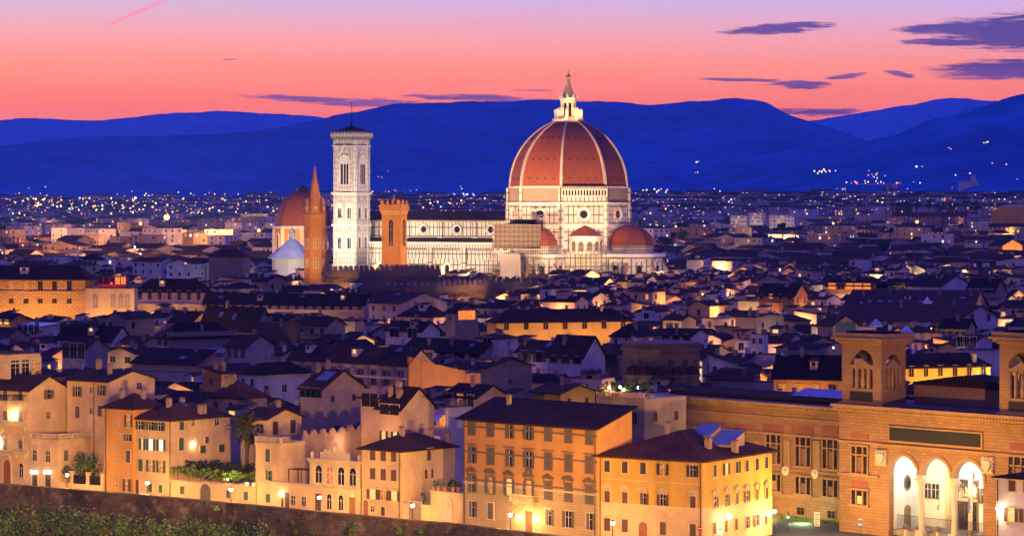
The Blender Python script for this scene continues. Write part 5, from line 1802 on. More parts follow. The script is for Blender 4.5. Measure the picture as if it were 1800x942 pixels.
SL = [(118, 834, 'street lamp beside the walled garden on the left'), (259, 848, 'street lamp in front of the green shuttered house'), (406, 860, 'street lamp in front of the terrace right of the arched gate'),
      (561, 874, 'street lamp in front of the small ornate palace'), (725, 888, 'street lamp in front of the low gate wall'), (897, 904, 'street lamp in front of the orange palace'), (1077, 919, 'street lamp in front of the left end of the yellow house')]
for px, py, lb in SL: street_lamp(px, py, lb)
street_lamp(1266, 934, 'street lamp standing low before the right side of the yellow house', Y=446, hgt=4.2, e=4000)
street_lamp(1361, 898, 'street lamp just past the far corner of the yellow house', Y=472, hgt=5.5, e=5000)
# unseen fill spots, added below the view to brighten the fronts
for x in (-120, -82, -46, -12, 22, 58):
    light('bank_fill_spot', 'SPOT', (x + 20, 405 - x * .55, 14), 1.8e5, (1, .50, .12), .5, None, (x - 6, 520 - x * .72, 8), 62, .9)
# ------------------------------------------------------------------ the library with its twin towers
LY, LTH = 482.0, RAD(48.6)
LX = XZ(1475, LY)
lib = empty('library', (LX, LY, 0), -LTH, 'monumental brown sandstone library with twin arched towers and three-arched porch', 'library')
def lx(px):
    k = (px - 900) / F
    return (k * LY - LX) / (cos(LTH) + k * sin(LTH))
def lz(px, py): return zof(py, LY - lx(px) * sin(LTH))
xa, xb, xe = lx(1562), lx(1728), lx(1860)
ZC = 19.6
ZS, ZF = lz(1616, 836), 1.2          # arch springing and porch floor
def arched_wall(m, x0, x1, arches, zs, z0, zt, y0, y1, mi=0, open_below=True):
    arches = sorted(arches)
    edges = [x0]
    for xc, r in arches: edges += [xc - r, xc + r]
    edges.append(x1)
    for i in range(0, len(edges), 2):
        if edges[i + 1] - edges[i] > .02:
            m.box(edges[i], edges[i + 1], y0, y1, z0 if i in (0, len(edges) - 2) or not open_below else zs, zs, mi)
            m.box(edges[i], edges[i + 1], y0, y1, zs + .0005, zt, mi)
    n = 12
    for xc, r in arches:
        for k in range(n):
            a, b = pi - pi * k / n, pi - pi * (k + 1) / n
            p, q = (xc + r * cos(a), zs + r * sin(a)), (xc + r * cos(b), zs + r * sin(b))
            m.extr([p, q, (q[0], zt), (p[0], zt)], 'y', y0, y1, mi)
m = MB()
m.box(0, xa - .01, 0, 14, 0, ZC)                                 # left pier block
m.box(xb + .01, xe, 0, 14, 0, ZC)
cx_ = [lx(1587.5), lx(1645.5), lx(1703)]
rr = (cx_[1] - cx_[0]) / 2 * .86
arched_wall(m, xa, xb, [(c, rr) for c in cx_], ZS, ZF, ZC - .01, 0, 1.1)
m.box(xa, xb, 8.5, 14, 0, ZC - .02)
m.build('wall', [S_SAND], lib)
m = MB()       # white painted porch interior
m.box(xa, xb, 1.11, 8.49, .2, ZF, 1)
m.box(xa + .001, xa + .25, 1.12, 8.49, ZF + .002, ZS + rr + .6, 0); m.box(xb - .25, xb - .001, 1.12, 8.49, ZF + .002, ZS + rr + .6, 0)
m.box(xa + .26, xb - .26, 8.2, 8.49, ZF + .002, ZS + rr + .6, 0)
m.box(xa, xb, 1.12, 8.49, ZS + rr + .7, ZS + rr + .95, 0)
for c in [(cx_[0] + cx_[1]) / 2, (cx_[1] + cx_[2]) / 2]:
    arched_y = [(1.15 + 7.0 * k / 10, ZS + 1.0 + (rr - .6) * sin(pi * k / 10)) for k in range(11)]
    m.extr(arched_y + [(8.19, ZS + rr + .69), (1.15, ZS + rr + .69)], 'x', c - .25, c + .25, 0)
m.build('porch', [plaster('porch_white', (.72, .70, .62), .12), PAVE], lib)
m = MB()
for c in [(cx_[0] + cx_[1]) / 2, (cx_[1] + cx_[2]) / 2]:
    x = c
    for y in (.55,):
        m.box(x - .75, x + .75, y - .75, y + .75, ZF - 1.0, ZF + .3)
        m.lathe([(.62, ZF + .3), (.55, ZF + .6), (.52, ZF + 3), (.45, ZS - 1.5), (.5, ZS - 1.45), (.8, ZS - .7)], 14, x, y)
        m.box(x - .85, x + .85, y - .8, y + .6, ZS - .7, ZS - .45); m.box(x - .6, x + .6, y - .55, y + .5, ZS - .449, ZS + .1)
        m.box(x - .8, x + .8, y - .8, y + .55, ZS + .1, ZS + .0)
m.build('column', plaster('column_stone', (.55, .44, .34), .2), lib)
m = MB()
for c in cx_:
    for k in range(16):
        a, b = pi - pi * k / 16, pi - pi * (k + 1) / 16
        P = lambda r, t: (c + r * cos(t), ZS + r * sin(t))
        m.extr([P(rr, a), P(rr, b), P(rr + .55, b), P(rr + .55, a)], 'y', -.18, -.001)
m.build('arch_moulding', S_SANDP, lib)
# inside the porch: doors, windows, oval window, pilasters
xm = (xa + xb) / 2
for px, w, h, z in ((1616, 1.0, 2.2, 4.6), (1630, 1.2, 2.2, 4.6), (1704, 1.0, 2.2, 4.6), (1717, 1.0, 2.2, 4.6)):
    window(lib, (lx(px) - 5.2, 8.19, ZF + z), 0, w, h, 'plain', S_STONE, G_DARK)
m = MB()
dxp = lx(1682) - 5.0
m.box(dxp - 2.6, dxp + 2.6, 8.0, 8.19, ZF, ZF + 8.2, 0)
for i in range(4):
    for z0, z1 in ((.1, 4.6), (5.2, 8.0)): m.box(dxp - 2.4 + i * 1.22, dxp - 1.35 + i * 1.22, 7.9, 7.999, ZF + z0, ZF + z1, 1)
m.box(dxp - 2.6, dxp + 2.6, 7.8, 8.19, ZF + 4.65, ZF + 5.1, 2)
m.build('glass_door', [S_STONE, G_DARK, plaster('warm_panel', (.55, .35, .2))], lib)
m = MB()
for px in (1604, 1652, 1693):
    x = lx(px) - 5.1
    m.box(x - .45, x + .45, 7.85, 8.19, ZF, ZS - .6); m.box(x - .6, x + .6, 7.7, 8.19, ZS - .6, ZS + .3)
m.box(xa + .3, xb - .3, 7.95, 8.19, ZF + 4.0, ZF + 4.3) if False else None
m.build('porch_pilaster', S_PALE, lib)
m = MB(); m.T = Matrix.Translation((xa + .26, 4.2, 0)) @ Matrix.Rotation(pi / 2, 4, 'Z')
m.extr([(.9 * cos(2 * pi * k / 16), ZF + 7.2 + 1.3 * sin(2 * pi * k / 16)) for k in range(16)], 'y', -.12, 0, 0)
m.extr([(.55 * cos(2 * pi * k / 16), ZF + 7.2 + .9 * sin(2 * pi * k / 16)) for k in range(16)], 'y', -.16, -.121, 1)
m.extr([(x, z + ZF) for x, z in arch_pts(1.5, 3.6)], 'y', -.12, 0, 2)
m.T = None
m.build('side_door', [S_STONE, G_DARK, plaster('old_door', (.30, .20, .10))], lib)
for px, s, cols in ((1640, 1, [(.0, .28, .08), (.8, .8, .8), (.6, .02, .03)]), (1695, 1, [(.01, .04, .45)] * 3)):
    x = lx(px) - 3.2
    m = MB(); m.tube((x, 5.4, ZF + 3.8), (x + .2, 4.6, ZF + 6.2), .04, mi=0)
    for i in range(3): m.slab([(x + .1 - .14, 4.9 - i * .02, ZF + 5.6 - i * .8), (x + .1 + .14, 4.9 - i * .02, ZF + 5.6 - i * .8), (x + .1 + .14, 4.86, ZF + 4.8 - i * .8), (x + .1 - .14, 4.86, ZF + 4.8 - i * .8)], .03, 1 + i)
    T = Matrix.Translation(lib.location) @ Matrix.Rotation(-LTH, 4, 'Z')
    o = m.build('flag', [IRON] + [plain('flag_%d_%d' % (px, i), c, .7, 0, .05) for i, c in enumerate(cols)], None, lib.location, -LTH)
    tag(o, ('green white and red flag' if px == 1640 else 'dark blue flag') + ' hanging in the white library porch', 'flag')
# mouldings, panel, shields
m = MB()
for z, t, o in ((ZC, .35, .5), (ZC + .352, .35, .9), (ZC + .704, .5, 1.5)): m.box(-.6, xe, -o, 14, z, z + t)
for i in range(70):
    x = xe * (i + .5) / 70; m.box(x - .16, x + .16, -1.25, -.901, ZC + .36, ZC + .70)
m.box(-.1, xa - 2, -.35, -.001, 9.2, 9.6); m.box(-.1, xe, -.3, -.001, ZS + rr + 1.4, ZS + rr + 1.8)
m.box(xa - 2.1, xb + 2.3, -.5, -.303, ZS + rr + 1.45, ZS + rr + 1.75)
m.build('cornice', S_SANDP, lib)
m = MB()
x0, x1 = lx(1565), lx(1726)
z1, z0 = lz(1565, 750), lz(1565, 773)
m.box(x0, x1, -.22, -.002, z0, z1); 
m.build('dark_panel', plain('dark_slate', (.012, .009, .008), .9), lib)
m = MB(); m.box(x0 - .3, x1 + .3, -.3, -.003, z1 + .002, z1 + .25); m.box(x0 - .3, x1 + .3, -.3, -.003, z0 - .25, z0 - .002); m.box(x0 - .3, x0 - .002, -.3, -.003, z0, z1); m.box(x1 + .002, x1 + .3, -.3, -.003, z0, z1)
m.build('panel_frame', S_SANDP, lib)
for px, py in ((1551, 804), (1738, 817)):
    x, z = lx(px), lz(px, py)
    m = MB()
    m.box(x - 1.15, x + 1.15, -.4, -.002, z - 1.3, z + 1.3)
    m.extr([(x - .75, z + .7), (x + .75, z + .7), (x + .8, z), (x + .45, z - .75), (x, z - 1.05), (x - .45, z - .75), (x - .8, z)][::-1], 'y', -.75, -.401)
    for s in (-1, 1):
        for t in range(4): m.ball((x + s * .95, -.42, z - .9 + t * .6), .24, n=6, m=4)
    for t in range(3): m.ball((x - .5 + t * .5, -.45, z + 1.0), .27, n=6, m=4)
    m.build('carved_shield', plaster('shield_stone', (.52, .42, .34), .3), lib)
def serliana(parent, x, z, w, h, y=0, lit=None, rz=0, loc=(0, 0, 0), transom=True):
    m = MB()
    m.box(-w / 2, w / 2, -.06, 0, 0, h, 1)
    for a in (-w / 2, -w * .2, w * .2, w / 2): m.lathe([(.17, 0), (.14, h)], 8, a, -.22, mi=0)
    if transom: m.box(-w / 2, w / 2, -.25, -.061, h * .66, h * .66 + .22, 0)
    m.box(-w / 2 - .35, w / 2 + .35, -.5, 0, h, h + .35, 0); m.box(-w / 2 - .35, w / 2 + .35, -.5, 0, -.4, 0, 0)
    m.box(-w * .15, w * .15, -.09, -.0605, .1, h * .6, 2)
    return m.build('triple_window', [S_SANDP, G_DARK, lit or plain('blind_brown', (.16, .07, .04))], parent, (x, y, z), rz)
xw = lx(1512)
serliana(lib, xw, lz(1512, 831), 3.6, 4.3); serliana(lib, xw, lz(1512, 886), 3.6, 2.3, lit=L_WARM, transom=False)
serliana(lib, lx(1790), lz(1790, 852), 3.6, 4.3)
m = MB(); m.box(xw - 1.9, xw + 1.9, -.1, -.002, lz(1512, 771), lz(1512, 761)); m.box(lx(1775), lx(1815), -.1, -.002, lz(1790, 791), lz(1790, 779))
m.box(xw - 1.7, xw + 1.7, -.1, -.002, lz(1512, 856), lz(1512, 844))
m.build('red_marble_panel', plaster('red_marble', (.24, .075, .05), .3), lib)
def libtower(x0, x1, d, zt, nm, y0=0):
    m = MB(); w = x1 - x0; xc = (x0 + x1) / 2; r = w * .30; zb = ZC + 1.2; zs = zb + (zt - zb) * .66
    mid = zb + 2.6
    m.box(x0, x1, y0, y0 + d, zb - 1.4, mid, 0)
    for ya, yb in ((y0, y0 + .9), (y0 + d - .9, y0 + d)):
        arched_wall(m, x0, x1, [(xc, r)], zs, mid + .001, zt, ya, yb, 0)
    T0 = Matrix.Translation((0, 0, 0))
    rd = d * .30
    for xx in (x1, x0 + .9):     # side walls
        m.T = Matrix.Translation((xx, y0, 0)) @ Matrix.Rotation(pi / 2, 4, 'Z')
        arched_wall(m, .91, d - .91, [(d / 2, rd)], zs, mid + .001, zt, 0, .9, 0)
        m.T = None
    m.box(x0 + .91, x1 - .91, y0 + .91, y0 + d - .91, zt - .4, zt - .01, 0)
    o = m.build('tower', [S_SAND], lib)
    m = MB()
    for z, t, e in ((zt, .3, .3), (zt + .302, .45, .8), (zt + .754, .35, 1.3), (zt + 1.106, .7, .9)): m.box(x0 - e, x1 + e, y0 - e, y0 + d + e, z, z + t)
    m.build('tower_cornice', [S_SANDP], o); m = MB(); m.box(x0 - .4, x1 + .4, y0 - .35, y0 + d + .4, zb - .0, zb + .35); m.build('tower_plinth', [S_SANDP], o)
    m = MB()
    n = 18
    for i in range(n):
        x = x0 + w * (i + .5) / n; m.box(x - .13, x + .13, y0 - 1.05, y0 - .801, zt + .31, zt + .75)
    for i in range(n):
        y = y0 + d * (i + .5) / n; m.box(x1 + .801, x1 + 1.05, y - .13, y + .13, zt + .31, zt + .75)
    m.build('cornice_block', [S_SANDP], o)
    m = MB(); m.box(x0 + .5, x1 - .5, y0 + .5, y0 + d - .5, zt + 1.81, zt + 2.1); m.build('tower_roof', T_ROOF3, o)
    # small temple front standing in each arch
    for T, ww in ((Matrix.Translation((xc, y0 + .1, mid)), r), (Matrix.Translation((x1 - .1, y0 + d / 2, mid)) @ Matrix.Rotation(pi / 2, 4, 'Z'), rd)):
        m = MB(); m.T = T; hh = zs - mid - .4
        for s in (-1, 1):
            m.box(s * ww * .98 - .18, s * ww * .98 + .18, 0, .5, 0, hh, 0); m.box(s * ww * .5 - .2, s * ww * .5 + .2, 0, .5, 0, hh, 0)
        m.box(-ww * 1.05, ww * 1.05, -.1, .6, hh, hh + .4, 0)
        m.extr([(-ww * .72, hh + .401), (ww * .72, hh + .401), (0, hh + 1.5)], 'y', -.1, .5, 0)
        m.extr([(x, z) for x, z in arch_pts(ww * .75, hh * .95)], 'y', .52, .6, 1) 
        m.box(-ww * .95, ww * .95, .45, .50, hh * .9, hh, 0)
        m.lathe([(.32, .1), (.36, 1.2), (.22, 2.0), (.3, 2.6), (.15, 3.2), (.2, 3.5), (0, 3.8)], 8, 0, .25, mi=0)
        m.T = None
        m.build('aedicule', [S_SANDP, SH_DARK], o)
    m = MB(); m.box(xc - w * .29, xc + w * .29, y0 - .06, y0 - .002, zb + .6, mid - .5); m.build('dark_panel', MATS['dark_slate'], o)
zt = zof(607, LY - lx(1549) * sin(LTH))
t1x0, t1x1 = lx(1480), lx(1549)
kk = (1592 - 900) / F
Yc1 = LY - t1x1 * sin(LTH); Xc1 = LX + t1x1 * cos(LTH)
dd = (kk * Yc1 - Xc1) / (sin(LTH) - kk * cos(LTH))
libtower(t1x0, t1x1, dd, zt, 'a')
libtower(lx(1757), lx(1757) + (t1x1 - t1x0), dd, zof(604, LY - lx(1757) * sin(LTH)) , 'b')
m = MB(); m.box(t1x1 + .5, lx(1757) - .3, 7.5, 14, ZC + 1.21, ZC + 4.4, 0)
m.build('attic', S_SANDP, lib)
m = MB(); xr0, xr1 = t1x1 + .4, lx(1757) - .2
m.extr([(xr0, ZC + 4.41), (xr1, ZC + 4.41), (xr1, ZC + 4.8), ((xr0 * .6 + xr1 * .4), ZC + 6.2), (xr0, ZC + 4.8)][::1], 'y', 7.2, 14.2)
m.build('attic_roof', T_ROOF3, lib)
m = MB(); m.box(xa - 3, xb + 3, -.3, 7.4, ZC + 1.21, ZC + 1.5); m.build('flat_roof', plain('roof_felt', (.04, .03, .03)), lib)
OCC.append((1470, 1830, 942, LY - 5)); FOOT.append((LX + 20, LY - 10, LTH, 10, 20))
# long wing
wg_Y = 494.0
WX, wa, _ = corner(1150, 1480, 1481, wg_Y, RAD(50))
wing = empty('library_wing', (WX, wg_Y, 0), -RAD(50), 'long sandstone library wing with triple windows, round medallions and heavy cornice', 'library wing')
def wx(px): return posL(px, WX, wg_Y, RAD(50))
def wz(px, py): return zof(py, wg_Y - wx(px) * sin(RAD(50)))
WZ = zof(728, wg_Y)
m = MB(); m.box(-wa, 6, 0, 16, 0, WZ); m.build('wall', S_SAND, wing)
m = MB()
for z, t, e in ((WZ, .4, .5), (WZ + .402, .35, 1.0), (WZ + .754, .4, 1.6)): m.box(-wa - e, 6, -e, 16, z, z + t)
n = int(wa / .75)
for i in range(n):
    x = -wa * (i + .5) / n; m.box(x - .18, x + .18, -1.4, -1.001, WZ + .36, WZ + .75)
for z in (wz(1461, 763) - .9, wz(1461, 834), wz(1461, 880), wz(1461, 770) + 2.6): m.box(-wa, 6, -.3, -.001, z, z + .35)
for px in (1283, 1334, 1385, 1437): x = wx(px); m.box(x - .75, x + .75, -.32, -.002, wz(px, 834) + .4, wz(px, 763) - 1)
m.build('cornice', S_SANDP, wing)
m = MB()
for a, b in ((1236, 1277), (1291, 1326), (1341, 1377), (1392, 1430), (1445, 1474)):
    zz = wz(b, 757 + (b - 1277) * .03)
    m.box(wx(a), wx(b), -.1, -.002, zz - .1, zz + 1.2)
m.build('red_marble_panel', MATS['red_marble'], wing)
for px in (1297, 1361, 1413, 1461): serliana(wing, wx(px), wz(1461, 823), 3.7, 4.9)
for px in (1361, 1413, 1461): serliana(wing, wx(px), wz(1461, 872), 3.7, 2.8, transom=False, lit=L_DIM if px == 1361 else None)
for px in (1408, 1462): window(wing, (wx(px), 0, .6), 0, 1.8, 1.2, 'plain', S_SANDP, G_DARK)
for px, py in ((1383.6, 827), (1435.5, 832)):
    m = MB(); m.T = Matrix.Translation((wx(px), -.32, wz(px, py)))
    m.extr([(.8 * cos(2 * pi * k / 16), .8 * sin(2 * pi * k / 16)) for k in range(16)], 'y', -.2, 0); m.ball((0, -.2, 0), .42)
    m.T = None
    m.build('medallion', plaster('medallion_stone', (.60, .52, .44), .15), wing)
m = MB(); m.box(-wa + 2, 4, 2, 14, WZ + 1.16, WZ + 1.9); m.build('roof', T_ROOF3, wing)
m = MB(); m.slab([(-16, 4, WZ + 2.2), (-3, 4, WZ + 2.2), (-3, 8, WZ + 3.2), (-16, 8, WZ + 3.2)], .1); m.build('glass_roof', G_BLUE, wing)
OCC.append((1146, 1480, 905, wg_Y)); FOOT.append((WX, wg_Y, RAD(50), wa, 16))
# lights of the porch and the library front
def L2W(x, y, z): return tuple(Matrix.Translation(lib.location) @ Matrix.Rotation(-LTH, 4, 'Z') @ Vector((x, y, z)))
lo_ = empty('porch_lamp', L2W(cx_[0] - .2, 3.2, lz(1586, 828)), 0, 'glaring white lamp hanging in the first arch of the library porch', 'lamp')
m = MB(); m.ball((0, 0, 0), .28); m.build('globe', emit('porch_globe', (1, .96, .85), 60), lo_); m = MB(); m.tube((0, 0, .28), (0, 0, 2.2), .03); m.build('rod', IRON, lo_)
light('lamp_light', 'POINT', (0, 0, 0), 2400, (1, .97, .86), .3, lo_)
for c in cx_[1:]: light('porch_light', 'POINT', L2W(c, 4.6, ZS + .4), 1800, (1, .97, .88), .25)
LO = (1, .53, .11)
for x, y, z, e, t in ((-2, -26, 5, 4.2e4, (5, 0, 10)), (14, -30, 5, 4.6e4, (16, 0, 12)), (34, -26, 5, 4.2e4, (34, 0, 12))):
    light('square_floodlight', 'SPOT', L2W(x, y, z), e, LO, .5, None, L2W(*t), 85, .9)
for x, e in ((3, 3e3), (24, 3e3)):
    light('tower_floodlight', 'SPOT', L2W(x + 3, -34, 9), e, LO, .5, None, L2W(x, 0, 27), 40, .9)
def W2W(x, y, z): return tuple(Matrix.Translation(wing.location) @ Matrix.Rotation(-RAD(50), 4, 'Z') @ Vector((x, y, z)))
for x, e, c in ((-4, 1300, (.8, 1, .5)), (-12, 1500, (1, .66, .18)), (-24, 1700, (1, .6, .16)), (-36, 1700, (1, .6, .16))):
    light('lawn_floodlight', 'POINT', W2W(x, -5.5, 1.0), e, c, .3)
light('wing_floodlight', 'SPOT', W2W(-14, -24, 7), 2.0e4, (1, .56, .12), .4, None, W2W(-16, 0, 13), 95, .9)
# square before it
m = MB()
q = [W2W(-46, -.6, .008), W2W(2, -.6, .008), W2W(2, -3.4, .008), W2W(-46, -3.4, .008)]
m.poly(q[::-1])
tag(m.build('lawn', plain('lawn_earth', (.05, .07, .02), .9)), kind='structure')
m = MB()
for _ in range(2600):
    p = W2W(ru(-46, 2), ru(-3.4, -.6), .01); a = ru(0, 6.28); h_ = ru(.2, .6)
    m.poly([(p[0] - .08 * cos(a), p[1] - .08 * sin(a), p[2]), (p[0] + .08 * cos(a), p[1] + .08 * sin(a), p[2]), (p[0] + ru(-.2, .2), p[1] + ru(-.2, .2), p[2] + h_)], random.choice((0, 1)))
tag(m.build('grass', [LEAF, LEAF_L]), kind='stuff')
def signpost(px, pyT, Y, label, kind):
    c = at(px, pyT, Y)
    o = empty('road_sign', (c.x, Y, 0), 0, label, 'road sign')
    m = MB(); m.tube((0, 0, 0), (0, 0, c.z), .045); m.build('post', IRON, o)
    if kind == 'board':
        m = MB(); m.box(-.45, .45, -.06, -.0, c.z - 2.6, c.z - .1, 0)
        for i in range(5): m.box(-.3, .3 - .1 * (i % 2), -.075, -.061, c.z - .6 - i * .42, c.z - .45 - i * .42, 1)
        m.build('board', [WHITE, MATS['sign_red']], o)
    else:
        for z, mt in ((c.z - .35, MATS['sign_red']), (c.z - 1.15, plain('sign_blue', (.02, .08, .5), .5))):
            m = MB(); m.T = Matrix.Translation((0, -.06, z)); m.extr([(.38 * cos(t * pi / 8), .38 * sin(t * pi / 8)) for t in range(16)], 'y', -.04, 0, 0)
            m.box(-.26, .26, -.05, -.041, -.06, .06, 1); m.T = None; m.build('sign_plate', [mt, WHITE], o)
signpost(1436, 898, 489, 'white notice board with red lines on a post before the library wing', 'board')
signpost(1512, 908, 463, 'red round sign above a blue one before the left library tower', 'round')
c = at(1385, 900, 480)
o = empty('traffic_light', (c.x, 480, 0), 0, 'traffic light showing green beside the lawn of the library wing', 'traffic light')
m = MB(); m.tube((0, 0, 0), (0, 0, c.z + .3), .06); m.build('post', IRON, o)
m = MB(); m.box(-.2, .2, -.25, .05, c.z - 1.0, c.z + .1); m.build('housing', IRON, o)
m = MB(); m.ball((0, -.27, c.z - .75), .17); m.build('green_lamp', emit('signal_green', (.1, 1, .5), 14), o)
m = MB(); m.ball((0, -.27, c.z - .15), .15); m.build('red_lamp', plain('signal_red_off', (.15, .01, .01), .4), o)
for px, py, Y, lb in ((1648, 929, 470, 'round dark stone ball on a post in the middle of the porch steps'), (1592, 925, 474, 'round dark stone ball on a post at the left of the porch steps'), (1706, 936, 466, 'round dark stone ball on a post at the right of the porch steps')):
    Yb = LY - lx(px) * sin(LTH) - 2.5; c = at(px, py, Yb)
    o = empty('stone_ball_post', (c.x, Yb, 0), 0, lb, 'stone post')
    m = MB(); m.lathe([(.4, 0), (.3, .3), (.22, max(.5, c.z - .5)), (.35, max(.6, c.z - .4))], 10); m.build('post', S_PALE, o)
    m = MB(); m.ball((0, 0, max(1.0, c.z)), .45, n=12, m=8); m.build('ball', S_STONE, o)
# railing of the porch
m = MB()
for i in range(90):
    x = xa + (xb - xa) * i / 89; m.box(x - .02, x + .02, 1.6, 1.64, ZF, ZF + 2.3)
m.box(xa, xb, 1.59, 1.65, ZF + 2.2, ZF + 2.26)
m.build('iron_railing', IRON, lib)
# house at the right edge
f13 = Bld('white house with brown shutters at the right picture edge before the library', 1752, 1890, 1960, 848, 42, Y=430, roof='hip', rise=.8, wall=P_WHITE, rf=T_ROOF3, pyB=942)
f13.win('L', [1780, 1806], 853, 1.2, 1.6, frame=S_PALE, style='closed', shut=SH_BROWN); f13.win('L', [1778, 1806], 904, 1.2, 2.0, frame=S_PALE, style='shut', shut=SH_BROWN, lit={0: L_WARM}); f13.pipe('L', 1755)
wall_lamp(f13, 'L', 1757, 892, 260, (1, .7, .4), 'bright lamp on the left corner of the white edge house', .2, .7)

# ------------------------------------------------------------------ middle distance, measured
def autowin(b, face, n, rows=1, w=1.0, h=1.6, style='plain', top=1.7, step=3.4, lit=(), shut=SH_DARK, pane=None, f0=0.0, f1=1.0, litm=None, frame=None):
    L_ = b.a if face == 'L' else b.b
    k = 0
    for r in range(rows):
        z = b.h - top - h / 2 - r * step
        if z < 1: break
        for i in range(n):
            t = L_ * (f0 + (f1 - f0) * (i + .5) / n)
            loc = (-b.a + t, 0, z) if face == 'L' else (0, t, z)
            p = (litm or L_WARM) if k in lit else pane
            window(b.e, loc, 0 if face == 'L' else pi / 2, w, h, style if k not in lit or 'closed' not in style else 'plain', frame or b.wall.data.materials[0], p, shut, simple=True)
            k += 1
def M_(label, L, C, R, pyE, z=16, roof='gx', rise=2.4, wall=P_WHITE, pyB=None, th=38, W=(), ch=(), rf=None, over=.6, name='house', cat='house', glow=None, skyl=None, tc='P'):
    b = Bld(label, L, C, R, pyE, th, z=z, roof=roof, rise=rise, wall=wall, rf=rf or random.choice((T_ROOF, T_ROOF2, T_ROOF3)), over=over, name=name, cat=cat, pyB=pyB)
    for w in W: autowin(b, *w[:2], **(w[2] if len(w) > 2 else {}))
    b.chim(*[c + () for c in ch])
    if skyl: b.sky(*skyl)
    if not ch and b.Y < 1400 and name == 'house':
        b.chim(*[(ru(.1, .9), ru(.15, .85)) for _ in range(random.choice((1, 2, 3)) + int(b.a / 22))])
    if b.a > 13 and b.b > 7 and b.Y < 1300 and roof in ('gx', 'hip', 'sy') and rise > 1:
        for q_ in range(int(b.a / 13)):
            x, y = -b.a * (q_ + ru(.3, .7)) / max(1, int(b.a / 13)), b.b * ru(.25, .42); z_ = roof_z(roof, b.a, b.b, b.h, rise, x, y); q = ru(.8, 1.5)
            if rnd() < .5:
                m = MB(); m.box(-q, q, -q, q, -1.0, 1.2, 0); m.slab([(-q - .3, -q - .3, 1.2), (q + .3, -q - .3, 1.2), (q + .3, q + .3, 1.7), (-q - .3, q + .3, 1.7)], .15, 1); m.box(-q * .5, q * .5, -q - .06, -q, .2, 1.0, 2)
                put('roof_room', m.mesh('roof_room', [random.choice((P_WHITE, P_CREAM, P_PINK)), T_ROOF2, L_WARM if rnd() < .2 else G_DARK]), b.rf, (x, y, z_))
            elif roof != 'hip': skylight(b.rf, roof, b.a, b.b, b.h, rise, x, y, ru(.9, 2), ru(.7, 1.4))
    if glow:     # a street lamp in the lane before it
        face, e, col = glow[:3]
        x, y = (-b.a * .5, -6) if face == 'L' else (6, b.b * .5)
        if len(glow) > 3: x, y = (-b.a * glow[3], -6) if face == 'L' else (6, b.b * glow[3])
        if b.Y > 1800:
            for q in (.2, .5, .8):
                xx, yy = (-b.a * q, -22) if face == 'L' else (22, b.b * q)
                light('lane_lamp', 'POINT', (xx, yy, max(6, b.h * .35)), e * 1.3, col, .6, b.e)
        else: light('lane_lamp', 'POINT', (x, y, max(3, b.h - (glow[4] if len(glow) > 4 else 8))), e, col, .3, b.e)
    return b
OR = (1, .50, .14); YE = (1, .66, .28); PK = (1, .45, .22)
M_('grey house with wide dark covered roof loggia behind the far left palace', 109, 150, 181, 613, 15, 'gx', 2.5, P_GREY, 650, W=[('L', 3, dict(w=2.4, h=4, top=.6))])
M_('long low whitish house with a long roof and two small skylights at the left', 100, 196, 208, 599, 14, 'gx', 3.8, P_WHITE, 612, W=[('L', 5, dict(w=1, h=1.2))], skyl=(.6, .25, 1.5, .9), ch=[(.02, .5)])
M_('small beige box house with dark window right of the long whitish house', 207, 249, 256, 606, 14, 'gx', 2, P_CREAM, 625, W=[('L', 2, dict(w=1.6, h=1.2))], glow=('L', 900, YE))
M_('cream gabled shed with a dark garage window near the left', 186, 238, 246, 622, 13, 'gy', 1.5, P_CREAM, 640, W=[('L', 2, dict(w=2.0, h=1.6))], glow=('L', 1200, YE))
M_('two lean-to huts with lit orange windows below the cream gabled shed', 182, 236, 243, 627, 12, 'sx', 1.2, P_BROWN, 650, W=[('L', 3, dict(w=1.2, h=1.6, lit=(0, 2), litm=L_ORANGE))])
M_('long low orange lit wall under a black roof left of the balustrade tower', 232, 345, 352, 641, 12.5, 'sy', 3.2, P_CREAM, 651, th=30, glow=('L', 3200, OR))
M_('long blue grey garden wall below the long orange lit wall', 196, 348, 352, 655, 11, 'flat', 0, P_GREY, 672, th=30, name='garden_wall', cat='wall')
M_('glass roofed veranda house with bluish panes at the far left', 30, 70, 86, 575, 15, 'sy', .8, P_WHITE, 592, W=[('L', 4, dict(w=1.8, h=2.2, top=.5))], rf=G_BLUE)
M_('house with a brightly lit double row of windows at the left picture edge', -30, 18, 26, 564, 16, 'gx', 2, P_ORANGE, 582, W=[('L', 4, dict(w=2.0, h=1.4, rows=2, step=2.4, top=.4, lit=(0, 1, 2, 3, 4, 5, 6, 7), litm=L_WARM))], glow=('L', 2500, OR))
M_('orange gable end house below the bright windows at the left edge', -30, 12, 28, 590, 14, 'gx', 2, P_TAN, 600, glow=('L', 1500, PK))
M_('long brownish house with low lean-to roof in the left middle', 84, 166, 174, 578, 14, 'sy', 1.6, P_BROWN, 590)
M_('yellow lit house with a lamp at its right corner in the left middle', 298, 339, 352, 566, 16, 'gx', 3, P_OCHRE, 583, W=[('L', 2, dict(lit=(0,), litm=L_ORANGE))], glow=('R', 2600, YE, .2))
bigl = M_('large house with white base and panelled upper gallery under wide dark roof', 275, 297, 414, 593, 17, 'hip', 3.6, P_GREY, 632, th=60, W=[('R', 6, dict(w=3.2, h=3.6, top=.5, pane=P_TAN)), ('L', 2, dict(w=2.5, h=3.6, top=.5))])
bigl.base(615, P_WHITE, .1)
M_('house with striped lilac front and plain tan gable in the left middle', 396, 433, 482, 609, 17, 'gx', 2.6, P_PINK, 640, W=[('L', 3, dict(w=1.3, h=2.8, top=1.5, style='closed', shut=SH_GREY))])
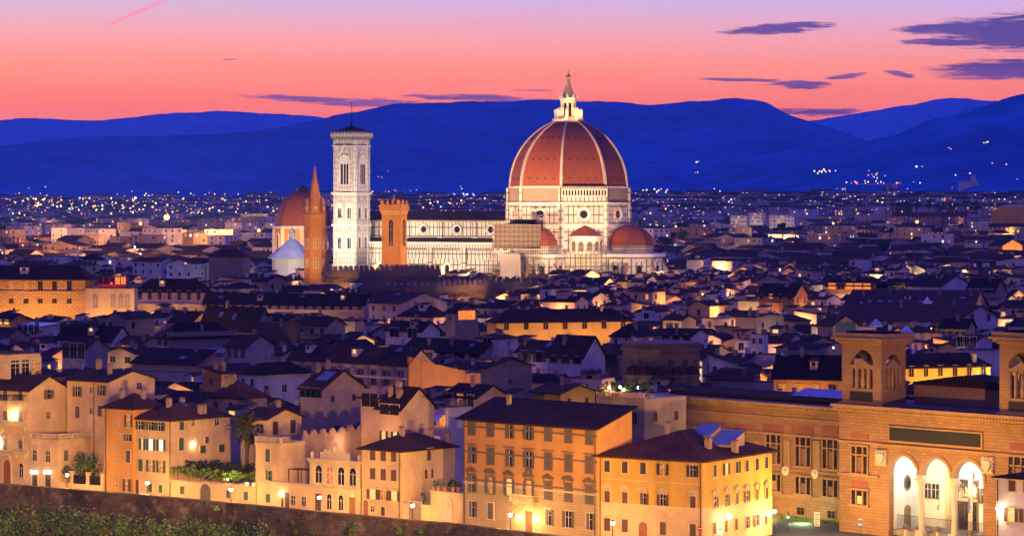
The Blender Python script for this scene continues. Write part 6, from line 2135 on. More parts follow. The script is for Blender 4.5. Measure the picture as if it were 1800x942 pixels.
M_('large lilac white house with one shuttered window left of the long decorated palace', 428, 452, 546, 657, 16, 'hip', 2.0, P_WHITE, 690, th=50, W=[('R', 3, dict(w=1.2, h=1.6, top=3.4)), ('L', 2, dict(w=1.2, h=1.6, top=2))], ch=[(.2, .3)])
M_('flat topped dark brick block in the left middle', 451, 522, 528, 568, 19, 'flat', 0, B_DARK, 608, W=[('L', 4, dict(w=.7, h=2, top=7))])
M_('little orange roof tower house with tiny window left of the palm', 375, 389, 416, 657, 18, 'sx', 1.0, P_ORANGE, 690, th=50, W=[('L', 1, dict(w=.7, h=1.2))], glow=('R', 1500, YE))
M_('pale house with low red hipped roof beside the little roof tower', 366, 420, 428, 698, 15.5, 'hip', 2.8, P_CREAM, 726, rf=T_ROOF2, W=[('L', 2, dict(w=1, h=1.2))])
M_('cream house behind the palm with a tall shuttered window', 425, 468, 530, 737, 14, 'gx', 1.6, P_CREAM, 765, W=[('R', 2, dict(w=1.3, h=2.4, style='closed')), ('L', 2, dict(w=1.8, h=1.6))])
s_ = M_('house with blue green shutters and a big blank tan gable wall', 528, 565, 640, 684, 17, 'gx', 3.4, P_CREAM, 752, th=42, rf=T_ROOF, W=[('L', 4, dict(w=.9, h=1.8, top=.8, style='shut', shut=SH_GREEN)), ('R', 2, dict(w=1.0, h=1.3, top=2.0))], skyl=(.6, .3, 3.2, 2.6), ch=[(.3, .5), (.05, .4)])
M_('white low house with arched window right of the dark brick block', 522, 575, 583, 572, 17, 'gx', 2.2, P_CREAM, 588, W=[('L', 3, dict(w=1.4, h=1.6))], glow=('L', 1500, YE))
M_('big steep black roofed house with two tiny skylights in the left middle', 350, 448, 456, 580, 15, 'gx', 6.5, P_GREY, 590, ch=[(.35, .5), (.75, .6)], skyl=(.3, .3, 1.6, .9))
M_('yellowish square block next to the low white arched house', 604, 624, 640, 565, 17, 'flat', 0, P_SAND, 585, glow=('L', 1100, YE))
# the long decorated palace
mp = M_('long palace with carved panels between tall windows and stepped orange side wall', 508, 715, 762, 641, 17.5, 'gx', 3.2, P_PINK, 700, th=45, rf=T_ROOF, name='palace', cat='palace')
m = MB()
ys = [posR(px, mp.Xc, mp.Y, mp.th) for px in (715.5, 737, 738, 815, 816, 842)]
zs_ = [zof(py, mp.Y + y * cos(mp.th)) for py, y in zip((627, 629, 633, 652, 657, 655), ys)]
for i in (0, 2, 4):
    m.extr([(ys[i], 0), (ys[i + 1], 0), (ys[i + 1], zs_[i + 1]), (ys[i], zs_[i])], 'x', .02, .5)
m.build('side_wall', P_ORANGE, mp.e)
OCC.append((715, 845, 700, mp.Y)); FOOT.append((mp.Xc, mp.Y, mp.th, 3, ys[-1]))
n = 9
for i in range(n):
    x = -mp.a + mp.a * (i + .55) / n
    window(mp.e, (x, 0, mp.h - 4.9), 0, 1.3, 3.2, 'hood' if False else 'plain', S_STONE, G_DARK, SH_GREY if i % 2 else None, ft=.35)
for i in range(n):
    x = -mp.a + mp.a * (i + .05) / n
    m = MB(); m.box(x - .75, x + .75, -.25, -.002, mp.h - 5.6, mp.h - .7); m.box(x - .45, x + .45, -.32, -.251, mp.h - 4.9, mp.h - 1.3)
    m.build('carved_panel', bricky('sgraffito', (.46, .38, .40), (.40, .32, .34), (.12, .09, .09), .5, .7, .1, bump=0, stain=.2), mp.e)
mp.band(668, .6, .7, S_PALE, 'L')
light('lane_lamp', 'POINT', (12, 5, 12), 2600, OR, .3, mp.e); light('lane_lamp', 'POINT', (13, ys[-1] * .55, 11), 2000, OR, .3, mp.e); light('lane_lamp', 'POINT', (-mp.a * .4, -14, 9), 1600, PK, .3, mp.e)
M_('lilac white house with big dark window and roof terrace in the middle', 678, 741, 765, 582, 17, 'gx', 2.4, P_WHITE, 608, W=[('L', 2, dict(w=3.4, h=2.6, top=.6, lit=()))], ch=[(.6, .5)])
M_('low house with two shuttered windows under a broad black roof, middle', 768, 848, 853, 620, 15.5, 'gx', 2.6, P_PINK, 633, W=[('L', 3, dict(w=1.6, h=1.3, style='shut', top=1.0))], ch=[(.2, .3)])
M_('low lilac house joined to the left of the broad black roofed one', 712, 767, 772, 613, 15.5, 'gx', 2.4, P_PINK, 630, W=[('L', 2, dict(w=1.2, h=1.4, style='shut'))])
M_('tall house with one big orange lit panelled window in the middle', 783, 800, 838, 550, 21, 'gx', 2.6, P_TAN, 572, th=55, W=[('R', 1, dict(w=6.0, h=2.6, lit=(0,), litm=L_ORANGE, top=.7)), ('L', 1, dict(w=1, h=1.4))])
M_('small white tower house with bluish window above the tan blank wall', 849, 876, 888, 595, 19, 'hip', 1.0, P_WHITE, 632, W=[('L', 1, dict(w=2.6, h=1.6, top=.6)), ('R', 1, dict(w=.6, h=1.6))])
M_('pale pink house with row of small windows behind the orange panel house', 648, 702, 786, 534, 19, 'gx', 3.2, P_PINK, 562, W=[('L', 3, dict(w=1, h=1.8, rows=2))])
M_('low pink house under a hipped dark roof beside the pale pink house', 700, 762, 768, 556, 17, 'hip', 3, P_PINK, 572, W=[('L', 4, dict(w=1, h=1.2))], glow=('L', 1000, PK))
bb = M_('cream house with roofed loggia window and wide lean-to roof', 634, 671, 730, 702, 18, 'sr', 0.01, P_CREAM, 768, th=45, rf=T_ROOF2, over=1.0, W=[('L', 1, dict(w=4.4, h=2.4, top=.2, f0=.1, f1=.8)), ], glow=('L', 600, PK))
cc = M_('tall cream house with lit shuttered window under long black roof', 665, 705, 746, 718, 17.5, 'gx', 3.4, P_CREAM, 770, th=45, rf=T_ROOF3, W=[('L', 1, dict(w=5, h=1.8, top=.3)), ('L', 2, dict(w=1.0, h=1.8, top=5, style='shut', lit=(0, 1)))], glow=('L', 1500, PK))
dd_ = M_('white house with lit balconies and a white awning', 737, 787, 836, 716, 16.5, 'flat', 0, P_WHITE, 768, th=45, W=[('L', 3, dict(w=1.5, h=2.0, top=2.4, lit=(0, 2), litm=L_ORANGE)), ('L', 4, dict(w=1.2, h=2.0, top=6.8, lit=(0, 1, 3)))], glow=('L', 900, PK))
m = MB(); m.slab([(-dd_.a, -1.8, dd_.h - 2.4), (-1, -1.8, dd_.h - 2.4), (-1, -.02, dd_.h - 1.5), (-dd_.a, -.02, dd_.h - 1.5)], .06); m.build('awning', WHITE, dd_.e)
m = MB(); m.box(-dd_.a, -.2, -1.7, -.02, dd_.h - 6.3, dd_.h - 5.0); m.slab([(-dd_.a, -2, dd_.h - 7.0), (-.2, -2, dd_.h - 7.0), (-.2, -.02, dd_.h - 6.5), (-dd_.a, -.02, dd_.h - 6.5)], .1); m.build('balcony', P_PINK, dd_.e)
M_('house with two tall lit openings under a long dark roof near the awning house', 782, 837, 874, 699, 18, 'gx', 2.0, P_CREAM, 722, th=45, W=[('L', 3, dict(w=1.5, h=2.2, top=.6, lit=(1,), litm=L_DIM))], ch=[(.5, .4)])
M_('big blank tan house wall with one tiny window left of the roof terrace', 846, 857, 935, 646, 18, 'gx', 1.8, P_TAN, 705, th=48, W=[('R', 1, dict(w=.9, h=1.0, top=3.2, f0=.1, f1=.9))], rf=T_ROOF)
M_('long low whitish lilac house with two shuttered windows in the centre', 908, 962, 967, 620, 17, 'gx', 2.6, P_WHITE, 652, W=[('L', 2, dict(w=2, h=2.6, style='shut', shut=SH_GREEN, top=1))], ch=[(.1, .3)], skyl=(.9, .3, 1.8, 1.6))
M_('lilac gabled house with terrace and aerials in the centre', 963, 1025, 1054, 627, 17, 'gx', 4.6, P_WHITE, 658, th=42, W=[('L', 3, dict(w=1.3, h=1.8, style='shut', top=.9))], ch=[(.3, .3)])
M_('dark brown house with one big lit room window in the centre', 1024, 1088, 1092, 631, 16, 'flat', 0, P_BROWN, 664, W=[('L', 2, dict(w=4.2, h=3.0, top=.5, lit=(0,), litm=L_WARM))])
oj = M_('very long yellow orange building with seven dark windows in the centre', 856, 873, 1112, 566, 17, 'hip', 3.4, P_OCHRE, 600, th=72, rf=T_ROOF3, W=[('R', 7, dict(w=1.5, h=2.4, top=1.2))], ch=[(.4, .2), (.6, .8)])
for t in (.15, .42, .7, .92): light('lane_lamp', 'POINT', (9, oj.b * t, oj.h - 5), 3000, OR, .3, oj.e)
M_('small cream flat topped house with slit window below the dark centre roofs', 987, 1004, 1030, 676, 15, 'flat', 0, P_SAND, 692, th=55, W=[('R', 2, dict(w=.8, h=1.6))], glow=('R', 700, YE))
M_('yellow lit wall house under tiled roof left of the roof terrace', 935, 985, 1046, 692, 16.5, 'gx', 1.4, P_YELLOW, 708, th=45, rf=T_ROOF2, W=[('R', 2, dict(w=1, h=1.4))], glow=('R', 1500, YE))
M_('dark hipped roof house with small lit window behind the round brown apse', 1074, 1110, 1150, 590, 16.5, 'hip', 3, P_WHITE, 606, W=[('L', 2, dict(w=1, h=1.6)), ('R', 3, dict(w=1.2, h=1.2, lit=(0, 2), litm=L_ORANGE))])
M_('small white cube house with double window right of centre', 1127, 1146, 1151, 546, 18, 'flat', 0, P_WHITE, 565, W=[('L', 1, dict(w=2, h=1.8))])
M_('large stained beige gable wall with two white flues', 1292, 1328, 1378, 558, 18, 'gx', .8, P_SAND, 586, th=45, ch=[(.6, .1), (.95, .1)], W=[('R', 2, dict(w=1, h=1.4, top=2.4))], glow=('R', 700, (1, .8, .4)))
M_('long tan lean-to joined left of the stained beige gable', 1268, 1292, 1296, 575, 16, 'sx', .01, P_TAN, 586)
M_('white house with two green shuttered windows behind the brown apse', 1161, 1216, 1222, 590, 16.5, 'gx', 1.6, P_WHITE, 606, W=[('L', 3, dict(w=1.2, h=2, style='shut', top=.7))])
M_('lilac house with a dark door right of the brown apse', 1292, 1314, 1320, 598, 17, 'flat', 0, P_WHITE, 622, W=[('L', 1, dict(w=1.6, h=2))])
M_('slim white tower house with ivy and two windows right of the brown apse', 1320, 1343, 1350, 588, 19, 'flat', 0, P_WHITE, 622, W=[('L', 2, dict(w=1, h=1.4, rows=2))])
M_('yellow lit low house with arch right of centre', 1165, 1198, 1203, 563, 16.5, 'gx', 1.4, P_SAND, 578, W=[('L', 2, dict(w=1, h=1.4))], glow=('L', 1800, YE))
M_('orange lit flat box house, left of the pair right of centre', 1297, 1334, 1340, 530, 16.5, 'flat', 0, P_SAND, 543, glow=('L', 3200, YE))
M_('orange lit flat box house, right of the pair right of centre', 1345, 1370, 1376, 532, 16.5, 'flat', 0, P_ORANGE, 545, glow=('L', 2200, PK))
M_('big dark house with pink orange gable end right of centre', 1331, 1396, 1420, 520, 18, 'gx', 4.2, P_ORANGE, 546, th=35, W=[('L', 4, dict(w=1.3, h=2, top=.5, lit=(1,), litm=L_ORANGE)), ('R', 2, dict(w=.8, h=2.4))], glow=('R', 3400, PK))
M_('small white lean-to house with rooflight right of the brown apse', 1252, 1288, 1296, 637, 14, 'sx', 1.8, P_WHITE, 652, W=[('L', 2, dict(w=1.2, h=1.2))])
M_('long lilac wall with a glass pyramid lantern on it', 1328, 1474, 1480, 626, 15, 'flat', 0, P_PINK, 640, th=22, name='garden_wall', cat='wall')
def pyramid(px, pyT, pyB, w, Y, label):
    c = at(px, pyB, Y); k = Y / F
    o = empty('glass_pyramid', (c.x, Y, c.z), RAD(20), label, 'skylight', 'glass pyramid skylights')
    m = MB(); m.lathe([(w * k * .6, 0), (.05, (pyB - pyT) * k)], 4, ph=pi / 4); m.build('glass', plain('pyramid_glass', (.35, .42, .58), .2), o)
    m = MB()
    for i in range(4):
        a = pi / 4 + i * pi / 2
        m.tube((w * k * .6 * cos(a), w * k * .6 * sin(a), 0), (0, 0, (pyB - pyT) * k), .06)
    m.lathe([(w * k * .62, -.3), (w * k * .62, .02)], 4, ph=pi / 4); m.build('frame', WHITE, o)
pyramid(1379, 613, 638, 26, 735, 'tall pale glass pyramid on the long lilac wall')
pyramid(1013, 588, 602, 26, 790, 'bluish glass pyramid skylight on the dark centre roofs')
pyramid(1540, 560, 572, 20, 820, 'white pyramid skylight, the left of two behind the library tower')
pyramid(1593, 572, 584, 22, 800, 'white pyramid skylight, the right of two behind the library tower')
pyramid(1630, 522, 532, 14, 980, 'small pale pyramid skylight on the huge dark roof')
pyramid(722, 611, 622, 28, 690, 'wide pale blue glass dome skylight behind the stepped orange wall')
vv = M_('orange fronted palace under a big dark roof left of the library tower', 1360, 1478, 1484, 664, 16, 'gx', 4.2, P_ORANGE, 690, th=20, W=[('L', 4, dict(w=1.6, h=2.2, top=2.6, lit=(0, 1, 2), litm=L_DIM))], glow=('L', 3500, OR), ch=[(.1, .5), (.35, .5)])
M_('dark lilac block with flat top left of the library tower', 1252, 1368, 1374, 672, 13.5, 'flat', 0, P_GREY, 695, th=25)
ww = M_('long house with five glowing orange loggia windows at the right', 1455, 1532, 1540, 502, 17, 'gx', 3, P_ORANGE, 518, th=20, W=[('L', 5, dict(w=3.2, h=2.6, top=.4, lit=(0, 2, 3, 4), litm=L_ORANGE))], glow=('L', 2600, OR))
ww.base(517, P_WHITE, .1)
M_('greyish house with dark green glazing beside the glowing loggia', 1534, 1592, 1598, 501, 17, 'gx', 2.4, P_GREY, 520, th=20, W=[('L', 2, dict(w=6, h=2.6, top=.4))])
M_('long grey house with four pale shutters and lilac gable at the right', 1593, 1653, 1708, 504, 17, 'gx', 4.4, P_WHITE, 532, th=38, W=[('L', 4, dict(w=1.2, h=1.6, style='closed', shut=WHITE, top=1))])
M_('house with dark panelled loggia and white gable at the right edge', 1699, 1749, 1768, 511, 18, 'gx', 4.4, P_TAN, 528, th=35, W=[('L', 4, dict(w=2.4, h=3, top=.7, pane=P_GREY))])
M_('greenhouse fronted gabled house behind the left library tower', 1437, 1464, 1508, 572, 18, 'gx', 2.6, P_CREAM, 590, th=62, W=[('R', 1, dict(w=7, h=3.4, top=.8, pane=plain('green_glass', (.10, .16, .13), .2), f0=.1, f1=.9))], glow=('R', 900, YE))
M_('small white flat house with a lit window behind the library tower', 1507, 1535, 1540, 575, 17, 'flat', 0, P_WHITE, 587, W=[('L', 2, dict(w=1.3, h=1.3, lit=(1,)))], glow=('L', 600, YE))
hr_ = M_('huge dark low pitched roof spread over the right middle distance', 1470, 1700, 1742, 566, 13, 'gx', 9, P_BROWN, 572, th=14, rf=T_ROOF2)
for fx in (.18, .26, .34, .42, .5, .58, .66): hr_.sky(fx, .3, 1.6, 1.2)
hr_.chim((.1, .4), (.3, .45), (.45, .2), (.7, .42), (.85, .25), (.95, .4))
M_('beige house with green shutters and a planted terrace at the right', 1652, 1700, 1708, 577, 18, 'gx', 2.4, P_CREAM, 594, th=25, W=[('L', 4, dict(w=1, h=1.8, style='shut', shut=SH_GREEN))], glow=('L', 2200, YE))
M_('white glazed room with three windows above the white house at the right', 1683, 1716, 1722, 599, 18.5, 'gx', 1.2, P_WHITE, 616, W=[('L', 3, dict(w=2, h=2.6, top=.3, lit=()))], glow=('L', 500, YE))
M_('tall plain white house wall behind the yellow lit building at the right', 1683, 1750, 1757, 616, 17, 'flat', 0, P_WHITE, 665, th=18)
M_('large white gable house with two windows at the right edge', 1688, 1694, 1752, 557, 19, 'gx', 3.2, P_WHITE, 575, th=60, W=[('R', 2, dict(w=1.3, h=2.2, top=.3))])
ag = M_('bright yellow orange lit building with six small windows between the library towers', 1562, 1589, 1741, 645, 18.5, 'hip', 2.4, P_YELLOW, 688, th=68, rf=T_ROOF, W=[('R', 6, dict(w=1.1, h=2.2, top=1.0))])
for t in (.1, .35, .6): light('lane_lamp', 'POINT', (7, ag.b * t, ag.h - 5), 2600, (1, .58, .12), .3, ag.e)
light('lane_lamp', 'POINT', (3, ag.b * .95, ag.h - 3.5), 1800, (1, .85, .5), .3, ag.e)
# roof terrace with lamps and plants
rt = Bld('house with a lamp-lit roof terrace full of plants and a sloping parapet', 1048, 1133, 1206, 703, 45, Y=500, roof='gx', rise=.01, wall=P_TAN, rf=P_TAN, over=0, pyB=755)
autowin(rt, 'R', 2, w=.9, h=1.5, top=3.0); autowin(rt, 'L', 1, w=1.2, h=2.0, top=3.2, f0=.6, f1=1)
m = MB(); T_ = rt.h + .25
m.box(-rt.a, 0, -.1, .12, T_, T_ + .9, 0)
m.build('parapet_rail', P_SAND, rt.e)
for i, (px, py, pos) in enumerate(((1071, 681, 'leftmost'), (1090, 680, 'second from left'), (1096, 685, 'third from left'), (1122, 681, 'rightmost'))):
    c = at(px, py, rt.Y + 5 + (i % 2) * 1.5)
    o = empty('terrace_lamp', c, 0, pos + ' glowing lamp on the planted roof terrace', 'lamp', 'lamps on the planted roof terrace')
    m = MB(); m.ball((0, 0, 0), .19); m.build('globe', emit('terrace_globe', (1, .86, .35), 30), o)
    m = MB(); m.tube((0, 0, -2.4), (0, 0, -.2), .04); m.build('post', IRON, o)
    light('terrace_light', 'POINT', (0, 0, 0), 900, (1, .8, .3), .2, o)
for i, (px, w) in enumerate(((1053, 16), (1064, 12), (1078, 10), (1103, 16), (1112, 10), (1134, 12), (1141, 14), (1126, 9), (1085, 9))):
    Yt = rt.Y + (6 if i % 2 else 3.5)
    c = at(px, 690, Yt)
    o = empty('terrace_plant', (c.x, Yt, rt.h + .3), 0, '%s leafy pot plant on the lamp-lit roof terrace, counted from the left' % ('first', 'second', 'third', 'sixth', 'seventh', 'ninth', 'tenth', 'eighth', 'fourth')[i], 'potted plant', 'plants on the roof terrace')
    m = MB(); m.lathe([(.3, 0), (.42, .6)], 8); m.build('pot', TERRA, o)
    m = MB(); foliage(m, (0, 0, 1.5 + (i % 3) * .3), (w / 20, .6, .9), 8, 30, .3, (0, 1)); m.build('foliage', [LEAF, LEAF_L], o)
# round brown apse
ap_Y = 652
ax_ = XZ(1165, ap_Y)
ap = empty('church_apse', (ax_, ap_Y + 8, 0), 0, 'round brown stone church apse with arched niches right of the roof terrace', 'church apse')
zt_ = zof(606, ap_Y)
m = MB(); m.lathe([(8.6, 0), (8.6, zt_ - 1.6), (9.1, zt_ - 1.5), (9.1, zt_ - .9), (8.6, zt_ - .8), (8.6, zt_), (8.9, zt_), (8.9, zt_ + .3)], 20, mi=0)
m.build('wall', plaster('apse_stone', (.24, .16, .10), .5), ap)
for k in range(5):
    a = -pi / 2 + (k - 2) * .42
    m = MB(); m.lathe([(1.9, 0), (1.9, zt_ - 7.2), (2.3, zt_ - 7.1), (2.3, zt_ - 6.6)], 12, 8.4 * cos(a), 8.4 * sin(a)); m.lathe([(2.2, zt_ - 6.6), (1.6, zt_ - 5.2), (.1, zt_ - 4.6)], 12, 8.4 * cos(a), 8.4 * sin(a), mi=1)
    m.build('chapel', [MATS['apse_stone'], T_ROOF2], ap)
    m = MB(); m.T = Matrix.Rotation(a + pi / 2 + .21, 4, 'Z') @ Matrix.Translation((0, -8.6, zt_ - 6)); m.extr(arch_pts(1.2, 2.8), 'y', -.15, 0); m.T = None
    m.build('niche', SH_DARK, ap)
light('lane_lamp', 'POINT', (-8, -16, 6), 2200, (1, .6, .25), .3, ap)
OCC.append((1085, 1250, 675, ap_Y)); FOOT.append((ax_, ap_Y + 8, 0, 12, 12))

# far left rusticated palace and its neighbours
rp = M_('long orange lit palace of rough stone blocks at the left edge', -60, 150, 165, 486, 27, 'hip', 3.5, S_RUST, 556, th=12, rf=T_ROOF, over=1.6, name='palace', cat='palace')
for py, hh in ((503, 3.6), (529, 1.7)):
    for px in (-6, 20, 46, 71, 96, 122):
        x, y, z = rp.P('L', px, py); window(rp.e, (x, 0, z - hh / 2), 0, 1.7, hh, 'plain' if hh < 2 else 'hood', S_RUST, L_DIM if px in (20, 46) and hh > 2 else G_DARK, simple=True)
rp.band(515, .7, .5, S_RUST, 'LR')
for t in (.08, .25, .42, .6, .8): light('lane_lamp', 'POINT', (-rp.a * t, -12, rp.h - 16), 7500, (1, .46, .10), .4, rp.e)
aw = M_('plain orange wall with three tall arched windows beside the rough stone palace', 150, 236, 242, 507, 24, 'flat', 0, P_SAND, 548, th=8, name='palace_wing', cat='palace')
for px in (168, 199, 212, 224):
    x, y, z = aw.P('L', px, 541); window(aw.e, (x, 0, z), 0, 1.6, 4.4, 'arch', P_CREAM, plain('grey_pane', (.3, .27, .22)))
for t in (.2, .7): light('lane_lamp', 'POINT', (-aw.a * t, -12, aw.h - 15), 8000, (1, .48, .12), .4, aw.e)
au = M_('long lilac building with seven tall windows above an orange cornice', 238, 358, 366, 512, 22, 'hip', 4, P_PINK, 545, th=14, W=[('L', 7, dict(w=1.3, h=3.2, top=1.4))], name='palace_wing', cat='palace')
au.band(539, 1.0, 1.5, P_SAND, 'L')
for t in (.15, .5, .85): light('lane_lamp', 'POINT', (-au.a * t, -5, au.h - 13), 1500, OR, .4, au.e)
av = M_('very long low lilac building with many windows left of the battlemented palace', 358, 640, 648, 536, 18, 'gx', 3.4, P_PINK, 552, th=16, W=[('L', 18, dict(w=1.2, h=2.2, top=1.2))], name='palace_wing', cat='palace')
av.band(549, .8, 1.5, P_SAND, 'L')
for t in (.3, .55, .8): light('lane_lamp', 'POINT', (-av.a * t, -5, av.h - 9), 1600, OR, .4, av.e)
M_('square stone tower house with hipped dark roof at the left', 367, 428, 437, 450, 26, 'hip', 3, P_TAN, 478, th=20)
M_('white house with floodlit terrace windows at the left', 205, 252, 258, 437, 20, 'flat', 0, P_WHITE, 455, th=20, W=[('L', 4, dict(w=2, h=3, lit=(1, 2), litm=L_WHITE))], glow=('L', 5500, (1, .85, .6)))
M_('white house with four dark windows under a hipped roof at the left', 146, 171, 176, 456, 20, 'hip', 3, P_WHITE, 478, th=25, W=[('L', 3, dict(w=1.8, h=1.8))])
M_('tall white house with bluish doors left of the four-windowed one', 114, 145, 150, 446, 20, 'flat', 0, P_WHITE, 476, W=[('L', 2, dict(w=1.6, h=2.4, rows=2))])
M_('long yellow lit building at the far left', -20, 47, 52, 427, 21, 'flat', 0, P_OCHRE, 437, th=15, W=[('L', 1, dict(w=2, h=2, lit=(0,)))], glow=('L', 16000, OR))
M_('red lit terrace bar beside the rough stone palace', 172, 222, 228, 486, 22, 'flat', 0, P_BROWN, 505, th=15, W=[('L', 5, dict(w=2.2, h=3, lit=(3, 4), litm=L_ORANGE))], glow=('L', 4500, (1, .05, .06)))
M_('small orange lit block far behind, left of the bright mast lamp', 264, 287, 292, 407, 24, 'flat', 0, P_ORANGE, 420, glow=('L', 3200, OR))
M_('small orange lit block far behind, right of the bright mast lamp', 312, 323, 327, 408, 24, 'flat', 0, P_ORANGE, 422, glow=('L', 26000, OR))
M_('small square brown tower stump at the far left', 2, 16, 18, 408, 26, 'flat', 0, P_BROWN, 425, glow=('L', 9000, OR))
# right distance
yp = M_('long yellow lit palace with white roof pavilions in the right distance', 1424, 1534, 1545, 404, 22, 'flat', 0, P_OCHRE, 420, th=12, W=[('L', 16, dict(w=2, h=3.4, top=2.5))], name='palace', cat='palace')
for t in (.1, .3, .5, .7, .9): light('lane_lamp', 'POINT', (-yp.a * t, -16, 9), 17000, YE, .5, yp.e)
yq = M_('second long yellow lit palace right of the one with pavilions', 1568, 1656, 1662, 408, 22, 'gx', 4, P_OCHRE, 420, th=8, W=[('L', 12, dict(w=2, h=3.4, top=2.5))], name='palace', cat='palace')
for t in (.15, .4, .65, .9): light('lane_lamp', 'POINT', (-yq.a * t, -16, 9), 17000, YE, .5, yq.e)
og = M_('long deep orange lit house row in the right distance', 1431, 1516, 1522, 441, 17, 'gx', 2, P_ORANGE, 455, th=12)
for t in (.15, .4, .65, .9): light('lane_lamp', 'POINT', (-og.a * t, -10, 7), 22000, (1, .42, .06), .5, og.e)
M_('orange lit square house right of the deep orange row', 1620, 1648, 1654, 439, 19, 'gx', 2, P_ORANGE, 452, W=[('L', 4, dict(w=1.2, h=2))], glow=('L', 17000, YE))
M_('orange lit loggia with columns at the right edge', 1700, 1782, 1790, 449, 19, 'gx', 3, P_OCHRE, 467, th=14, W=[('L', 7, dict(w=3.4, h=5, top=.8))], glow=('L', 22000, OR))
M_('orange gable house above the columned loggia', 1737, 1762, 1797, 432, 22, 'gx', 4, P_ORANGE, 446, th=45, glow=('R', 15000, OR))
M_('yellow lit pair of storeys left of the deep orange row', 1364, 1398, 1404, 417, 20, 'flat', 0, P_SAND, 436, W=[('L', 8, dict(w=1, h=1.8, rows=2, lit=(1, 4, 9)))], glow=('L', 16000, YE))
M_('tall dark brown apartment block in the right distance', 1400, 1436, 1448, 351, 55, 'flat', 0, P_TAN, 392, th=25, W=[('L', 8, dict(w=2, h=2, rows=9, step=5, lit=(3, 12, 41)))], name='apartment_block', cat='apartment block')
for i, (a, b_, c_, py, lb) in enumerate(((1284, 1313, 1318, 379, 'first white apartment block from the left in the right distance'), (1315, 1340, 1346, 374, 'second white apartment block, taller, in the right distance'), (1352, 1396, 1402, 378, 'third white apartment block, widest and lit warm, in the right distance'))):
    M_(lb, a, b_, c_, py, 36, 'flat', 0, P_WHITE, 396, th=20, W=[('L', 7, dict(w=1.6, h=1.8, rows=5, step=5, lit=(3, 9, 17)))], glow=('L', 3000, (1, .75, .5)), name='apartment_block', cat='apartment block')
M_('long flat building behind tree tops in the right distance', 1568, 1700, 1704, 380, 30, 'gx', 5, P_TAN, 392, th=8, W=[('L', 20, dict(w=2, h=2.4, rows=1))], glow=('L', 16000, OR))
M_('five storey cream block in the right distance near the edge', 1738, 1800, 1806, 399, 28, 'gx', 3, P_SAND, 420, th=20, W=[('L', 8, dict(w=1.4, h=2, rows=4, step=4))], glow=('L', 9000, YE))
bs = M_('floodlit orange church building below the slim bell spire', 1744, 1802, 1808, 365, 46, 'flat', 0, P_OCHRE, 380, th=10, glow=('L', 30000, OR), name='church', cat='church')
sY = 3900
o = empty('church_spire', (XZ(1790, sY), sY, 0), 0, 'slim pale lit bell spire at the right edge against the hill', 'spire')
m = MB(); m.box(-5, 5, -5, 5, 0, zof(348, sY)); m.lathe([(5, zof(348, sY)), (3, zof(340, sY)), (.5, zof(327, sY))], 8); m.build('tower', P_WHITE, o)
light('spire_light', 'SPOT', (18, -60, 30), 3.5e5, (1, .75, .5), 1, o, (0, 0, 60), 50)
o.children[-1].rotation_euler = (Vector((0, 0, 58)) - Vector((18, -60, 30))).to_track_quat('-Z', 'Y').to_euler()
p = onhill('near_right', 1706, 330) or Vector((XZ(1706, 5600), 5600, 80))
o = empty('hill_castle', (p.x, p.y, p.z - 20), 0, 'pale castle with square tower on the dark hill at the right', 'castle')
k = p.y / F
m = MB(); m.box(-19 * k, 14 * k, 0, 14, 0, 20 + 10 * k); m.box(2 * k, 9 * k, -3, 10, 0, 20 + 21 * k); crenel(m, [(-19 * k, 0), (14 * k, 0)], 20 + 10 * k, 2.5, 2.5, 2.5); crenel(m, [(2 * k, -3), (9 * k, -3)], 20 + 21 * k, 1.6, 1.6, 2.5); m.build('wall', P_WHITE, o)
cY = 3300
o = empty('tower_crane', (XZ(1561, cY), cY, 0), 0, 'thin tower crane with two red lights in the right distance', 'crane')
zc = zof(325, cY)
m = MB()
for a, b_ in ((-1, -1), (1, -1), (1, 1), (-1, 1)): m.tube((a, b_, 0), (a, b_, zc), .28, 4)
for z in range(0, int(zc), 4): m.tube((-1, -1, z), (1, -1, z + 4), .16, 4)
m.build('mast', plain('crane_paint', (.5, .35, .25)), o)
m = MB(); m.box(-35, 10, -.6, .6, zc, zc + 1.2); m.box(6, 10, -1.4, 1.4, zc - 3, zc); m.build('jib', MATS['crane_paint'], o)
for x in (-35, 10):
    m = MB(); m.ball((x, 0, zc + 2), 1.0); m.build('warning_light', emit('red_warning', (1, .05, .03), 9), o)

for px, Y, e in ((1420, 470, 5000), (1468, 468, 4000), (1500, 452, 3000)):
    light('square_lamp', 'POINT', (XZ(px, Y), Y, 5), e, (1, .62, .2), .3)
# ------------------------------------------------------------------ lamps in the town
def towng(px, py, Y, label, e, col, r, mast=None, s=30):
    c = at(px, py, Y)
    zb = 0
    o = empty('street_lamp', (c.x, Y, 0), 0, label, 'street lamp', 'lamps among the town roofs')
    m = MB(); m.tube((0, 0, 0), (0, 0, max(1, c.z - r)), .05 + Y * 3e-5, 6); m.build('post', IRON, o)
    m = MB(); r = r * .62; m.ball((0, 0, c.z), r, n=10, m=8); m.build('globe', emit('town_globe_%.2f_%.2f_%d' % (col[1], col[2], s), col, s * .09), o)
    light('lamp_light', 'POINT', (0, 0, c.z), e, col, r * 1.05, o)
A_ = (1, .45, .10); Wt = (1, .88, .65)
towng(293, 382, 2250, 'brightest orange mast lamp in the left distance', 2.2e5, A_, 3.4, s=60)
towng(247, 393, 2100, 'orange mast lamp left of the brightest one', 9e4, A_, 1.8, s=40)
towng(455, 405, 2000, 'orange lamp left of the domed chapel', 9e4, A_, 1.7, s=50)
towng(238, 348, 4600, 'whitish far lamp above the orange mast lamps', 6e4, (1, .85, .4), 2.6, s=40)
towng(63, 350, 4400, 'orange far lamp at the left horizon, first of the close pair', 6e4, A_, 2.4, s=40)
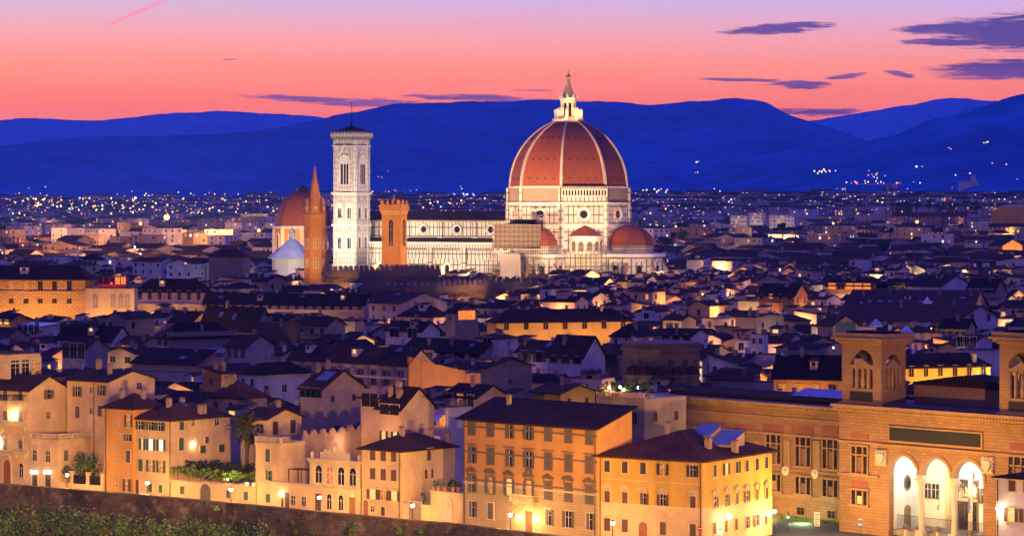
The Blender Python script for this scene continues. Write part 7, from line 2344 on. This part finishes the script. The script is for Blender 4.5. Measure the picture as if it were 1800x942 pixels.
towng(76, 351, 4400, 'yellow far lamp at the left horizon, second of the close pair', 5e4, (1, .8, .3), 2.0, s=40)
towng(43, 378, 3000, 'small orange lamp at the far left below the horizon pair', 3e4, A_, 1.1, s=30)
towng(237, 434, 1500, 'glaring white lamp on the white terrace house at the left', 8000, Wt, .7, s=60)
towng(247, 446, 1480, 'second white lamp just below the glaring terrace lamp', 5000, Wt, .6, s=50)
towng(326, 463, 1300, 'small pinkish lamp left of the square stone tower house', 2500, A_, .5)
towng(196, 498, 1190, 'red lamp in the terrace bar beside the rough stone palace', 2500, (1, .06, .04), .7)
towng(341, 568, 800, 'yellow lamp at the corner of the yellow lit house', 900, (1, .62, .2), .34, s=40)
towng(290, 566, 820, 'dull red lamp left of the yellow lit house', 500, (1, .22, .08), .4, s=14)
towng(953, 537, 1010, 'bright yellow lamp below the cathedral apse', 1800, A_, .45, s=50)
towng(1235, 517, 1000, 'orange lamp glowing between roofs right of the cathedral', 2500, A_, .6, s=30)
towng(1465, 611, 700, 'cold white lamp beside the left library tower', 600, (.8, .95, 1), .38, s=50)
towng(1637, 577, 830, 'yellow terrace lamp, the left of two close ones behind the library', 700, (1, .62, .2), .3, s=40)
towng(1652, 577, 830, 'yellow terrace lamp, the right of two close ones behind the library', 700, (1, .62, .2), .3, s=40)
towng(1612, 390, 2700, 'strong orange lamp in the right distance', 1.4e5, A_, 2.2, s=50)
towng(1465, 393, 2500, 'pale lamp over the yellow palace in the right distance', 4e4, (1, .8, .45), 1.2, s=30)
towng(1188, 398, 2500, 'orange lamp right of the cathedral apse', 5e4, A_, 1.3, s=30)
towng(1790, 375, 3700, 'orange lamp under the slim bell spire', 8e4, A_, 1.6, s=40)
towng(1611, 293, 6300, 'brightest whitish lamp on the dark hill at the right', 1e4, (1, .92, .6), 2.8, s=40)
towng(1621, 293, 6300, 'lesser lamp touching the brightest one on the dark hill', 1e4, (1, .85, .5), 1.6, s=20)
towng(820, 470, 1250, 'small yellow lamp under the nave near the battlemented palace', 1800, A_, .5, s=24)
towng(1004, 474, 1380, 'little warm lamp at the foot of the scaffolding', 3000, YE, .5, s=24)

# ------------------------------------------------------------------ houses of the town, one by one
OCC += [(650, 1168, 474, 1430), (578, 656, 472, 1500), (666, 720, 474, 1290), (532, 577, 484, 1300), (566, 770, 500, 1225), (636, 940, 526, 1130), (480, 585, 442, 1750), (480, 548, 448, 1570)]
FOOT += [(DX, DY, DTH, 45, 30)]
def fcentre(f):
    X, Y, th, a, b = f
    return X - a / 2 * cos(th) + b / 2 * sin(th), Y + a / 2 * sin(th) + b / 2 * cos(th)
FC = [(*fcentre(f), f) for f in FOOT]
def infoot(x, y, f, pad):
    X, Y, th, a, b = f
    dx_, dy_ = x - X, y - Y
    u_ = dx_ * cos(th) - dy_ * sin(th); v_ = dx_ * sin(th) + dy_ * cos(th)
    return -a - pad < u_ < pad and -pad < v_ < b + pad
specs = []
gr = random.Random(21)
TH0 = RAD(40)
uX, uY, vX, vY = cos(TH0), -sin(TH0), sin(TH0), cos(TH0)
v_ = 330.0
while v_ < 1500:
    depth = gr.uniform(9, 12.5)
    u_ = -1000.0
    while u_ < 900:
        a = gr.uniform(6, 13)
        if gr.random() < .12: u_ += 4.5
        u_ += a + .4
        jx = gr.uniform(-1.5, 1.5)
        X, Y = u_ * uX + (v_ + jx) * vX, u_ * uY + (v_ + jx) * vY
        if not (545 < Y < 1640) or abs(X) > .178 * Y + 16: continue
        pxc = 900 + F * X / Y
        if Y < YF(min(1060, max(-60, pxc))) + 30: continue
        b = depth - gr.uniform(0, 2)
        th = TH0 + RAD(gr.uniform(-5, 5)) + (RAD(-14) if (int(u_ / 90) + int(v_ / 120)) % 4 == 0 else 0)
        if any(infoot(cx, cy, f, 1.5) for f in FOOT for cx, cy in ((X, Y), (X - a * cos(th), Y + a * sin(th)), (X + b * sin(th), Y + b * cos(th)), (X - a * cos(th) + b * sin(th), Y + a * sin(th) + b * cos(th)), (X - a / 2 * cos(th) + b / 2 * sin(th), Y + a / 2 * sin(th) + b / 2 * cos(th)))): continue
        if any(infoot(fx, fy, (X, Y, th, a, b), 1.5) for fx, fy, f in FC): continue
        if (pxc > 1140 and Y < 560 ): continue
        h = gr.uniform(9.5, 17.5)
        if gr.random() < .07: h += 4
        roof = gr.choice(['gx', 'gx', 'gx', 'gy', 'gy', 'hip', 'hip', 'sy', 'flat', 'sx'])
        rise = {'gx': b, 'gy': a, 'hip': min(a, b), 'sy': b * .7, 'sx': a * .7, 'flat': 0}[roof] * gr.uniform(.15, .22)
        rise = min(rise, 3.6)
        pl_, pr_ = 900 + F * (X - a * cos(th)) / (Y + a * sin(th)), 900 + F * (X + b * sin(th)) / (Y + b * cos(th))
        lim = h + rise
        for (o0, o1, ob, oY) in OCC:
            if oY > Y - 5 and o0 < pr_ + 1 and o1 > pl_ - 1:
                lim = min(lim, zof(ob, Y) - .3)
        if lim < 5.5: continue
        if lim < h + rise:
            h = lim - rise
            if h < 4.5: rise = max(0, lim - 4.5) ; h = 4.5
            if rise < .5 and roof != 'flat': roof = 'flat'; rise = 0
        specs.append(dict(X=X, Y=Y, th=th, a=a, b=b, h=h, roof=roof, rise=rise, L=pl_, R=pr_, C=900 + F * X / Y, py=HY + (H - h) * F / Y))
    v_ += depth + gr.choice([.5, .5, 4.5, 3.0])
specs.sort(key=lambda d: d['Y'])
# drop the ones wholly behind nearer roofs
res = [1000.0] * 1900
for bX in OCC: pass
allf = [(f[1], 900 + F * (f[0] - f[3] * cos(f[2])) / (f[1] + f[3] * sin(f[2])), 900 + F * (f[0] + f[4] * sin(f[2])) / (f[1] + f[4] * cos(f[2]))) for f in FOOT]
kept = []
cover = [1200.0] * 200
for d in specs:
    i0, i1 = max(0, int(d['L'] / 9)), min(199, int(d['R'] / 9))
    top = HY + (H - d['h'] - d['rise']) * F / d['Y']
    if i1 < i0 or d['R'] < -5 or d['L'] > 1805: continue
    vis = sum(1 for i in range(i0, i1 + 1) if top < cover[i] - 1.0)
    if vis:
        kept.append(d)
    for i in range(i0, i1 + 1): cover[i] = min(cover[i], top)
specs = kept
print('fill houses', len(specs))
NSEP = 300 - 95
RW = {'gx': 'gabled', 'gy': 'gabled', 'hip': 'hip-roofed', 'sy': 'lean-to roofed', 'sx': 'lean-to roofed', 'flat': 'flat-topped'}
LMK = [(75, 480, 'the rough stone palace'), (195, 530, 'the arched orange wall'), (300, 525, 'the long lilac building'), (500, 545, 'the very long lilac building'), (145, 630, 'the grey roof loggia house'),
       (90, 605, 'the long whitish house'), (350, 600, 'the white-based gallery house'), (440, 620, 'the striped lilac house'), (487, 590, 'the dark brick block'), (400, 570, 'the steep black roof'),
       (600, 650, 'the long decorated palace'), (780, 660, 'the stepped orange wall'), (710, 595, 'the big dark window house'), (815, 560, 'the orange panelled window'), (675, 545, 'the pale pink house'),
       (895, 670, 'the blank tan wall'), (980, 580, 'the very long yellow building'), (1000, 625, 'the centre gabled house'), (1045, 645, 'the big lit room window'), (1165, 640, 'the round brown apse'),
       (1100, 690, 'the lamp-lit roof terrace'), (800, 510, 'the low battlemented wing'), (600, 490, 'the taller battlemented block'), (555, 460, 'the spired tower'), (1100, 500, 'the east apse'), (940, 500, 'the scaffolding'),
       (1330, 570, 'the stained beige gable'), (1400, 630, 'the tall glass pyramid'), (1400, 535, 'the pink orange gable'), (1235, 517, 'the orange lamp between roofs'), (1490, 510, 'the glowing loggia'),
       (1650, 510, 'the long grey shuttered house'), (1600, 550, 'the huge dark roof'), (1515, 600, 'the left library tower'), (1665, 660, 'the yellow building between towers'), (1720, 555, 'the large white gable'),
       (1780, 600, 'the right library tower'), (1470, 450, 'the deep orange row'), (1740, 458, 'the columned loggia'), (1320, 680, 'the library wing'), (230, 445, 'the floodlit terrace house'), (400, 465, 'the square stone tower house'),
       (700, 720, 'the black-roofed cream house'), (775, 740, 'the white awning'), (600, 710, 'the blank tan gable'), (432, 750, 'the palm'), (330, 735, 'the green-shuttered house roof'), (60, 650, 'the pillared loggia'), (215, 690, 'the grey-shuttered house')]
ORD = ['nearest', 'second nearest', 'third nearest', 'fourth nearest', 'fifth nearest', 'sixth nearest', 'seventh nearest', 'eighth nearest', 'ninth nearest', 'tenth nearest', 'eleventh nearest', 'twelfth nearest', 'thirteenth nearest', 'fourteenth nearest']
sep = specs[:NSEP]
rest = specs[NSEP:]
wallc = [P_CREAM, P_WHITE, P_PINK, P_TAN, P_GREY, P_WHITE, P_PINK, P_SAND, P_CREAM, P_OCHRE]
for d in sep:
    d['wall'] = gr.choice(wallc)
    cxp = (d['L'] + d['R']) / 2
    best = min(LMK, key=lambda l: (l[0] - cxp) ** 2 + ((l[1] - d['py']) * 1.6) ** 2)
    d['dist'] = (best[0] - cxp) ** 2 + ((best[1] - d['py']) * 1.6) ** 2
    dxp, dyp = cxp - best[0], (d['py'] - best[1]) * 1.6
    d['dir'] = ('right of' if dxp > 0 else 'left of') if abs(dxp) > abs(dyp) * 1.3 else ('below' if dyp > 0 else 'above')
    d['lm'] = best[2]
grp = {}
for d in sep: grp.setdefault((d['lm'], d['dir'], WNAME[d['wall'].name], RW[d['roof']]), []).append(d)
for k_, ds in grp.items():
    ds.sort(key=lambda d: d['dist'])
    for i, d in enumerate(ds):
        d['label'] = '%s %s house %s %s' % (k_[2], k_[3], k_[1], k_[0]) + ('' if len(ds) == 1 else ', ' + ORD[min(i, 13)])
litpanes = [L_WARM, L_WARM, L_ORANGE, L_DIM, L_DIM]
for d in sep:
    e = empty('house', (d['X'], d['Y'], 0), -d['th'], d['label'], 'house', 'houses of the old town')
    a, b, h, rf_, rs = d['a'], d['b'], d['h'], d['roof'], d['rise']
    walls_mb(a, b, h, rf_, rs).build('wall', d['wall'], e)
    ro = roof_mb(rf_, a, b, h, rs, gr.uniform(.4, .8)).build('roof' if rf_ != 'flat' else 'parapet', gr.choice((T_ROOF, T_ROOF2, T_ROOF3)) if rf_ != 'flat' else S_STONE, e)
    st = gr.choice(['plain', 'shut', 'closed', 'shut', 'plain']); sh = gr.choice((SH_GREEN, SH_BROWN, SH_DARK, SH_GREY))
    w_ = round(gr.choice((.9, 1.1, 1.3)), 1); hh_ = round(gr.choice((1.3, 1.7, 2.0)), 1)
    for face, L_ in (('L', a), ('R', b)):
        n = int(L_ / gr.uniform(3.2, 5.2))
        if gr.random() < .3 and face == 'R': n = min(n, 1)
        for r in range(2):
            z = h - 1.1 - hh_ - r * 3.4
            if z < 3: break
            for i in range(n):
                if gr.random() < .2: continue
                t = L_ * (i + .5) / n
                lit = gr.random() < .15
                window(e, (-a + t, 0, z) if face == 'L' else (0, t, z), 0 if face == 'L' else pi / 2, w_, hh_, st if not lit else 'plain', d['wall'], gr.choice(litpanes) if lit else None, sh, simple=True)
    for _ in range(gr.choice((0, 1, 1, 2, 3))):
        x, y = -a * gr.uniform(.1, .9), b * gr.uniform(.15, .9)
        chimney(ro, x, y, roof_z(rf_, a, b, h, rs, x, y), round(gr.uniform(.9, 1.8), 1), gr.choice((.6, .8)), gr.choice((P_TAN, P_WHITE)))
    if gr.random() < .14 and rf_ in ('gx', 'sy', 'hip') and b > 9:
        skylight(ro, rf_, a, b, h, rs, -a * .5, b * .25, gr.uniform(1.2, 2.6), gr.uniform(.9, 1.8))
    if gr.random() < .35 and a > 8 and b > 8:
        x, y = -a * gr.uniform(.35, .65), b * gr.uniform(.35, .5); z = roof_z(rf_, a, b, h, rs, x, y); q = gr.uniform(1.1, 2.0)
        mm_ = MB(); mm_.box(-q, q, -q, q, -1.2, 1.5, 0); mm_.slab([(-q - .35, -q - .35, 1.5), (q + .35, -q - .35, 1.5), (q + .35, q + .35, 2.1), (-q - .35, q + .35, 2.1)], .15, 1); mm_.box(-q * .5, q * .5, -q - .06, -q, .3, 1.2, 2)
        put('roof_room', mm_.mesh('roof_room', [gr.choice((P_WHITE, P_CREAM, P_PINK)), T_ROOF2, L_WARM if gr.random() < .25 else G_DARK]), ro, (x, y, z))
    if gr.random() < .45:
        x, y = -a * gr.uniform(.2, .8), b * gr.uniform(.3, .7); z = roof_z(rf_, a, b, h, rs, x, y)
        m = MB(); hgt = gr.uniform(1.8, 3.2); m.tube((0, 0, -.2), (0, 0, hgt), .04, 4)
        for q in range(3): m.tube((-.5, 0, hgt - .2 - q * .35), (.5, 0, hgt - .2 - q * .35), .025, 4)
        o = put('aerial', m.mesh('aerial', [IRON]), ro, (x, y, z))
    if gr.random() < .2:
        x, y = -a * gr.uniform(.1, .9), b * .15; z = roof_z(rf_, a, b, h, rs, x, y)
        m = MB(); m.tube((0, 0, -.3), (0, 0, .7), .05, 5); m.T = Matrix.Translation((0, -.1, .9)) @ Matrix.Rotation(RAD(60), 4, 'X'); m.lathe([(.05, 0), (.35, .06), (.5, .16)], 10, cap=False); m.T = None
        put('satellite_dish', m.mesh('satellite_dish', [WHITE]), ro, (x, y, z))

# the many smaller houses beyond: one mass
def put_house(m, X, Y, th, a, b, h, roof, rise, wi, ri, wins=True, litp=.06, wm=8, over=.5, big=1.0):
    T = Matrix.Translation((X, Y, 0)) @ Matrix.Rotation(-th, 4, 'Z')
    w = walls_mb(a, b, h, roof, rise, 0, wi); r = roof_mb(roof, a, b, h, rise, over)
    for src, mi in ((w, None), (r, ri)):
        n0 = len(m.v)
        m.v += [tuple(T @ Vector(v)) for v in src.v]
        m.f += [tuple(i + n0 for i in f) for f in src.f]
        m.m += [mi if mi is not None else k for k in src.m]
    if wins:
        m.T = T
        for face, L_ in (('L', a), ('R', b)):
            n = max(1, int(L_ / (4.2 * big)))
            for rr_ in range(2 if h < 24 else 5):
                z = h - (2.9 + rr_ * 3.8)
                if z < 4: break
                for i in range(n):
                    if gr.random() < .25: continue
                    t = L_ * (i + .5) / n; mi = wm if gr.random() > litp else wm + gr.choice((1, 2, 3))
                    ww_ = .55 * big
                    if face == 'L': m.poly([(-a + t - ww_, -.05, z), (-a + t + ww_, -.05, z), (-a + t + ww_, -.05, z + 1.8), (-a + t - ww_, -.05, z + 1.8)], mi)
                    else: m.poly([(.05, t - ww_, z), (.05, t + ww_, z), (.05, t + ww_, z + 1.8), (.05, t - ww_, z + 1.8)], mi)
        m.T = None
FM = [P_CREAM, P_WHITE, P_PINK, P_TAN, P_GREY, T_ROOF, T_ROOF2, T_ROOF3, G_DARK, L_WARM, L_ORANGE, L_WHITE]
m = MB()
for d in rest:
    put_house(m, d['X'], d['Y'], d['th'], d['a'], d['b'], d['h'], d['roof'], d['rise'], gr.choice((0, 1, 1, 2, 3, 4)), gr.choice((5, 6, 7)), litp=.16)
    m.T = Matrix.Translation((d['X'], d['Y'], 0)) @ Matrix.Rotation(-d['th'], 4, 'Z')
    for _ in range(gr.choice((1, 2, 3))):
        x, y = -d['a'] * gr.uniform(.1, .9), d['b'] * gr.uniform(.1, .9); z = roof_z(d['roof'], d['a'], d['b'], d['h'], d['rise'], x, y); q = gr.uniform(.3, .5); hg = gr.uniform(.8, 1.8)
        m.box(x - q, x + q, y - q, y + q, z - .5, z + hg, gr.choice((0, 1, 3)))
    if gr.random() < .3:
        x, y = -d['a'] * .5, d['b'] * .4; z = roof_z(d['roof'], d['a'], d['b'], d['h'], d['rise'], x, y); q = gr.uniform(1, 2)
        m.box(x - q, x + q, y - q, y + q, z - 1, z + 1.6, gr.choice((0, 1, 2))); m.slab([(x - q - .3, y - q - .3, z + 1.6), (x + q + .3, y - q - .3, z + 1.6), (x + q + .3, y + q + .3, z + 2.2), (x - q - .3, y + q + .3, z + 2.2)], .15, 6)
    m.T = None
tag(m.build('town_houses', FM), kind='stuff')
m = MB()
nfar = 0
y = 1650.0
while y < 7000:
    cell = 17 + (y - 1650) * .006
    x = -.19 * y
    while x < .19 * y:
        a = cell * gr.uniform(.7, 1.5)
        x += a + gr.choice((.5, 1, 5, 9))
        Y = y + gr.uniform(-4, 4)
        px = 900 + F * x / Y
        if gr.random() < (.08 if y < 3000 else .35): continue
        h = gr.uniform(11, 19) + (gr.random() < .12) * gr.uniform(5, 14) * (1 if y > 2100 else .3)
        b = cell * gr.uniform(.6, .95)
        roof = gr.choice(('gx', 'gy', 'hip', 'flat', 'gx')); 
        if h > 24: roof = 'flat'
        put_house(m, x, Y, RAD(gr.choice((38, 25, 15, 50))), a, b, h, roof, 0 if roof == 'flat' else min(3.5, b * .18), gr.choice((0, 1, 1, 2, 3, 4)), gr.choice((5, 6, 7)), y < 5200, .2, big=1.0 + y / 6000)
        nfar += 1
    y += cell * (1.15 if y < 3000 else 1.6)
tag(m.build('distant_town', FM), kind='stuff')
print('far houses', nfar, len(m.f))
m = MB()
for _ in range(2100):
    px = gr.uniform(-30, 1830); py = 351 + 32 * gr.random() ** .8
    if 650 < px < 1160 and gr.random() < .4: continue
    p = groundpt(px, py)
    if p is None or not 4300 < p.y < 14000: continue
    k = p.y / 9000
    a, b, h = gr.uniform(16, 60) * (.6 + k), gr.uniform(14, 30), gr.uniform(8, 22)
    n0 = len(m.v)
    put_house(m, p.x, p.y, RAD(gr.choice((5, 15, -8, 25))), a, b, h, 'flat' if gr.random() < .4 else 'gx', 0 if gr.random() < .4 else 4, gr.choice((0, 1, 1, 2, 3, 4)), gr.choice((5, 6, 7)), True, .32, big=2.2)
    m.v[n0:] = [(v[0], v[1], v[2] + p.z - 2) for v in m.v[n0:]]
tag(m.build('distant_suburbs', FM), kind='stuff')
# lamps too many to count: on the plain and on the slopes
LC = [emit('dot_orange', (1, .42, .10), 2.4), emit('dot_yellow', (1, .68, .25), 2.4), emit('dot_white', (1, .85, .6), 2.4), emit('dot_green', (.4, 1, .7), 1.6), emit('dot_red', (1, .1, .05), 2), emit('dot_blue', (.3, .5, 1), 2)]
m = MB()
def dot(px, py, Y, r, ci):
    c = at(px, py, Y)
    m.ball(tuple(c), r, ci, 5, 3)
for _ in range(950):
    Y = gr.uniform(1750, 6900); px = gr.uniform(-20, 1820)
    z = gr.uniform(9, 22)
    py = HY + (H - z) * F / Y
    k = .35 if 700 < px < 900 else 1
    dot(px, py - gr.uniform(0, 3), Y, Y * gr.choice((.00009, .00012, .00017)) * 1.0, gr.choice((0, 0, 0, 1, 1, 2, 0, 1)))
for _ in range(420):
    dot(gr.choice((gr.gauss(180, 190), gr.uniform(0, 1800))), gr.uniform(348, 376), 4600, gr.choice((.4, .6, .8, 1.5)), gr.choice((0, 0, 0, 0, 1, 1, 0, 1, 2, 0, 0, 1, 0, 3, 5, 4)))
tag(m.build('distant_street_lights', LC), kind='stuff')
m = MB()
def hill_lights(key, px, py, sx, sy, n, r=1.0, cs=(0, 1, 1, 2)):
    for _ in range(n):
        q, w = gr.gauss(px, sx), gr.gauss(py, sy)
        p = onhill(key, q, w)
        if p: m.ball((p.x, p.y - 3, p.z + 2), r * gr.uniform(.6, 1.5), gr.choice(cs), 5, 3)
for c in ((1445, 302, 10, 1.5, 14, 1.5), (1537, 310, 9, 5, 10, 1.1), (1535, 322, 18, 2, 12, 1.1), (1480, 333, 6, 1.5, 4), (1340, 345, 14, 2, 16, 1.1), (1380, 344, 8, 2, 7), (1737, 252, 5, 1, 5), (1667, 262, 2, 1, 2), (1262, 336, 9, 3, 5), (1600, 330, 60, 8, 8), (1700, 300, 60, 20, 6)):
    hill_lights('near_right', *c)
for c in ((1226, 285, 3, 1, 3, 1.4), (1225, 305, 2, 1, 2, 1.3), (825, 344, 14, 2, 16, 1.6), (690, 341, 22, 4, 10, 1.3), (1152, 337, 16, 2, 14, 1.6), (1255, 338, 14, 3, 10, 1.4), (1000, 335, 200, 6, 12, 1.2), (668, 310, 8, 4, 4, 1)):
    hill_lights('middle', *c)
hill_lights('main', 300, 343, 90, 3, 26, 2.2, (0, 1, 1, 2)); hill_lights('main', 40, 340, 40, 4, 6, 1.6)
tag(m.build('hillside_lights', LC), kind='stuff')
# lamps that light the lanes between the houses
cand = [d for d in specs if d['Y'] > 620 and d['h'] > 9]
gr.shuffle(cand)
placed = []
for d in cand:
    if len(placed) >= 230: break
    th = d['th']
    if gr.random() < .5: qx, qy = -d['a'] * gr.uniform(.3, .7), -3.2
    else: qx, qy = 3.2, d['b'] * gr.uniform(.3, .7)
    X = d['X'] + qx * cos(th) + qy * sin(th); Y = d['Y'] - qx * sin(th) + qy * cos(th)
    if any(abs(X - p[0]) + abs(Y - p[1]) < 14 for p in placed): continue
    if any(abs(o['Y'] - Y) < 30 and infoot(X, Y, (o['X'], o['Y'], o['th'], o['a'], o['b']), .3) for o in specs): continue
    if any(infoot(X, Y, f, .5) for f in FOOT): continue
    placed.append((X, Y))
    light('lane_lamp', 'POINT', (X, Y, d['h'] - gr.uniform(1.5, 4)), gr.choice((700, 1500, 3000, 5500)) * (Y / 900) ** .8, gr.choice(((1, .5, .16), (1, .62, .28), (1, .44, .14), (1, .40, .10))), .25)
print('lane lamps', len(placed))
for _ in range(44):
    Y = 2000 * (2.6 ** gr.random()); X = gr.uniform(-.17, .17) * Y
    light('lane_lamp', 'POINT', (X, Y, gr.uniform(20, 30)), gr.uniform(1e4, 4e4) * (Y / 2500) ** 1.5, gr.choice(((1, .42, .12), (1, .55, .2), (1, .44, .14))), .8)
for px, Y in ((30, 2300), (110, 2000), (170, 1800), (330, 1900), (420, 2300), (470, 3300), (200, 4000), (80, 4200), (320, 4300), (200, 2500), (300, 2700), (350, 2400), (260, 3200), (140, 3000), (60, 2600), (400, 3000)):
    light('lane_lamp', 'POINT', (XZ(px, Y), Y, 32), 1.6e5, (1, .42, .12), .8)
# trees among the far houses
def fartree(px, pyT, pyB, w, Y, label, cyp=False):
    c = at(px, pyB, Y); k = Y / F; hh_ = (pyB - pyT) * k
    o = empty('cypress' if cyp else 'tree', (c.x, Y, 0), 0, label, 'tree', 'trees among the far houses')
    m = MB(); foliage(m, (0, 0, c.z + hh_ / 2), (w * k / 2, w * k / 2, hh_ / 2), 14, 26, 1.8 if not cyp else 1.2, (0, 1), 1)
    m.build('crown', [LEAF_D, plain('far_leaves', (.025, .035, .02), .9)], o)
    m = MB(); m.tube((0, 0, 0), (0, 0, c.z + hh_ * .5), .5, 5); m.build('trunk', BARK, o)
gx = random.Random(5)
for i, px in enumerate((1575, 1597, 1612, 1633, 1655, 1676, 1697, 1716)):
    cyp = i in (2, 3, 6)
    fartree(px, 342 if cyp else 351 + gx.uniform(-2, 2), 372, 9 if cyp else 30, 3500 + i * 10, ['first', 'second', 'third', 'fourth', 'fifth', 'sixth', 'seventh', 'eighth'][i] + (' tree, a pointed cypress,' if cyp else ' tree, broad and dark,') + ' of the far right tree line from the left', cyp)
fartree(1590, 360, 380, 40, 3300, 'broad dark tree mass left of the long flat building')
fartree(1170, 412, 432, 36, 2200, 'dark round tree right of the cathedral, the larger one')
fartree(1375, 392, 402, 22, 2400, 'dark round tree between the white apartment blocks and yellow palace')
fartree(1200, 405, 420, 24, 2250, 'smaller dark tree right of the larger one by the cathedral')
fartree(420, 420, 436, 34, 1950, 'dark round tree left of the orange chapel lamp')
fartree(1553, 425, 440, 26, 1900, 'dark tree below the second yellow palace')
print('objects', len(bpy.data.objects), 'meshes', len(bpy.data.meshes), 'lights', len(bpy.data.lights))
